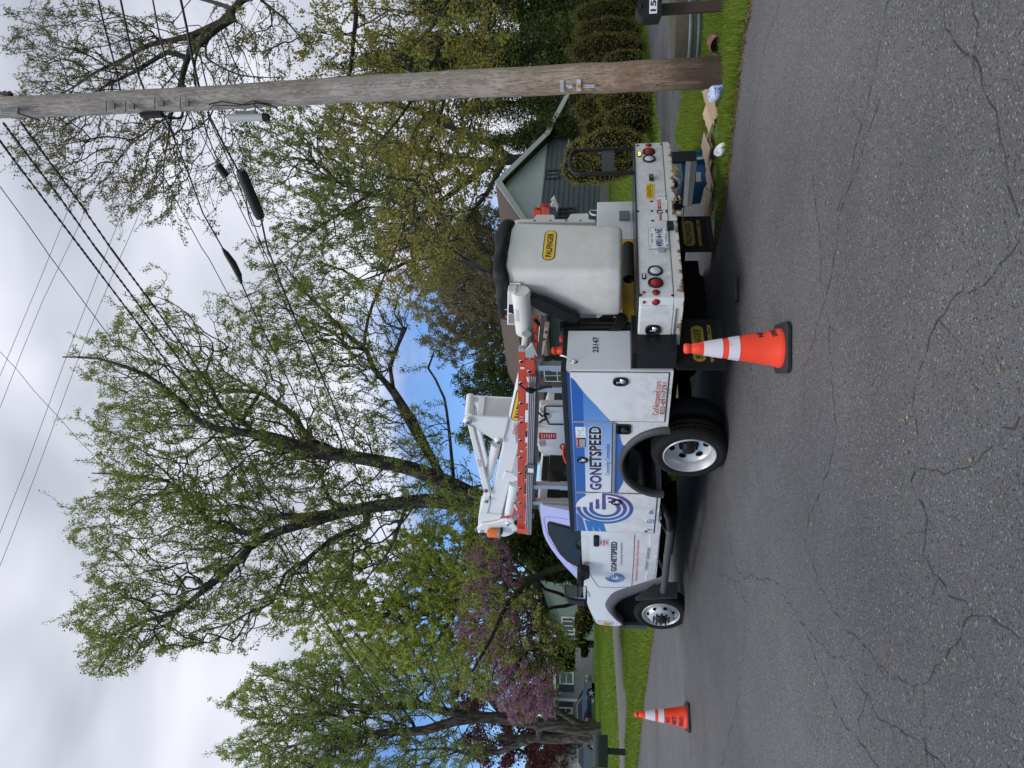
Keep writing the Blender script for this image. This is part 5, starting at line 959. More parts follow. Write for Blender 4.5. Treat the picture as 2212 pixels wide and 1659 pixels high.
PB = mat('bag_plastic', (.50, .56, .74), .3, col2=(.03, .11, .42), nscale=9, bump=.6, bscale=22, thr=(.47, .53)); pq = G(z5(1885, 760)); blob('plastic_bag', pq+Vector((.0, .0, .06)), .088, PB, 'crumpled blue and white plastic bag at the foot of the pole', 'plastic bag', 1.25, .9, .75, .6, 21)
b = MB(); b.slab([(-.11, -.045, 0), (.11, -.045, 0), (.11, .045, 0), (-.11, .045, 0)], (0, 0, .02), BLACK)
for k_ in range(5): b.box((-.10, -.038+.017*k_, .02), (.10, -.028+.017*k_, .028), TRIM)
o = b.build('plastic_tray', None, bevel=.003); o.location = G(z1(2050, 1180))+Vector((0, 0, .014)); o.rotation_euler = (0, 0, .02); tag(o, 'flat black ribbed plastic piece lying on the road under the truck tail', 'plastic piece')
# barrel planter, pipe
bq = G(z5(1690, 300)); WD = mat('weathered_oak', (.16, .13, .10), .8, noise=.4, nscale=8, stretch=(9, 9, 1)); pl = empty('barrel_planter', bq, 'half whiskey barrel planter with galvanised hoops sunk in the grass beside the driveway', 'planter')
b = MB(); b.lathe([(.30, 0), (.34, .12), (.37, .26), (.385, .36), (.365, .36), (.35, .30), (0, .30)], (0, 0, 0), (0, 0, 1), WD, 26, smooth=False); b.build('staves', pl)
for (z0, r_) in ((.05, .322), (.15, .352)):
    b = MB(); b.lathe([(r_, z0), (r_+.012, z0+.02), (r_+.012, z0+.04), (r_+.006, z0+.05)], (0, 0, 0), (0, 0, 1), mat('hoop_steel', (.22, .27, .27), .5, metal=.4, noise=.3, nscale=8), 30); b.build('hoop', pl)
b = MB(); b.lathe([(.0, .315), (.2, .32), (.35, .305)], (0, 0, 0), (0, 0, 1), mat('potting_soil', (.035, .026, .02), .95, bump=.8, bscale=30), 20); b.build('soil', pl)
pl.scale = (1.08, 1.08, .95)
pc = G(z5(1870, 380)); b = MB(); TC = mat('terracotta', (.20, .075, .05), .7, col2=(.5, .48, .45), nscale=9, thr=(.56, .62)); b.lathe([(.10, -.17), (.115, .10), (.132, .10), (.135, .17), (.118, .172), (.108, .10), (.09, -.1), (0, -.1)], (0, 0, 0), (1, 0, 0), TC, 26); o = b.build('clay_pot', None); o.location = pc+Vector((.03, .05, .05)); o.scale = (.75, .75, .75); o.rotation_euler = (0, .10, 4.1); tag(o, 'weathered terracotta pot lying on its side in the grass next to the pole', 'pot')
# ------------------------------------------------------------------ mailboxes
def mailbox(loc, yaw, num, label, post_h, M, PM, face_num=True, sc=1.0):
    r = empty('mailbox', loc, label, 'mailbox'); r.rotation_euler = (0, 0, yaw); b = MB(); b.box((-.05*sc, -.05*sc, -.05), (.05*sc, .05*sc, post_h), PM); b.build('post', r, bevel=.005)
    b = MB(); W_, H_, D_ = .20*sc, .24*sc, .48*sc; o = [(-W_/2, 0), (W_/2, 0)]+[(W_/2*math.cos(a), H_-W_/2+W_/2*math.sin(a)) for a in [math.pi*i/12 for i in range(13)]]
    b.prism([(x, z+post_h) for x, z in o], 1, -D_/2, D_/2, M); b.build('box', r, bevel=.006)
    b = MB(); b.prism([(x*1.04, z*1.02+post_h-.002) for x, z in o], 1, -D_/2-.018, -D_/2, M); b.tube([(-.02, -D_/2-.035, post_h+H_*.85), (.02, -D_/2-.035, post_h+H_*.85)], .012, M, 8); dr = b.build('door', r, bevel=.004)
    b = MB(); w2, h2 = .10*sc, .075*sc
    if face_num: b.face([(-w2*.7, -D_/2-.0205, post_h+.045*sc), (w2*.7, -D_/2-.0205, post_h+.045*sc), (w2*.7, -D_/2-.0205, post_h+.045*sc+h2), (-w2*.7, -D_/2-.0205, post_h+.045*sc+h2)], WHD)
    b.text(num, (-w2*.5, -D_/2-.023, post_h+.055*sc), Vector((w2, 0, 0)), Vector((0, 0, h2*.72)), BLKD if face_num else WHD, bold=.03); b.build('number_plate', r)
    return r
mb0 = aty = AY(z5(1335, 20), 7.3); gq = G(z5(1760, -90))
y0 = 7.45; tp = AY(z5(1105, 60), y0); bt = AY(z5(1340, 60), y0); gx_, hb = bt.x+.10, bt.z
mailbox((gx_-.01, y0+.24, gz(0, y0)), -.30, '15', 'black mailbox numbered 15 cut off by the frame edge, next to the driveway', hb-gz(0, y0), BLACK, mat('post_wood', (.06, .04, .03), .8, noise=.4, nscale=20), sc=1.0)
gq = G(z4(1265, 1540)); tb = AY(z4(1085, 1540), gq.y); rr = mailbox(gq+Vector((.25, .0, 0)), 1.45, '42', 'dark green mailbox on a leaning post at the far left road edge', tb.z-gq.z, mat('dark_green_paint', (.012, .02, .02), .5), mat('dark_green_paint'), face_num=False, sc=1.75); rr.rotation_euler = (0, .12, -1.1)
b = MB(); b.text('42', (-.42, -.178, tb.z-gq.z+.12), Vector((.16, 0, 0)), Vector((0, 0, .10)), WHD, bold=.02); 
# ------------------------------------------------------------------ houses
class Frame:
    def __init__(s, o, xd): s.o = Vector(o); s.x = Vector((xd[0], xd[1], 0)).normalized(); s.y = Vector((-s.x.y, s.x.x, 0)); s.m = Matrix(((s.x.x, s.y.x, 0, s.o.x), (s.x.y, s.y.y, 0, s.o.y), (0, 0, 1, s.o.z), (0, 0, 0, 1)))
    def P(s, q, y=None, x=None):
        r = ray(*q); n = s.y if y is not None else s.x; t = ((y if y is not None else x)-(C0-s.o).dot(n))/r.dot(n); d = C0+r*t-s.o; return Vector((d.dot(s.x), d.dot(s.y), d.z))
def siding(name, col, pitch=.12, axis=2, rough=.7, n=.12):
    M = mat(name, col, rough, noise=n, nscale=1.5); t = M.node_tree; tcn = nd('ShaderNodeTexCoord', t); s = nd('ShaderNodeSeparateXYZ', t); t.links.new(tcn.outputs['Object'], s.inputs[0]); m_ = nd('ShaderNodeMath', t, operation='MODULO'); t.links.new(s.outputs[axis], m_.inputs[0]); m_.inputs[1].default_value = pitch
    bm = nd('ShaderNodeBump', t); bm.inputs['Strength'].default_value = 1; bm.inputs['Distance'].default_value = .05; t.links.new(m_.outputs[0], bm.inputs['Height']); t.links.new(bm.outputs[0], t.nodes['Principled BSDF'].inputs['Normal']); return M
def clap(b, x0, x1, z0, z1_, y, M, pitch=.2):                   # real lapped boards
    z = z0
    while z < z1_: zz = min(z+pitch, z1_); b.add([(x0, y-.03, z), (x1, y-.03, z), (x1, y-.006, zz), (x0, y-.006, zz), (x0, y, z), (x1, y, z)], [(0, 1, 2, 3), (4, 5, 1, 0)], M); z = zz
SH = mat('brown_shingles', (.085, .06, .045), .9, noise=.35, nscale=3, bump=.6, bscale=9, stretch=(1, 1, 3)); FAS = mat('pale_fascia', (.40, .43, .43), .6); DGL = mat('window_dark', (.02, .028, .03), .08)
def window(b_par, x0, x1, z0, z1_, y, fm, mull=(1, 1), shut=None, sw=.3, fw=.05):
    b = MB()
    for (a, c, d, e) in ((x0, x1, z0, z0+fw), (x0, x1, z1_-fw, z1_), (x0, x0+fw, z0+fw, z1_-fw), (x1-fw, x1, z0+fw, z1_-fw)): b.box((a, y-.07, d), (c, y, e), fm)
    for i in range(1, mull[0]+0): xx = x0+(x1-x0)*i/mull[0]; b.box((xx-fw*.3, y-.06, z0+fw), (xx+fw*.3, y-.035, z1_-fw), fm)
    for i in range(1, mull[1]+0): zz = z0+(z1_-z0)*i/mull[1]; b.box((x0+fw, y-.062, zz-fw*.3), (x1-fw, y-.037, zz+fw*.3), fm)
    wn = b.build('window', b_par); b = MB(); b.box((x0+fw, y-.03, z0+fw), (x1-fw, y-.025, z1_-fw), DGL); b.build('pane', wn)
    if shut:
        for (a, c) in ((x0-sw-.02, x0-.02), (x1+.02, x1+sw+.02)):
            b = MB(); b.box((a, y-.06, z0), (c, y-.01, z1_), shut); b.build('shutter', b_par)
    return wn
def house(name, fr, label, cat='house'): r = empty(name, fr.o, label, cat); r.matrix_world = fr.m; return r
hf = Frame(G(z1(1105, 430)), (TR.x, TR.y)); hs = house('house', hf, 'blue grey gabled house behind the clipped shrub and grab rail')
pk, ev, lw, fo0 = hf.P(z1(290, 455), y=0), hf.P(z1(648, 112), y=0), hf.P(z1(430, 670), y=0), hf.P(z1(1030, 500), y=0)
hw = pk.x-lw.x; slope_ = (pk.z-lw.z)/hw; Wl = pk.x-(ev.x-pk.x); Wl = pk.x-(pk.z-ev.z)/slope_; Wr = ev.x; eL = ev.z
mid_z = hf.P(z1(640, 230), y=0).z
UPS = siding('pale_vertical_siding', (.52, .55, .55), .3, 0); DKS = mat('slate_siding', (.080, .105, .115), .7, noise=.15, nscale=2); FND = mat('foundation_block', (.22, .21, .18), .9, noise=.2, nscale=4); BRW = mat('dark_trim', (.02, .024, .028), .6)
b = MB(); b.prism([(Wl, mid_z), (Wr, mid_z), (Wr, ev.z-.1), (pk.x, pk.z-.12), (Wl, ev.z-.1)], 1, -.02, 6, UPS); b.build('gable', hs)
b = MB(); b.box((Wl, .0, .0), (Wr, 6, mid_z), DKS); clap(b, Wl, Wr, fo0.z, mid_z, 0, DKS, .23); b.build('wall', hs)
b = MB(); b.box((Wl-.02, -.015, -1.2), (Wr+.02, 6.02, fo0.z), FND); b.build('foundation', hs)
b = MB(); o_ = .45; th = .16
def slope_roof(b, x0, z0, x1, z1_, y0, y1, M, th=.14): b.slab([(x0, y0, z0), (x1, y0, z1_), (x1, y1, z1_), (x0, y1, z0)], (0, 0, th), M)
slope_roof(b, Wl-o_, ev.z-.1-o_*slope_, pk.x, pk.z-.1, -.4, 6.4, SH); slope_roof(b, pk.x, pk.z-.1, Wr+.1, ev.z-.05, -.4, 6.4, SH); b.build('roof', hs)
b = MB(); b.slab([(Wl-o_, -.45, ev.z-.1-o_*slope_-.16), (pk.x, -.45, pk.z-.26), (pk.x, -.45, pk.z+.06), (Wl-o_, -.45, ev.z-.1-o_*slope_+.06)], (0, .05, 0), FAS); b.slab([(Wr+.1, -.45, ev.z-.2), (pk.x, -.45, pk.z-.26), (pk.x, -.45, pk.z+.06), (Wr+.1, -.45, ev.z+.10)], (0, .05, 0), FAS); b.build('rake_board', hs)
e2 = hf.P(z5(520, 900), y=0); kx = ev
b = MB(); slope_roof(b, Wr+.1, ev.z-.05, e2.x, e2.z, -.4, 8, SH, .12); b.slab([(Wr, -.45, ev.z-.18), (e2.x, -.45, e2.z-.10), (e2.x, -.45, e2.z+.14), (Wr, -.45, ev.z+.1)], (0, .05, 0), FAS); b.box((e2.x-.04, -.45, e2.z-.10), (e2.x+.12, 8, e2.z+.04), mat('gutter_white', (.5, .52, .52), .5)); b.build('side_roof', hs)
b = MB(); b.prism([(Wr, fo0.z), (e2.x-.5, fo0.z), (e2.x-.5, e2.z+.1), (Wr, ev.z-.15)], 1, 0, 7.5, DKS)
z = fo0.z
while z < ev.z-.1:
    t_ = max(0, min(1, (ev.z-.15-z)/(ev.z-.15-e2.z-.1))); xe = Wr+(e2.x-.5-Wr)*(1 if z < e2.z else t_); zz = z+.23; b.add([(Wr, -.03, z), (xe, -.03, z), (xe-.1, -.006, zz), (Wr, -.006, zz)], [(0, 1, 2, 3)], DKS); z = zz
b.build('side_wing', hs)
w0, w1 = hf.P(z1(900, 150), y=0), hf.P(z1(812, 15), y=0); w2 = hf.P(z5(545, 910), y=0)
window(hs, w0.x-.1, e2.x-.7, fo0.z+1.1, e2.z-.15, 0, FAS, (3, 1), fw=.09)
a, c = hf.P(z1(640, 385), y=0), hf.P(z1(748, 315), y=0); window(hs, a.x, c.x, c.z, a.z, 0, BRW, (2, 3), fw=.09)
a, c = hf.P(z1(722, 665), y=0), hf.P(z1(858, 590), y=0); window(hs, a.x, c.x, c.z, a.z, 0, BRW, (2, 3), fw=.09)
a, c = hf.P(z1(1030, 620), y=-.02), hf.P(z1(1100, 572), y=-.02); window(hs, a.x, c.x, c.z, a.z, -.02, BRW, (1, 1), fw=.06)
a, c = hf.P(z1(362, 492), y=0), hf.P(z1(400, 442), y=0); b = MB(); b.box((a.x, -.05, c.z), (c.x, 0, a.z), mat('vent_white', (.6, .62, .62), .5)); b.build('gable_vent', hs)
# neighbour's long wing seen between the ladder and the side compartments
f2 = Frame(G(z1(1100, 1300))+Vector((0, 3, 0)), (-TF.x, -TF.y)); h2 = house('house', f2, 'dark green sided wing with navy shutters seen between ladder rack and truck body')
GS = mat('dark_green_siding', (.022, .045, .038), .7, noise=.2, nscale=2); NS = mat('navy_shutter', (.012, .018, .032), .5)
L0 = f2.P(zA(900, -250), y=0); L1 = f2.P(zA(975, 1100), y=0); zt = max(L0.z, L1.z); x0_, x1_ = min(L0.x, L1.x)-1.5, max(L0.x, L1.x)
wt_ = f2.P(zA(1500, 500), y=0).z; ev2 = f2.P(zA(1190, 500), y=0).z
b = MB(); b.box((x0_, 0, -1.5), (x1_, 6, ev2), GS); clap(b, x0_, x1_, 0, ev2, 0, GS, .22); b.build('wall', h2)
b = MB(); rz0 = f2.P(zA(1160, 0), y=-.4).z; rz1 = f2.P(zA(1160, 1050), y=-.4).z; za, zb_ = f2.P(zA(900, 0), y=3), f2.P(zA(972, 1050), y=3)
b.slab([(x0_, -.4, ev2), (x1_, -.4, ev2), (x1_, 3, max(za.z, zb_.z)), (x0_, 3, max(za.z, zb_.z))], (0, 0, .15), SH); b.slab([(x0_, 3, max(za.z, zb_.z)), (x1_, 3, max(za.z, zb_.z)), (x1_, 6.4, ev2), (x0_, 6.4, ev2)], (0, 0, .15), SH); b.build('roof', h2)
for (ya, yb2) in ((230, 150), (560, 480), (770, 700), (1060, 980)):
    pass
for yy, ww in ((-60, 0), (300, 0), (780, 1), (1100, 0)):
    c = f2.P(zA(1700, yy), y=0); window(h2, c.x-.5, c.x+.5, c.z-.9, c.z+.6, 0, mat('gutter_white') if ww else BRW, (2, 2), NS, .45, fw=.07)
# far houses on the left
f3 = Frame(G(z4(975, 350)), (1, .0)); h3 = house('house', f3, 'pale green house with a white four pane window behind the redbud tree')
LG = mat('pale_green_siding', (.20, .26, .21), .7, noise=.1, nscale=2); WT = mat('white_trim', (.62, .64, .64), .5)
a, c = f3.P(z4(600, 180), y=0), f3.P(z4(960, 490), y=0); lo_, hi_ = min(a.x, c.x), max(a.x, c.x)
b = MB(); b.prism([(lo_, -1), (hi_+2, -1), (hi_+2, a.z+1.0), (lo_, f3.P(z4(655, 490), y=0).z)], 1, 0, 8, LG); clap(b, lo_, hi_, 0, f3.P(z4(655, 490), y=0).z, 0, LG, .2); b.build('wall', h3)
p0_, p1__, p2 = f3.P(z4(655, 515), y=-.5), f3.P(z4(610, 380), y=-.5), f3.P(z4(535, 230), y=-.5)
b = MB()
for (p, q) in ((p0_, p1__), (p1__, p2), (p2, p2+(p2-p1__)*1.5)): b.slab([p, q, q+Vector((0, 0, .35)), p+Vector((0, 0, .35))], (0, 9, 0), mat('roof_grey', (.13, .13, .125), .8)); b.slab([p+Vector((0, -.04, -.06)), q+Vector((0, -.04, -.06)), q+Vector((0, -.04, .3)), p+Vector((0, -.04, .3))], (0, .04, 0), WT)
b.build('roof', h3)
a, c = f3.P(z4(685, 438), y=0), f3.P(z4(805, 285), y=0); window(h3, a.x, c.x, c.z, a.z, 0, WT, (4, 1), fw=.12); b = MB(); d = f3.P(z4(700, 462), y=0); b.box((d.x, -.06, c.z), (a.x-.06, 0, a.z), NS); b.build('shutter', h3)
d, e = f3.P(z4(600, 185), y=-1.5), f3.P(z4(900, 60), y=-1.5); 
f4 = Frame(G(z4(975, 950)), (1, .0)); h4 = house('house', f4, 'grey sided house with black shutters behind the white fence and dark car')
GY = mat('grey_siding', (.20, .20, .195), .7, noise=.1, nscale=2); DS = mat('black_shutter', (.012, .014, .022), .5)
a, c = f4.P(z4(640, 1200), y=0), f4.P(z4(640, 700), y=0); zt = f4.P(z4(632, 850), y=0).z
b = MB(); b.box((a.x, 0, -1), (c.x+1.5, 8, zt), GY); clap(b, a.x, c.x+1.5, -.3, zt, 0, GY, .24); b.build('wall', h4)
b = MB(); b.slab([(a.x-.4, -.5, zt-.05), (c.x+2, -.5, zt-.05), (c.x+2, 4, zt+1.9), (a.x-.4, 4, zt+1.9)], (0, 0, .15), mat('roof_grey')); b.box((a.x-.4, -.56, zt-.1), (c.x+2, -.48, zt+.12), WT); b.build('roof', h4)
t_ = f4.P(z4(800, 1008), y=0); b = MB(); b.box((t_.x-.11, -.07, -.8), (t_.x+.11, 0, zt), WT); b.build('corner_trim', h4)
for (xa, ya, xb, yb2, ml) in ((668, 868, 795, 762, (1, 2)), (668, 1125, 785, 1072, (1, 2))): a, c = f4.P(z4(xa, ya), y=0), f4.P(z4(xb, yb2), y=0); window(h4, a.x, c.x, c.z, a.z, 0, WT, ml, DS, .62 if ya < 1000 else .4, fw=.12)
pg = [f4.P(z4(*p), y=-1.2) for p in ((600, 1185), (470, 1105), (590, 1060))]; b = MB(); b.slab([p for p in (pg[0], pg[1], pg[2])], (0, 1.2, 0), mat('porch_siding', (.42, .43, .43), .7)); b.slab([pg[1], pg[1]+Vector((0, 0, .15)), pg[2]+Vector((0, 0, .15)), pg[2]], (0, -.1, 0), WT); b.slab([pg[1], pg[1]+Vector((0, 0, .15)), pg[0]+Vector((0, 0, .15)), pg[0]], (0, -.1, 0), WT); b.build('porch_gable', h4)
f5 = Frame(G(z4(1000, 1560))+Vector((0, 6, 0)), (1, 0)); h5 = house('house', f5, 'beige sided house partly hidden behind the big trunk at the far left'); a, c = f5.P(z4(640, 1900), y=0), f5.P(z4(745, 1425), y=0)
b = MB(); BG = mat('beige_siding', (.36, .35, .32), .7); b.box((a.x, 0, -1), (c.x, 6, c.z+.3), BG); clap(b, a.x, c.x, -.5, c.z+.3, 0, BG, .25); b.build('wall', h5); a2, c2 = f5.P(z4(755, 1480), y=0), f5.P(z4(815, 1425), y=0); window(h5, a2.x, c2.x, c2.z, a2.z, 0, BRW, (1, 1), fw=.1)
b = MB(); b.slab([(a.x-.4, -.5, c.z+.25), (c.x+.4, -.5, c.z+.25), (c.x+.4, 3, c.z+1.6), (a.x-.4, 3, c.z+1.6)], (0, 0, .15), mat('roof_grey')); b.build('roof', h5)
# white fence, chain link fence, red chair
ff = Frame(G(z4(972, 830)), (1, .02)); fe = house('fence', ff, 'short white board fence beside the dark car', 'fence'); a, c = ff.P(z4(845, 905), y=0), ff.P(z4(970, 748), y=0)
b = MB()
for i in range(2): xx = a.x+(c.x-a.x)*i; b.box((xx-.12, 0, -.1), (xx+.12, .1, a.z), WT); b.build('post', fe); b = MB()
for z in (a.z-.08, .45): b.box((a.x, -.05, z-.12), (c.x, 0, z+.12), WT); b.build('rail', fe); b = MB()
fl_ = Frame(G(z4(968, 700))+Vector((0, 1.5, 0)), (1, 0)); ch = house('chain_link_fence', fl_, 'thin chain link fence in front of the grey house', 'fence'); a, c = fl_.P(z4(838, 1000), y=0), fl_.P(z4(838, 480), y=0)
b = MB(); b.tube([(a.x, 0, a.z), (c.x, 0, a.z)], .03, GALV, 6); b.build('top_rail', ch); b = MB(); k = int((c.x-a.x)/2.5)
for i in range(k+1): b = MB(); xx = a.x+i*2.5; b.tube([(xx, 0, -.1), (xx, 0, a.z)], .03, GALV, 6); b.build('post', ch)
b = MB(); n = int((c.x-a.x)/.18)
for i in range(n): xx = a.x+i*.18; b.tube([(xx, 0, 0), (xx+a.z, 0, a.z)], .006, GALV, 3, cap=False); b.tube([(xx+a.z, 0.01, 0), (xx, .01, a.z)], .006, GALV, 3, cap=False)
b.build('wire_mesh', ch)
rc = G(z4(960, 705)); r_ = empty('lawn_chair', rc+Vector((0, -.5, 0)), 'red plastic lawn chair on the grass by the chain link fence', 'chair'); RP = mat('chair_red', (.42, .03, .03), .5)
b = MB(); b.slab([(-.3, -.3, .42), (.3, -.3, .42), (.28, .25, .36), (-.28, .25, .36)], (0, 0, .04), RP); b.build('seat', r_); b = MB(); b.slab([(-.3, .25, .36), (.3, .25, .36), (.33, .5, 1.05), (.15, .53, 1.15), (-.15, .53, 1.15), (-.33, .5, 1.05)], (0, .04, 0), RP); b.build('backrest', r_)
for sx in (-1, 1):
    for sy in (-.28, .25): b = MB(); b.box((sx*.3-.03, sy-.03, 0), (sx*.3+.03, sy+.03, .58), RP); b.build('leg', r_)
    b = MB(); b.box((sx*.3-.05, -.3, .58), (sx*.3+.05, .35, .61), RP); b.build('arm', r_)
r_.rotation_euler = (0, 0, .7)
# parked cars
def car(loc, yaw, M, label, L_=4.6):
    r = empty('parked_car', loc, label, 'car', 'cars parked by the far houses'); r.rotation_euler = (0, 0, yaw)
    pr = [(-2.3, .35), (-2.28, .75), (-2.1, .92), (-1.5, .98), (-.75, 1.42), (.45, 1.45), (1.25, 1.0), (2.1, .86), (2.28, .65), (2.3, .32), (1.85, .28)]+[(1.42+.37*math.cos(a), .33+.37*math.sin(a)) for a in [math.pi*i/8 for i in range(9)]]+[(-1.0, .25)]+[(-1.40+.37*math.cos(a), .33+.37*math.sin(a)) for a in [math.pi*i/8 for i in range(9)]]+[(-1.9, .28)]
    b = MB(); b.prism([(x, z) for x, z in pr], 1, -.88, .88, M)
    b.v = [(x, y*(1-.22*max(0, (z-.95)/.5)), z) for x, y, z in b.v]; body_ = b.build('body', r, bevel=.04, seg=3)
    for s in (-1, 1):
        b = MB(); gl = [(-1.35, 1.0), (-.72, 1.36), (.40, 1.38), (1.08, 1.02)]; b.face([(x, s*(.885*(1-.22*max(0, (z-.95)/.5))+.004), z) for x, z in gl], GLASS); b.build('side_window', r)
        for x in (-1.40, 1.42):
            b = MB(); b.lathe([(.0, -.02), (.05, .0), (.2, -.02), (.225, .0), (.24, .01), (.31, .01), (.335, -.03), (.335, -.2)], (x, s*.87, .33), (0, s, 0), RUBBER, 24); w2_ = b.build('wheel', r); b = MB()
            for k in range(5): a = 2*math.pi*k/5; b.slab([Vector((x, s*.885, .33))+Vector((.03*math.cos(a+1.57), 0, .03*math.sin(a+1.57))), Vector((x, s*.885, .33))-Vector((.03*math.cos(a+1.57), 0, .03*math.sin(a+1.57))), Vector((x+.21*math.cos(a-.12), s*.885, .33+.21*math.sin(a-.12))), Vector((x+.21*math.cos(a+.12), s*.885, .33+.21*math.sin(a+.12)))], (0, s*.012, 0), ALU)
            b.build('rim', w2_)
        b = MB(); b.slab([(-2.28, s*.55, .72), (-2.28, s*.86, .72), (-2.16, s*.86, .90), (-2.16, s*.55, .90)], (-.03, 0, .0), REDL); b.build('tail_light', r); b = MB(); b.box((2.2, s*.5 if s > 0 else -.85, .62), (2.31, .85 if s > 0 else -.5, .76), CLEAR); b.build('headlight', r)
    b = MB(); b.face([(-1.48, .74, 1.0), (-1.48, -.74, 1.0), (-.78, -.68, 1.42), (-.78, .68, 1.42)], GLASS); b.face([(1.22, -.74, 1.03), (1.22, .74, 1.03), (.48, .68, 1.44), (.48, -.68, 1.44)], GLASS); b.v = [(x+(-.01 if x < 0 else .012), y, z+.006) for x, y, z in b.v]; b.build('windscreen', r); return r
cg = G(z4(985, 1110)); car(cg+Vector((.2, 0, 0)), 0.12, mat('car_navy', (.012, .018, .035), .2, coat=.8), 'dark blue car parked on the lawn edge right of the big trunk')
cg = G(z4(1000, 1540)); car(cg+Vector((0, 1.5, 0)), 2.75, mat('car_black', (.010, .011, .016), .2, coat=.8), 'dark car with a red tail light left of the big trunk')
# ------------------------------------------------------------------ trees: limbs surveyed from the photograph, twigs grown towards points in the crown, leaves on the twigs
BARK = mat('bark', (.024, .020, .017), .95, col2=(.105, .095, .083), nscale=2.2, bump=1.0, bscale=7, stretch=(3, 3, .6), thr=(.44, .62))
BARKD = mat('bark_dark', (.022, .019, .016), .95, col2=(.05, .043, .036), nscale=8, bump=.6, bscale=20, stretch=(3, 3, .7))
def bez(P, n):
    P = [P[0]]+list(P)+[P[-1]]; out = []
    for i in range(1, len(P)-2):
        L_ = (P[i+1]-P[i]).length; k = max(1, int(L_/n))
        for j in range(k):
            t = j/k; a, b_, c, d = P[i-1], P[i], P[i+1], P[i+2]; out.append(.5*((2*b_)+(c-a)*t+(2*a-5*b_+4*c-d)*t*t+(3*b_-a-3*c+d)*t**3))
    return out+[P[-2]]
def tubes(Pa, Pb, Ra, Rb, n, Da=None):                          # one tapered sleeve per segment
    d = unit(Pb-Pa); ref = np.where(np.abs(d[:, 2:3]) < .9, np.array([[0, 0, 1.0]]), np.array([[1.0, 0, 0]])); u = unit(np.cross(d, ref)); v = np.cross(d, u); k = len(Pa)
    A = 2*np.pi*np.arange(n)/n; ring_ = u[:, None, :]*np.cos(A)[None, :, None]+v[:, None, :]*np.sin(A)[None, :, None]
    e = d*np.minimum(Rb, 1)[:, None]*.3; V_ = np.concatenate([Pa[:, None, :]+ring_*Ra[:, None, None], (Pb+e)[:, None, :]+ring_*Rb[:, None, None]], 1).reshape(-1, 3)
    b_ = (np.arange(k)*2*n)[:, None]; j = np.arange(n)[None, :]; F_ = np.stack([b_+j, b_+(j+1) % n, b_+n+(j+1) % n, b_+n+j], 2).reshape(-1, 4); return V_, F_
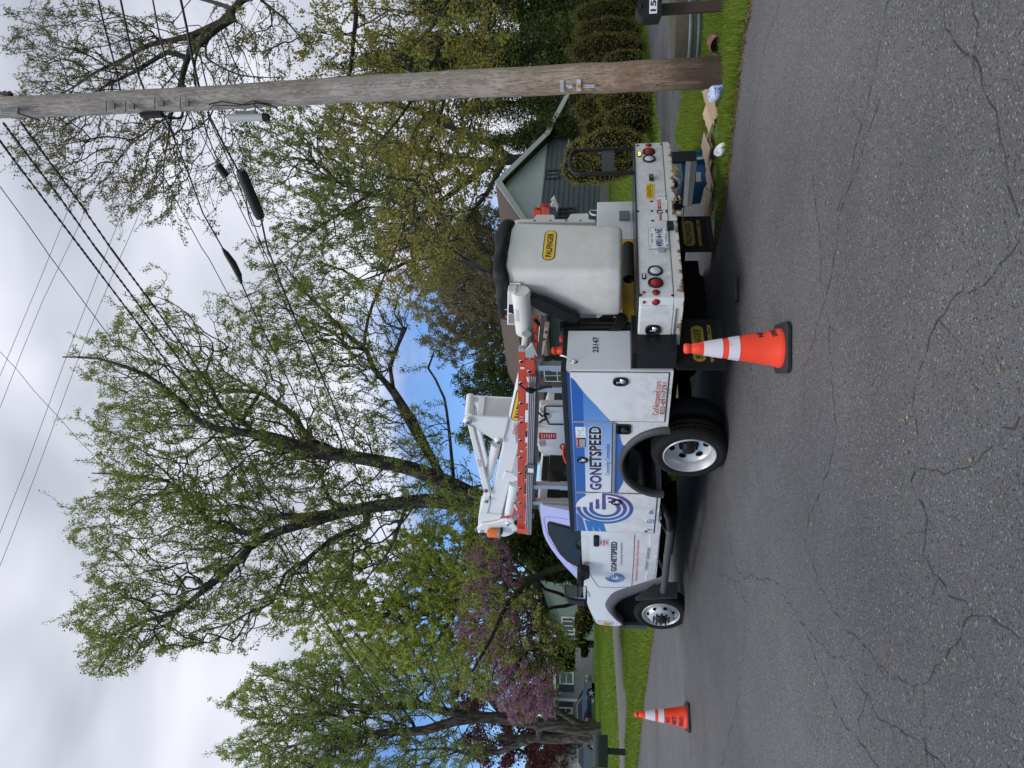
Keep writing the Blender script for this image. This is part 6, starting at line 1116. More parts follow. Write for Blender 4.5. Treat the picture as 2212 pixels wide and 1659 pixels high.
def tree(name, label, y0, limbs, blobs, tips, leafc, lsize, nl, cat='tree', bark=None, tipr=.007, step=.4, up=.18, spread=3.0, group=None, seed=1, colvar=.3, second=None, leafrad=.14, tr=.45, fan=1.6, orgq=None, base=None, drop=0.0, maxd=None):
    rg = np.random.default_rng(seed); P = []; par = []; R = []; first = None
    for (z, pts, r0, r1, off) in limbs:
        W = [AY(z(*p), y0+(off*(i/(len(pts)-1)) if not isinstance(off, tuple) else off[i])) for i, p in enumerate(pts)]
        if first is None:
            g0 = W[0]; gzv = gz(g0.x, g0.y)
            if g0.z > gzv: W = [Vector((g0.x, g0.y, gzv-.1))]+W
        Q = bez(W, step*.9); n = len(Q)
        if first is None: parent = -1; first = True; bx = Q[0]; pth = Q
        else:
            A = np.array(P); parent = int(np.argmin(((A-np.array(Q[0]))**2).sum(1))); Q = Q[1:] if (np.linalg.norm(A[parent]-np.array(Q[0])) < 1e-3) else Q
        n = len(Q)
        for i, q in enumerate(Q):
            P.append(list(q)); par.append(parent); parent = len(P)-1; R.append(r0+(r1-r0)*i/max(1, n-1))
    ns = len(P); cap = ns+tips*14+4000; A = np.zeros((cap, 3), np.float32); A[:ns] = P; pa = np.full(cap, -1, int); pa[:ns] = par; rr = np.zeros(cap); rr[:ns] = R; cnt = ns
    # attraction points
    w = np.array([b[6] if len(b) > 6 else 1.0 for b in blobs])*1.0; ar = np.array([b[3]*b[4] for b in blobs])*w; ar = ar/ar.sum(); T_ = []
    for b, f in zip(blobs, ar):
        z, cx, cy, rx, ry, dd = b[:6]; m_ = max(3, int(tips*f)); th_ = rg.uniform(0, 2*np.pi, m_); q = np.sqrt(rg.uniform(.0, 1, m_))*(1+.10*np.sin(5*th_+cx)+.07*np.sin(11*th_)); q = q*np.where(rg.random(m_) < .14, rg.uniform(1.0, 1.35, m_), 1); dz = rg.uniform(-1, 1, m_)*np.sqrt(np.maximum(.05, 1-(q*.85)**2))*spread+dd
        for a, c, e in zip(q, th_, dz): T_.append(AY(z(cx+rx*a*math.cos(c), cy+ry*a*math.sin(c)), y0+e))
    T_ = np.array([list(t_) for t_ in T_], np.float32); T_ = T_[T_[:, 2] > SLOPE*T_[:, 1]+.5]
    d0_ = np.array([((A[:ns]-t_)**2).sum(1).min() for t_ in T_]); T_ = T_[np.argsort(d0_)]
    start = 3; tipn = []; gen = np.zeros(cap, np.float32); org = np.array(list(AY(zd(*orgq), y0)) if orgq else list(A[min(ns-1, 8)]), np.float32)
    lo_ok = np.ones(cap, bool)
    for t_ in T_:
        df = t_-A[start:cnt]; D = np.sqrt((df**2).sum(1))+1e-4; ow = t_-org; ow[2] += .35*np.linalg.norm(ow); ow /= np.linalg.norm(ow)+1e-6; cs = (df@ow)/D; D = D*(1+fan*(1-cs)**1.5+.10*gen[start:cnt]); j = start+int(np.argmin(D)); d = t_-A[j]; L_ = np.linalg.norm(d)
        if L_ < .12: continue
        k = max(2, min(34, int(L_/step)+1)); p = pa[j]; d_in = unit((A[j]-A[p])) if p >= 0 else np.array([0, 0, 1.0]); c1 = A[j]+d_in*L_*.25; c2 = t_-ow*L_*.35; prev = j; wob = rg.normal(size=3)*L_*.035
        for i in range(1, k+1):
            t = i/k; q = (1-t)**3*A[j]+3*(1-t)**2*t*c1+3*(1-t)*t*t*c2+t**3*t_+wob*math.sin(math.pi*t)+(rg.normal(size=3)*step*.05 if i < k else 0)
            A[cnt] = q; pa[cnt] = prev; gen[cnt] = gen[j]+1; prev = cnt; cnt += 1
        tipn.append(cnt-1)
        if cnt > cap-40: break
    # pipe-model radii
    acc = np.zeros(cnt)
    for t_ in tipn: acc[t_] += tipr**2.3
    for i in range(cnt-1, -1, -1):
        if acc[i] == 0: acc[i] = tipr**2.3
        if pa[i] >= 0: acc[pa[i]] += acc[i]
    rad = acc**(1/2.3); rad[:ns] = rr[:ns]; i_ = np.arange(1, cnt); i_ = i_[pa[i_] >= 0]; pr = pa[i_]
    lim = rad[pr]*.9; new = i_ >= ns; rad[i_] = np.where(new, np.minimum(rad[i_], np.maximum(lim, tipr)), rad[i_])
    o = empty(name, (bx.x, bx.y, gz(bx.x, bx.y)), label, cat, group); sh = np.array(o.location); bark = bark or BARK
    VV, FF = [], []; off = 0
    for lo, hi, n in ((0, .02, 3), (.02, .07, 5), (.07, 9, 10)):
        m_ = (rad[i_] >= lo) & (rad[i_] < hi)
        if not m_.any(): continue
        pa_ = A[pr[m_]]; rb = rad[i_[m_]]; ra = np.minimum(rad[pr[m_]], rb*1.5); V_, F_ = tubes(pa_, A[i_[m_]], ra, rb, n); VV.append(V_); FF.append(F_+off); off += len(V_)
    npmesh('trunk', np.concatenate(VV)-sh, np.concatenate(FF), [bark], parent=o, smooth=True)
    # leaves along the outer twigs
    tw = np.array([i for i in range(ns, cnt) if rad[i] < tipr*2.3]); wt = np.where(rad[tw] < tipr*1.3, 1.0, .35); N_ = int(len(tipn)*nl); src = rg.choice(tw, N_, p=wt/wt.sum()); t = rg.random((N_, 1)); Pn = A[src]*t+A[np.maximum(pa[src], 0)]*(1-t)
    cl = 3; Pn = np.repeat(Pn, cl, 0)+rg.normal(size=(N_*cl, 3))*np.repeat(np.full((N_, 1), leafrad*.35), cl, 0)*1.0; Pn[:, 2] -= drop*rg.random(len(Pn))
    V_, F_ = leaves(Pn, lsize, .5, .15, .7, rg); g = np.repeat(rg.uniform(1-colvar, 1+colvar, (N_, 1)), cl*4, 0); c = g*np.ones((1, 3))
    if second is not None: m_ = np.repeat(rg.random(N_) < second[1], cl*4); c[m_] *= np.array(second[0])
    npmesh('crown', V_-sh, F_, [leafmat('leaf_'+leafc[0], leafc[1], tr)], c, parent=o); return o
GRN = ('spring_green', (.245, .285, .07)); OLV = ('olive', (.26, .275, .085)); BRN = ('brownish', (.20, .165, .095)); LIM = ('lime', (.36, .41, .09)); PURP = ('redbud', (.42, .16, .36)); MAR = ('maroon', (.10, .04, .04)); TAN = ('tan', (.23, .195, .12)); DKG = ('dark_green', (.06, .085, .025)); CON = ('conifer', (.070, .090, .030))
# the great maple behind the truck
tree('maple_tree', 'great spreading spring green tree with several trunks rising behind the truck', 22, [
    (zd, ((1250, 1075), (1140, 1080), (1031, 1090), (918, 1082), (769, 1101), (694, 1121), (595, 1151), (536, 1185), (496, 1230), (422, 1290), (377, 1325), (317, 1340), (268, 1364), (213, 1449)), .33, .03, (0, 0, 0, 0, 0, -.3, -.6, -1, -1.2, -1.5, -1.8, -2, -2.2, -2.5)),
    (p3_, ((1550, 340), (1300, 370), (1200, 370), (1090, 440), (960, 410), (870, 350), (790, 270), (740, 220), (550, 190), (400, 180)), .13, .02, 1.5),
    (zd, ((1060, 1088), (1020, 1070), (960, 1040), (880, 1010), (780, 990), (713, 978)), .26, .17, -1.2), (p2_, ((2212, 1500), (2060, 1470), (1800, 1390), (1450, 1340), (1320, 1280), (1200, 1150), (1080, 1050), (980, 980), (850, 930), (650, 870), (420, 860)), .17, .02, (-1.2, -1.3, -1.5, -1.8, -2, -2.2, -2.4, -2.5, -2.6, -2.8, -3)),
    (p2_, ((2300, 1530), (2000, 1500), (1750, 1400), (1620, 1290), (1470, 1190), (1420, 1070), (1380, 960), (1430, 820), (1420, 760)), .15, .02, -1.0),
    (p2_, ((2300, 1530), (2212, 1480), (2050, 1400), (1980, 1260), (1850, 1170), (1740, 1100), (1550, 1090), (1280, 1100)), .13, .02, 2.0),
    (p2_, ((1740, 1100), (1550, 990), (1430, 900)), .05, .015, 1.0),
    (p3_, ((1560, 330), (1450, 310), (1400, 200), (1340, 80), (1290, 20)), .10, .015, 2.5),
    (p3_, ((1600, 400), (1440, 470), (1330, 560), (1240, 620), (1190, 740), (1080, 790), (1010, 830), (950, 900)), .09, .02, -2),
    (zd, ((960, 1040), (890, 900), (850, 840), (843, 795), (862, 740), (876, 709)), .10, .055, -1.0),
    (zd, ((960, 1040), (890, 925), (850, 850), (806, 795)), .11, .09, 1.0), (p5_, ((1040, 1659), (980, 1500), (870, 1420), (650, 1200), (430, 980), (300, 800), (215, 700)), .085, .02, (1, 1.1, 1.2, 1.3, 1.4, 1.5, 1.6)),
    (p5_, ((900, 1480), (830, 1480), (700, 1350), (500, 1270), (350, 1180), (120, 1050)), .06, .015, -1),
    (p5_, ((960, 1460), (1000, 1200), (1080, 1000), (1180, 750), (1330, 500)), .06, .015, 1),
    (p5_, ((1290, 1330), (1250, 1310), (1150, 1270), (1070, 1120), (1060, 1000)), .04, .012, 0),
    (p5_, ((1310, 1320), (1220, 1180), (1270, 1000), (1330, 900)), .035, .012, 0),
    (zd, ((980, 1030), (960, 860), (925, 795), (936, 765)), .06, .03, -.5),
    (zd, ((880, 1086), (840, 1190), (800, 1240), (760, 1300)), .07, .015, 2)],
    [(zd, 330, 800, 150, 160, 0), (zd, 430, 980, 230, 170, 0, 1.1), (zd, 330, 1150, 180, 140, 0, 1.1), (zd, 300, 1340, 150, 80, -1.5, 1.5), (zd, 230, 1420, 70, 50, -2.4, .9), (zd, 600, 1150, 200, 170, 0, 1.3), (zd, 620, 850, 220, 190, 0, .75), (zd, 720, 700, 160, 120, 0, .65), (zd, 560, 1300, 140, 70, -1.5, .7), (zd, 470, 1390, 70, 35, -2, .5), (zd, 830, 1000, 160, 130, 0, .8), (zd, 940, 1090, 60, 60, 0, 1.2), (zd, 1040, 1085, 90, 38, 0, 3.5), (zd, 600, 690, 130, 90, 1, .7)],
    8400, GRN, .052, 8.5, spread=3.6, seed=3, step=.38, tipr=.0058, colvar=.4, orgq=(1120, 1075))
tree('maple_tree', 'large tree with a thick forked grey trunk on the far left lawn', 44.6, [
    (p3_, ((2610, 1300), (2400, 1275), (2150, 1245), (1980, 1260), (1850, 1300), (1600, 1320), (1430, 1400), (1330, 1480)), .45, .12, -2),
    (z4, ((1030, 1370), (850, 1330), (700, 1350), (400, 1345), (150, 1330)), .36, .16, 1.5), (z4, ((900, 1240), (820, 1205), (720, 1140), (640, 1095), (600, 1085)), .24, .12, -1),
    (p3_, ((2150, 1245), (1950, 1220), (1830, 1190), (1660, 1200), (1520, 1190), (1480, 1160), (1300, 1100), (1150, 1060)), .30, .04, 3),
    (p3_, ((1640, 1320), (1480, 1240), (1350, 1230), (1180, 1240)), .14, .03, 0), (p3_, ((1600, 1320), (1440, 1340), (1340, 1350), (1250, 1380), (1150, 1420)), .18, .03, 2),
    (p3_, ((2200, 1240), (2080, 1100), (2010, 1000), (1900, 940), (1850, 935), (1790, 900)), .24, .05, -3), (p3_, ((2350, 1330), (2100, 1410), (1950, 1380), (1750, 1390)), .20, .04, 2), (p3_, ((1900, 940), (1880, 1000), (1850, 1060), (1840, 1110)), .08, .03, -3)],
    [(p3_, 1250, 1150, 250, 150, 0), (p3_, 1300, 1380, 320, 120, 0, 1.1), (p3_, 1550, 1230, 250, 180, 0, 1.1), (p3_, 1780, 1050, 260, 170, -2), (p3_, 1500, 1000, 220, 100, 1), (p3_, 1900, 1400, 200, 100, 1, .8), (p3_, 1450, 1500, 420, 90, 2, .8), (zd, 1100, 1450, 90, 90, -2, .7)],
    4400, ('pale_green', (.27, .33, .09)), .095, 10, spread=4.5, seed=5, orgq=(1200, 1560), step=.7, tipr=.011, leafrad=.25)
tree('lime_tree', 'dense bright lime green tree between the great maple and the redbud', 30, [
    (zd, ((1280, 1230), (1150, 1250), (1020, 1290), (900, 1330), (800, 1330), (700, 1300)), .22, .03, 0), (zd, ((1020, 1290), (930, 1240), (850, 1200)), .10, .02, 1), (zd, ((1000, 1300), (930, 1400), (870, 1450)), .10, .02, -1)],
    [(zd, 850, 1270, 160, 120, 0, 1.6), (zd, 900, 1360, 150, 100, 0, 1.3), (zd, 960, 1230, 110, 100, 0, 1.4), (zd, 720, 1330, 120, 90, 0, .6), (zd, 1010, 1310, 80, 120, 0, 1.1)],
    1900, LIM, .085, 17, spread=4.0, seed=6, step=.5, tipr=.008, bark=BARKD)
tree('redbud_tree', 'redbud with purple pink blossom and dark crooked limbs in front of the green house', 25, [
    (z3, ((1000, 1090), (870, 1050), (740, 990), (640, 960), (560, 870), (480, 790), (420, 740), (330, 700)), .095, .02, 0), (z3, ((870, 1055), (790, 1080), (700, 1090), (620, 1110), (600, 1040), (500, 1020)), .075, .02, -1), (z3, ((620, 1110), (615, 1200), (590, 1240), (600, 1300), (640, 1330), (630, 1390)), .06, .02, -2), (z3, ((560, 870), (420, 900), (300, 950), (200, 1000)), .06, .015, 1)],
    [(zd, 1060, 1210, 50, 50, 0, 1.5), (zd, 1090, 1290, 60, 80, 0, 1), (zd, 1120, 1390, 70, 90, -1, 1.2), (zd, 1130, 1490, 70, 70, -2, 1.6), (zd, 1030, 1340, 50, 90, 1, .6)],
    1500, PURP, .055, 14, spread=2.5, seed=8, bark=BARKD, second=((.55, 1.9, .25), .38), tipr=.006, leafrad=.12)
tree('maple_tree', 'leafy yellow green tree leaning out over the redbud towards the left houses', 23.5, [
    (zd, ((1285, 1215), (1180, 1235), (1100, 1300), (1060, 1380), (1020, 1450)), .16, .03, (0, 0, -1, -2, -3)), (zd, ((1100, 1300), (1130, 1400), (1150, 1460)), .06, .02, -2)],
    [(zd, 1120, 1360, 80, 90, 0), (zd, 1060, 1450, 110, 60, 0, 1.1), (zd, 1190, 1400, 50, 60, 0, .9), (zd, 1040, 1250, 60, 80, 0, .9)], 600, ('yellow_green', (.29, .32, .09)), .07, 9, spread=3, seed=9, bark=BARKD)
tree('plum_tree', 'dark maroon leaved tree behind the thick trunk at the far left', 62, [(zd, ((1290, 1640), (1180, 1640), (1080, 1600)), .3, .05, 0)],
    [(zd, 1195, 1620, 55, 60, 0, 1.4), (zd, 1010, 1500, 40, 50, 0, 1), (zd, 1080, 1600, 80, 60, 0, .9), (zd, 1140, 1500, 40, 40, 0, .5)], 450, MAR, .20, 14, spread=4, seed=10, bark=BARKD, tipr=.015, step=.8, leafrad=.6)
# right half
tree('maple_tree', 'tall budding tree with several bare trunks rising behind the blue grey house', 47, [
    (zd, ((1250, 330), (1110, 345), (1050, 350), (980, 342), (900, 322), (840, 305), (790, 275), (700, 250)), .42, .07, 0),
    (zd, ((1060, 350), (1000, 400), (930, 450), (880, 480), (800, 560)), .26, .04, 1), (zd, ((980, 342), (930, 370), (870, 420), (740, 410)), .2, .04, 2), (zd, ((900, 322), (840, 400), (760, 440), (700, 445)), .12, .03, 0), (zd, ((1100, 340), (1040, 300), (960, 270), (880, 230), (800, 210)), .25, .04, -1), (zd, ((1090, 345), (1050, 420), (1010, 470), (960, 560)), .2, .04, 1)],
    [(zd, 850, 300, 170, 130, 0, 1), (zd, 950, 380, 130, 130, 0, 1), (zd, 800, 450, 150, 110, 0, 1), (zd, 930, 540, 120, 90, 0, 1), (zd, 760, 330, 100, 110, 0, .7)],
    1500, ('bud_green', (.20, .20, .07)), .14, 8, spread=6, seed=31, bark=BARKD, tipr=.011, step=.8, leafrad=.3)
tree('maple_tree', 'olive brown budding tree whose low limbs reach in from the right across the pole', 15, [
    (zd, ((1600, -330), (1300, -300), (1150, -260), (1000, -200), (900, -100)), .22, .10, 0),
    (zd, ((950, -150), (990, -20), (955, 62), (945, 110), (880, 230), (800, 330)), .09, .015, -1), (p4_, ((700, -300), (880, 0), (860, 400), (830, 700), (800, 950), (740, 1120)), .075, .02, 1), (zd, ((1000, -200), (960, 20), (850, 120), (740, 150)), .06, .015, 2), (zd, ((945, 110), (960, 210), (920, 330), (880, 450), (860, 560)), .05, .012, 0), (p5_, ((1150, 0), (1400, 130), (1350, 330), (1200, 700), (1100, 950)), .035, .01, -1), (zd, ((1100, -240), (1060, -20), (1050, 100), (1030, 200)), .06, .015, 1)],
    [(zd, 800, 60, 160, 90, 0, 1.0), (zd, 900, 150, 150, 110, 0, 1.1), (zd, 1000, 60, 110, 90, 0, 1.1), (zd, 950, 330, 120, 110, 0, 1.2), (zd, 820, 280, 130, 90, 0, .8), (zd, 900, 500, 100, 100, 0, 1), (zd, 700, 130, 80, 90, 0, .5), (zd, 1030, 180, 60, 80, 0, .7), (zd, 870, 640, 70, 60, 0, .5)],
    1650, OLV, .054, 6.5, spread=2.5, seed=12, orgq=(1150, -120), second=((1.4, 1.0, .7), .35), bark=BARKD, tipr=.005, step=.28)
tree('maple_tree', 'near branches with tiny brown leaves hanging over the pole at the upper right', 13.5, [
    (p1_, ((3600, -900), (2400, -350), (1620, 0), (1560, 130), (1450, 200), (1340, 300), (1260, 380), (1230, 480), (1210, 570)), .18, .05, -1), (p1_, ((1480, 150), (1300, 230), (1150, 270), (1000, 300), (820, 400), (650, 480), (500, 580), (300, 700)), .07, .012, 1), (p1_, ((1260, 390), (1180, 360), (1120, 350), (900, 480), (680, 590), (500, 700)), .06, .012, 0), (p1_, ((1210, 560), (1150, 760), (1130, 900), (1100, 1100), (1095, 1290), (1130, 1400)), .035, .008, 1), (p1_, ((1340, 300), (1300, 500), (1390, 900), (1520, 1200), (1530, 1300)), .03, .008, 2), (p1_, ((1400, 260), (1380, 380), (1600, 500), (1900, 520)), .025, .008, -1), (p1_, ((1560, 60), (1450, 20), (1300, -20)), .05, .03, 1), (p1_, ((1150, 760), (900, 950), (700, 1200)), .02, .008, 0), (p1_, ((1700, -100), (1750, 0), (1900, 120), (2050, 300)), .03, .01, 0)],
    [(zd, 180, 90, 150, 90, 0, 1), (zd, 350, 130, 170, 90, 0, 1.0), (zd, 120, 200, 100, 90, 0, 1), (zd, 230, 330, 190, 120, 0, 1), (zd, 400, 330, 150, 120, 0, .8), (zd, 60, 50, 80, 60, 0, .5), (zd, 540, 60, 100, 70, 0, .8), (zd, 300, 440, 90, 60, 0, .7), (zd, 90, 300, 80, 110, 0, .8), (zd, 560, 160, 70, 80, 0, .7), (zd, 420, 480, 60, 50, 0, .4)],
    2300, BRN, .036, 6, spread=2.0, seed=13, orgq=(560, -20), step=.24, tipr=.0036, bark=BARKD, leafrad=.09, second=((.8, 1.25, .6), .3))
tree('maple_tree', 'thin twiggy pale green tree right of the great maple, behind the black cable splice', 26, [
    (zd, ((1270, 560), (1130, 600), (1000, 560), (880, 450), (800, 420), (740, 400), (690, 370), (650, 330), (600, 300)), .16, .02, 0), (zd, ((800, 420), (720, 470), (650, 520), (600, 560)), .06, .012, 1), (zd, ((740, 400), (680, 350), (620, 340), (560, 330)), .05, .012, 0), (zd, ((1000, 560), (900, 560), (800, 600), (720, 620)), .07, .012, 1)],
    [(zd, 640, 380, 130, 120, 0, 1.1), (zd, 720, 540, 130, 110, 0, 1), (zd, 600, 270, 110, 90, 0, .9), (zd, 800, 420, 130, 120, 0, .9), (zd, 620, 560, 90, 80, 0, .7)], 1900, ('soft_green', (.20, .24, .07)), .062, 7, spread=3, seed=14, orgq=(1050, 520), tipr=.006)
for i, (cx, cy, ry, rx, y_, c_, s_, lb) in enumerate(((1010, 520, 70, 120, 52, TAN, .19, 'tan budding tree just left of the blue grey gable'), (1030, 620, 70, 120, 56, TAN, .2, 'brownish budding tree above the stowed bucket'), (1030, 730, 80, 110, 60, ('tan_green', (.15, .14, .06)), .2, 'grey brown bushy tree above the control console'), (1060, 840, 60, 70, 50, DKG, .18, 'dark green bushy tree left of the boom tower'), (950, 570, 80, 100, 64, TAN, .2, 'taller tan twiggy tree behind the stowed bucket'), (1060, 1150, 60, 60, 48, DKG, .18, 'dark green tree behind the beacon'), (990, 670, 90, 100, 66, TAN, .22, 'hazy brown tree far behind the bucket'), (1080, 940, 50, 90, 52, ('mid_green', (.09, .13, .03)), .2, 'mid green tree behind the boom'))):
    tree('budding_tree', lb, y_, [(zd, ((1270, cy), (1180, cy), (cx, cy+8), (cx-rx*.7, cy)), .2, .03, 0), (zd, ((1130, cy), (cx, cy-ry*.6), (cx-rx*.4, cy-ry*.8)), .08, .02, 1), (zd, ((1130, cy), (cx, cy+ry*.6), (cx-rx*.4, cy+ry*.8)), .08, .02, -1)],
         [(zd, cx, cy, rx, ry, 0, 1.2), (zd, cx+70, cy, 80, ry*1.1, 0, 1.3)], 700, c_, s_*.62, 14, spread=5, seed=20+i, step=.9, tipr=.012, bark=BARKD, leafrad=.35, group='budding trees far behind the truck')
# evergreens
def conifer(name, label, q_base, q_top, wpx, y_, col, n, ls, seed, droop=.35, cat='tree', group=None, blunt=1.0):
    rg = np.random.default_rng(seed); tp = AY(q_top, y_); bt = AY(q_base, y_); zb = min(bt.z, gz(0, y_)+.3) if q_base[0] > 1200 else gz(0, y_)+.3; H = tp.z-zb; Rw = wpx/FPX*y_/2; o = empty(name, (bt.x, y_, gz(0, y_)), label, cat, group); sh = np.array(o.location)
    cx, cy = (bt.x+tp.x)/2, y_; P = []; rays_ = 90; VV, FF = tubes(np.array([[cx, cy, gz(0, y_)]]), np.array([[tp.x, cy, tp.z]]), np.array([Rw*.07+.06]), np.array([.03]), 8)
    ba, bb = [], []
    for i in range(rays_*2):
        t = rg.random()**.8; a = rg.uniform(0, 2*np.pi); L_ = Rw*((1-t)**(.75/blunt)+.05)*rg.uniform(.7, 1.12); z = zb+H*t; ba.append([cx, cy, z]); bb.append([cx+L_*math.cos(a), cy+L_*math.sin(a), z-L_*droop])
        m_ = int(n*L_/Rw/rays_)+3; s = rg.random(m_)**.5; P.append(np.stack([cx+L_*s*math.cos(a), cy+L_*s*math.sin(a), z-L_*droop*s*s], 1)+rg.normal(size=(m_, 3))*np.array([.12, .12, .16])*Rw*.8)
    P = np.concatenate(P); k = len(ba); V2, F2 = tubes(np.array(ba), np.array(bb), np.full(k, .03), np.full(k, .01), 3)
    npmesh('trunk', np.concatenate([VV, V2])-sh, np.concatenate([FF, F2+len(VV)]), [BARKD], parent=o); V_, F_ = leaves(P, ls, .4, .3, .45, rg); c = np.repeat(rg.uniform(.55, 1.35, (len(P), 1))*np.ones((1, 3)), 4, 0); npmesh('crown', V_-sh, F_, [leafmat('leaf_'+col[0], col[1], .25)], c, parent=o); return o
for i, (qb, qt, w_, y_, lb) in enumerate((((1240, 20), (900, -10), 200, 27, 'tall dark conifer at the right edge of the yard'), ((1240, 130), (800, 110), 190, 25, 'tall dark conifer standing behind the three lobed shrub'), ((1240, 225), (980, 225), 150, 44, 'dark conifer just left of the pole'), ((1240, 300), (1050, 300), 130, 38, 'dark conifer behind the low side roof of the blue grey house'), ((1240, 80), (700, 170), 150, 33, 'tallest thin conifer rising behind the pole'), ((1240, -60), (850, -80), 180, 30, 'dark conifer partly outside the frame at the right'))):
    conifer('spruce_tree', lb, qb, qt, w_, y_, CON, 22000, .12, 40+i, group='dark conifers at the right')
for i, (cy, w_, tp_) in enumerate(((1130, 70, 1120), (1175, 80, 1105), (1225, 60, 1160), (1085, 60, 1130))):
    conifer('arborvitae', ['dense evergreen straight above the cab roof', 'tallest dark evergreen above the cab windscreen', 'low evergreen above the driver mirror', 'dark evergreen behind the rear window of the cab'][i], (1280, cy), (tp_, cy), w_*1.5, 24, DKG, 6000, .14, 60+i, droop=.1, group='evergreens behind the cab', blunt=2.2)
# clipped yews
def shrub(name, label, y_, lobes, col, n, ls, seed, cat='shrub', core=None, stems=()):
    rg = np.random.default_rng(seed); c0 = AY(lobes[0][:2], y_); o = empty(name, (c0.x, y_, gz(0, y_)), label, cat); sh = np.array(o.location); P = []; Nn = []; cv, cf = [], []; k0 = 0
    for (dx, dy, rx, ry, *dd) in lobes:
        c = AY((dx, dy), y_+(dd[0] if dd else 0)); sx, sz = ry/FPX*y_, rx/FPX*y_; m_ = int(n*sx*sz); d = unit(rg.normal(size=(m_, 3))); f = 1+.05*np.sin(d[:, 0]*9+dx)+.06*np.sin(d[:, 2]*8+dy)+.04*np.sin(d[:, 1]*13); r = rg.uniform(.84, 1.03, m_)*f
        p = np.array(c)+d*np.array([sx, sx*.9, sz])*r[:, None]; P.append(p)
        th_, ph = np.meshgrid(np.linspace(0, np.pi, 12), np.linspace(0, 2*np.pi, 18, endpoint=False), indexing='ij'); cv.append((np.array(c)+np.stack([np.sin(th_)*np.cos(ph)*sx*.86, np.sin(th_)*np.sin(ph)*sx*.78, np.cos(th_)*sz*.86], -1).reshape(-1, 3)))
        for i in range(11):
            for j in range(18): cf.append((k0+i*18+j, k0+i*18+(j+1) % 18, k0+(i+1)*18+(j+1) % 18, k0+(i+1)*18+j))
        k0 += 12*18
    P = np.concatenate(P); keep = P[:, 2] > SLOPE*P[:, 1]+.03; P = P[keep]; V_, F_ = leaves(P, ls, .4, .0, .4, rg); g = rg.uniform(.5, 1.5, (len(P), 1)); c = np.repeat(g*np.ones((1, 3)), 4, 0); m_ = np.repeat(rg.random(len(P)) < .12, 4); c[m_] *= np.array([1.8, 1.45, .9])
    npmesh('foliage', V_-sh, F_, [leafmat('leaf_'+col[0], col[1], .2)], c, parent=o); npmesh('dark_core', np.concatenate(cv)-sh, np.array(cf), [mat('shrub_inside', (.012, .012, .007), 1, spec=0)], parent=o)  # leaf shell over a solid near-black core filling each lobe
    for (qs, r_) in stems:
        b = MB(); b.tube([AY(q, y_) for q in qs], [r_, r_*.8]+[r_*.6]*(len(qs)-2), BARKD, 7); b.v = [(x-sh[0], y-sh[1], z-sh[2]) for x, y, z in b.v]; b.build('stem', o)
    return o
YEW = ('yew', (.17, .16, .055))
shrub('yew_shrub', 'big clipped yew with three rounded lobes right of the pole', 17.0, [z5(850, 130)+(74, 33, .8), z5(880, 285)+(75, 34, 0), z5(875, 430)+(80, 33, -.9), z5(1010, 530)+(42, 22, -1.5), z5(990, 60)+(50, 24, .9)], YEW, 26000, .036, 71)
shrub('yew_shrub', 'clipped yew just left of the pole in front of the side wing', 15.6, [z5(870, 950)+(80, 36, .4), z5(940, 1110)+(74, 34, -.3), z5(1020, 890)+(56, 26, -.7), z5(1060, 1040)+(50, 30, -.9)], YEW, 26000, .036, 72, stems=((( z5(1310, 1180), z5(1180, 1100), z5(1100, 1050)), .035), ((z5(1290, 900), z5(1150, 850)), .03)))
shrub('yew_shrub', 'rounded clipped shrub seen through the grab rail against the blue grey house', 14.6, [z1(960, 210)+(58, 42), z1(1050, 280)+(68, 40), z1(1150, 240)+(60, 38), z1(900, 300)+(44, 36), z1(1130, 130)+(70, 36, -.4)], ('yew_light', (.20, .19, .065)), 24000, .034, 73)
shrub('juniper_shrub', 'spreading dark bush ahead of the truck bonnet below the green house window', 42, [z4(880, 330)+(24, 30), z4(850, 430)+(12, 20), z4(900, 200)+(20, 30)], ('juniper', (.10, .12, .02)), 900, .16, 74)
shrub('leafy_bush', 'fresh green bush between the green house and the grey house', 50, [z4(720, 560)+(26, 22), z4(660, 620)+(26, 30), z4(740, 690)+(20, 22), z4(640, 540)+(14, 16)], ('bush_green', (.19, .28, .06)), 500, .22, 75)
shrub('leafy_bush', 'low dark bush in front of the chain link fence', 50, [z4(880, 520)+(14, 12), z4(890, 590)+(10, 14)], DKG, 600, .16, 76)
# far woods closing the view between the houses and trees
def woods():
    rg = np.random.default_rng(99); n = 60000; x = rg.uniform(-95, 75, n); h = 5.5+2.2*np.sin(x*.21)+1.3*np.sin(x*.57+2)+.8*np.sin(x*1.3); y = rg.uniform(82, 96, n)+4*np.sin(x*.1); z = SLOPE*y+h*rg.random(n)**.7*rg.uniform(.6, 1.1, n); P = np.stack([x, y, z], 1); V_, F_ = leaves(P, .75, .5, .1, .7, rg)
    t = .5+.5*np.sin(x*.35+1); c = np.stack([.8+.7*t, .95+.15*t, .7+.5*t], 1)*rg.uniform(.5, 1.35, (n, 1)); npmesh('far_woods', V_, F_, [leafmat('leaf_woods', (.085, .095, .04), .25)], np.repeat(c, 4, 0), kind='stuff', label='distant mass of green and brown woodland behind the houses', cat='woodland')
woods()
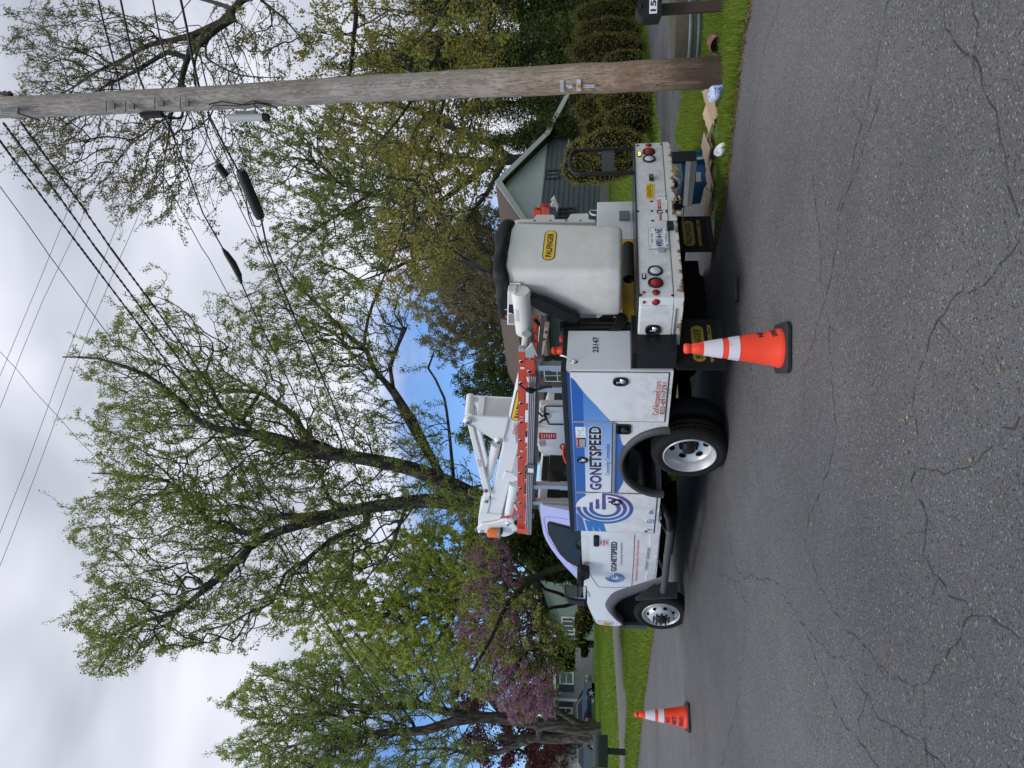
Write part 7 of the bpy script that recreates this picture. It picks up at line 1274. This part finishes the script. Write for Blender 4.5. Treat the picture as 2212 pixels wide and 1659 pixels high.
# ------------------------------------------------------------------ utility pole with its fittings
PB_ = G((1566, 156)); POLE = bpy.data.materials.new('pole_wood'); POLE.use_nodes = True; t = POLE.node_tree; pb = t.nodes['Principled BSDF']; pb.inputs['Roughness'].default_value = .85; tcn = nd('ShaderNodeTexCoord', t)
mpp = nd('ShaderNodeMapping', t); mpp.inputs['Scale'].default_value = (9, 9, 1.1); t.links.new(tcn.outputs['Object'], mpp.inputs[0]); n1 = noise(t, 1.6, 7, .62, mpp.outputs[0], 1.6); n2 = noise(t, 1.5, 5, .7)
m2 = nd('ShaderNodeMapping', t); m2.inputs['Scale'].default_value = (30, 30, 1.5); t.links.new(tcn.outputs['Object'], m2.inputs[0]); n3 = noise(t, 2.0, 5, .7, m2.outputs[0])
wv = nd('ShaderNodeMath', t, operation='SINE'); mm = nd('ShaderNodeMath', t, operation='MULTIPLY'); t.links.new(n1.outputs[0], mm.inputs[0]); mm.inputs[1].default_value = 45; t.links.new(mm.outputs[0], wv.inputs[0])
sp_ = nd('ShaderNodeSeparateXYZ', t); t.links.new(tcn.outputs['Object'], sp_.inputs[0])
low_ = mixc(t, rng(t, n2.outputs[0], .35, .62), (.25, .15, .09), (.44, .34, .25)); hig = mixc(t, rng(t, n2.outputs[0], .35, .65), (.26, .225, .195), (.46, .42, .37))
hz_ = nd('ShaderNodeMath', t, operation='MULTIPLY_ADD'); t.links.new(n2.outputs[0], hz_.inputs[0]); hz_.inputs[1].default_value = 2.2; t.links.new(sp_.outputs[2], hz_.inputs[2])
c_ = mixc(t, rng(t, hz_.outputs[0], 2.3, 4.6), low_, hig); c_ = mixc(t, rng(t, wv.outputs[0], .35, 1.0, 0, .62), c_, (.075, .05, .036)); c_ = mixc(t, rng(t, noise(t, 3.2, 3, .6, mpp.outputs[0], 2.5).outputs[0], .60, .70, 0, .6), c_, (.16, .085, .045)); c_ = mixc(t, rng(t, n3.outputs[0], .5, .72, 0, .75), c_, (.07, .055, .045))
hz2 = nd('ShaderNodeMath', t, operation='MULTIPLY_ADD'); t.links.new(n1.outputs[0], hz2.inputs[0]); hz2.inputs[1].default_value = .9; t.links.new(sp_.outputs[2], hz2.inputs[2]); c_ = mixc(t, rng(t, hz2.outputs[0], 1.25, .72, 0, .88), c_, (.035, .02, .013))
t.links.new(c_, pb.inputs['Base Color']); bm = nd('ShaderNodeBump', t); bm.inputs['Strength'].default_value = .6; bm.inputs['Distance'].default_value = .01; t.links.new(n1.outputs[0], bm.inputs['Height']); t.links.new(bm.outputs[0], pb.inputs['Normal'])
pole = empty('utility_pole', PB_, 'tall weathered wooden utility pole rising from the verge beside the truck', 'utility pole'); y0 = PB_.y
def pc_(dx, c): return AY((dx, c), y0)
st_p = [(1575, 155.5, 33.5), (1200, 173, 31), (800, 191, 27.5), (400, 215, 25), (0, 233, 22.5), (-300, 247, 21)]
b = MB(); C_ = []; Rr = []
for dx, cy, hw_ in st_p: p = pc_(dx, cy); q = pc_(dx, cy-hw_); C_.append(p); Rr.append((q-p).length*.985)
cc_, rr2 = [], []
for i in range(len(C_)-1):
    for j in range(6): cc_.append(C_[i].lerp(C_[i+1], j/6)-PB_+Vector((random.gauss(0, .003), random.gauss(0, .003), 0))); rr2.append(Rr[i]+(Rr[i+1]-Rr[i])*j/6)
cc_[0].z -= .2; b.tube(cc_, rr2, POLE, 28); b.build('shaft', pole)
def onp(dx, dy, out=.0):                                        # point on the front surface of the pole
    c = pc_(dx, dy); i = max(0, min(len(C_)-2, [k for k in range(len(st_p)-1) if st_p[k+1][0] <= dx][0] if dx > st_p[-1][0] else 0)); t_ = (st_p[i][0]-dx)/(st_p[i][0]-st_p[i+1][0]); ctr = C_[i].lerp(C_[i+1], t_); R_ = Rr[i]+(Rr[i+1]-Rr[i])*t_; x = max(-.98, min(.98, (c.x-ctr.x)/R_)); yy = R_*math.sqrt(1-x*x); k = (ctr.y-yy-out)
    q = AY((dx, dy), k); return q-PB_
TAGM = mat('aluminium_tag', (.58, .60, .62), .35, metal=.3, noise=.2, nscale=30)
def tagp(z, pts, M, out=.004): b = MB(); b.slab([onp(*z(*p), out) for p in pts], (0, .003, 0), M); return b
b = tagp(z5, ((458, 700), (458, 800), (485, 800), (485, 700)), TAGM); o1 = onp(*z5(478, 790), .006); b.text('VERIZON', o1, onp(*z5(478, 712), .006)-o1, onp(*z5(465, 790), .006)-o1, mat('grey_print')); b.build('pole_tag', pole)
b = tagp(z5, ((598, 692), (598, 795), (635, 795), (635, 692)), TAGM); b.build('pole_tag', pole); b = tagp(z5, ((605, 735), (605, 770), (630, 770), (630, 735)), mat('tag_orange', (.75, .25, .02), .5), .007); o1 = onp(*z5(625, 760), .0085); b.text('A', o1, onp(*z5(625, 745), .0085)-o1, onp(*z5(610, 760), .0085)-o1, BLKD, bold=.03); b.build('pole_tag', pole)
b = tagp(z5, ((505, 745), (530, 770), (560, 765), (560, 740), (530, 748)), TAGM); b.build('pole_tag', pole)
b = tagp(z5, ((655, 735), (655, 765), (762, 765), (762, 735)), mat('grey_print')); 
for k, ch_ in enumerate('10506'): o1 = onp(*z5(684+k*17, 760), .0065); b.face([onp(*z5(670+k*17, 741), .0055), onp(*z5(670+k*17, 762), .0055), onp(*z5(685+k*17, 762), .0055), onp(*z5(685+k*17, 741), .0055)], WHD); b.text(ch_, onp(*z5(683+k*17, 757), .007), onp(*z5(683+k*17, 746), .007)-onp(*z5(683+k*17, 757), .007), onp(*z5(672+k*17, 757), .007)-onp(*z5(683+k*17, 757), .007), BLKD, bold=.03)
b.build('number_tag', pole)
for (x, y) in ((1545, 550), (1380, 585), (870, 590), (1300, 740)): b = MB(); p = onp(*z5(x, y)); b.lathe([(.008, 0), (.006, .01), (0, .012)], p, (0, -1, 0), DARK, 8); b.build('nail', pole)
BKM = mat('bracket_steel', (.20, .21, .21), .5, metal=.6, noise=.3, nscale=20)
for (x, y) in ((760, 718), (890, 720), (1085, 700), (1255, 700)):
    b = MB(); p = onp(*p1_(x, y)); b.box((p.x-.02, p.y-.035, p.z-.03), (p.x+.02, p.y, p.z+.035), BKM); b.box((p.x-.035, p.y-.045, p.z-.04), (p.x+.035, p.y-.02, p.z-.03), BKM); b.tube([p+Vector((-.06, -.04, .06)), p+Vector((.06, -.04, .06))], .008, BKM, 6); b.build('cable_bracket', pole, bevel=.003)
b = MB(); b.tube([onp(*p1_(*p), .02) for p in ((1400, 700), (1480, 680), (1560, 690), (1640, 705), (1720, 690), (1780, 700), (1850, 720), (1870, 740))], .007, BLACK, 6); b.tube([onp(*p1_(*p), .03) for p in ((1710, 680), (1700, 700), (1740, 735), (1775, 745))], .007, BLACK, 6); b.tube([onp(*p1_(*p), .025) for p in ((1395, 745), (1430, 705), (1600, 710), (1700, 675), (1820, 700))], .006, BLACK, 6); b.build('drip_loop', pole)
b = MB(); p0 = AY(p1_(1535, 790), y0); p1 = AY(p1_(1765, 785), y0); b.tube([p0-PB_, p1-PB_], .042, mat('grey_enclosure', (.42, .43, .42), .5), 16); b.tube([p1-PB_, p1-PB_+(p1-p0).normalized()*.06], [.045, .035], BLACK, 12); q_ = AY(p1_(1650, 760), y0)-PB_; b.box((q_.x-.04, -.03, q_.z-.12), (q_.x+.02, .03, q_.z+.12), BKM); b.build('splice_canister', pole)
b = MB(); q_ = AY(p1_(1020, 775), y0)-PB_; b.box((q_.x-.02, -.04, q_.z-.13), (q_.x+.035, .04, q_.z+.13), BLACKM); b.build('terminal_block', pole, bevel=.01)
b = MB(); q_ = onp(*p1_(80, 745), .03); b.box((q_.x-.03, q_.y-.03, q_.z-.10), (q_.x+.03, q_.y, q_.z+.12), BKM); b.tube([q_, q_+Vector((-.08, -.03, -.22)), q_+Vector((-.12, 0, -.34))], .012, BLACK, 6); b.build('cross_arm_bracket', pole, bevel=.006)
q_ = AY(p1_(35, 640), y0)-PB_; b = MB(); b.lathe([(.02, -.09), (.05, -.07), (.035, -.04), (.055, -.01), (.035, .02), (.05, .05), (.03, .08)], q_, (0, 0, 1), mat('brown_porcelain', (.05, .03, .025), .2), 14); b.build('insulator', pole)
# ------------------------------------------------------------------ overhead cables
CABM = mat('cable_black', (.012, .012, .014), .6); WIRM = mat('wire_dull', (.10, .085, .10), .6)
rd_dir = Vector((edge[-1][0]-edge[1][0], edge[-1][1]-edge[1][1])).normalized()
def cable(label, z, pts, r, M=CABM, d=None, p0=None, beads=0, group='overhead lines', name='overhead_cable', ext=True):
    P = [VP(z(*p), p0 or PB_, d or rd_dir) for p in pts]; P = bez(P, 2.0); o_ = P[0]; b = MB(); b.tube([p-o_ for p in P], r, M, 6)
    if beads:
        for i in range(len(P)-1):
            for j in range(beads): q = P[i].lerp(P[i+1], (j+.5)/beads)-o_; dd = (P[i+1]-P[i]).normalized(); b.tube([q-dd*.02, q+dd*.02], r*1.35, M, 5)
    o = b.build(name, None); o.location = o_; return tag(o, label, 'cable', group)
def D(z, *pts): return [z(*p) for p in pts]
cable('lowest of the three heavy spaced cables leaving the pole top to the left', zd, D(p1_, (140, 820), (300, 1040), (520, 1340), (740, 1659))+D(p2_, (830, 250), (1010, 490), (1210, 770), (1450, 1120))+[(545, 1000), (640, 1170), (764, 1364), (912, 1532)], .0115, beads=7)
cable('middle one of the three heavy spaced cables leaving the pole top to the left', zd, D(p1_, (20, 820), (185, 1040), (420, 1350), (640, 1659))+D(p2_, (700, 205), (870, 430), (1060, 690), (1300, 1010))+[(476, 933), (600, 1150), (720, 1345), (850, 1540)], .0115, beads=7)
cable('highest of the three heavy spaced cables leaving the pole top to the left', zd, D(p1_, (-60, 860), (70, 1040), (320, 1370), (540, 1659))+D(p2_, (670, 300), (935, 650), (1120, 900), (1310, 1170))+[(500, 1010), (610, 1190), (720, 1370), (860, 1560)], .0115, beads=7)
cable('thin pole top wire crossing the upper sky', zd, D(p1_, (-100, 1120), (0, 1250), (170, 1480), (295, 1659))+D(p2_, (330, 180), (590, 530), (760, 760), (900, 930))+[(400, 980)], .006)
cable('heavy telephone cable carrying the long black splice case', zd, D(p1_, (1390, 750), (1500, 970), (1600, 1150), (1750, 1470), (1790, 1659))+D(p2_, (1830, 230), (1960, 570), (2080, 820), (2212, 1120))+D(p3_, (1490, 0), (1590, 260), (1700, 500), (1850, 900), (1960, 1180), (2060, 1464)), .012)
cable('telephone wire just under the heavy cable', zd, D(p1_, (1390, 770), (1560, 1140), (1700, 1500), (1760, 1659))+D(p2_, (1720, 50), (1900, 420), (2000, 650), (2150, 960))+D(p3_, (1540, 0), (1680, 280), (1800, 560), (1960, 960), (2110, 1460)), .007)
cable('cable with the drooping black sheath left of the pole', zd, D(p1_, (1100, 770), (1250, 1130), (1360, 1430), (1490, 1659))+D(p2_, (1500, 160), (1620, 370), (1720, 600), (1840, 830), (1960, 1080), (2100, 1400))+D(p3_, (1380, 0), (1480, 200), (1650, 480), (1790, 800), (2000, 1400)), .010)
cable('thin service wire above the drooping sheath', zd, D(p1_, (900, 780), (1060, 1110), (1210, 1400), (1350, 1659))+D(p2_, (1400, 200), (1560, 500), (1760, 900), (1960, 1250), (2212, 1600))+D(p3_, (1300, 0), (1500, 340), (1700, 760), (1960, 1300)), .006)
cable('slack wire between the drooping sheath and the splice case', zd, D(p1_, (1280, 760), (1380, 960), (1500, 1170), (1620, 1420), (1740, 1659))+D(p2_, (1780, 220), (1880, 430), (2000, 700)), .006)
rdir2 = Vector((-rd_dir.x, -rd_dir.y))
for i, (pts, r_, lb) in enumerate((
    (((645, -60), (700, 180), (760, 400), (805, 600)), .010, 'uppermost cable running right from the pole'), (((800, -40), (870, 300), (930, 510), (970, 610)), .012, 'second cable running right from the pole'), (((1020, -20), (1065, 220), (1120, 430), (1240, 600)), .009, 'third cable running right from the pole'),
    (((1205, -30), (1250, 180), (1290, 400), (1335, 590)), .014, 'thick black telephone cable running right from the pole'), (((1340, 350), (1360, 470), (1390, 595)), .008, 'short tail of cable running right below the thick one'), (((1480, 200), (1560, 390), (1640, 590)), .007, 'lowest cable running right from the pole'))):
    cable(lb, p1_, pts, r_, d=Vector((.9, -.44)))
xd_ = Vector((1, .12)); xp = Vector((0, 34, 0))
for i, (a, c, lb) in enumerate((((-60, 720), (165, 300), 'faint wire crossing highest in the sky'), ((-60, 790), (215, 300), 'second faint wire crossing the sky'), ((-60, 1360), (345, 265), 'faint wire crossing in front of the clouds below the first pair'), ((-60, 1430), (390, 260), 'lowest faint wire crossing in front of the clouds'))):
    lo = {0: ((0, 610), (130, 495), (205, 200)), 1: ((0, 880), (165, 500), (0, 0)), 2: ((0, 0),)*3, 3: ((0, 0),)*3}
A_ = [(((-40, 905), (0, 812), (60, 668), (131, 494), (190, 340), (262, 150)), 'faint wire crossing highest in the sky'), (((-40, 980), (0, 880), (90, 655), (167, 494), (240, 330), (330, 120)), 'second faint wire crossing the sky, just below the highest'), (((-30, 1225), (0, 1150), (52, 1020), (140, 780), (250, 494), (330, 300), (470, 0)), 'faint wire crossing the middle of the cloudy sky'), (((-30, 1300), (0, 1222), (75, 1030), (190, 720), (287, 494), (380, 270), (520, 0)), 'lowest faint wire crossing the cloudy sky')]
for pts, lb in A_: cable(lb, zd, pts, .013, WIRM, d=xd_, p0=xp, group='faint crossing wires')
cable('thin wire in the upper left corner running down to the left', zd, D(p2_, (-60, 770), (0, 825), (110, 940), (230, 1090), (390, 1260), (520, 1410), (620, 1510)), .010, WIRM, d=Vector((-1, .3)), p0=Vector((0, 26, 0)), group='faint crossing wires')
for k, (a, c) in enumerate((((1780, 20), (1500, 590)), ((1750, 0), (1440, 590)), ((340, 0), (0, 360)), ((215, 0), (60, 370)))):
    cable(['faint wire high at the right of the pole', 'twin faint wire high at the right of the pole', 'faint wire in the top right corner', 'steeper faint wire in the top right corner'][k], p1_, (a, ((a[0]+c[0])/2, (a[1]+c[1])/2), c), .012, WIRM, d=xd_, p0=xp, group='faint crossing wires')
# splice case hung from the heavy cable, sheath, small splice
def onroad(z, x, y): return VP(z(x, y), PB_, rd_dir)
a, c = onroad(p1_, 1610, 1140), onroad(p1_, 1745, 1460); b = MB(); d_ = (c-a); n_ = 10
ctr = [a+d_*(i/n_) for i in range(n_+1)]; b.tube([p-a for p in ctr], [.05]+[.066]*(n_-1)+[.052], mat('splice_case', (.010, .010, .011), .5), 16)
o = b.build('splice_case', None, bevel=.01); o.location = a; tag(o, 'long black splice case hanging on the heavy cable against the trees', 'splice case')
b = MB(); b.tube([onroad(p1_, *p)-a for p in ((1640, 1280), (1665, 1440), (1690, 1510), (1740, 1520), (1765, 1470))], .008, BLACK, 6); o = b.build('slack_loop', None); o.location = a; tag(o, 'loop of slack cable under the long black splice case', 'cable')
P = [onroad(p2_, *p) for p in ((1490, 130), (1515, 165), (1560, 230), (1600, 310), (1618, 370))]; b = MB(); b.tube([p-P[0] for p in P], [.012, .035, .045, .04, .015], mat('splice_case'), 10); o = b.build('cable_sheath', None); o.location = P[0]; tag(o, 'drooping black sheath on the cable left of the splice case', 'cable sheath')
P = [onroad(p1_, *p) for p in ((1455, 1100), (1515, 1180))]; b = MB(); b.tube([Vector(), P[1]-P[0]], .045, mat('splice_case'), 10); o = b.build('splice_case', None); o.location = P[0]; tag(o, 'small black splice on the wire just above the long case', 'splice case')
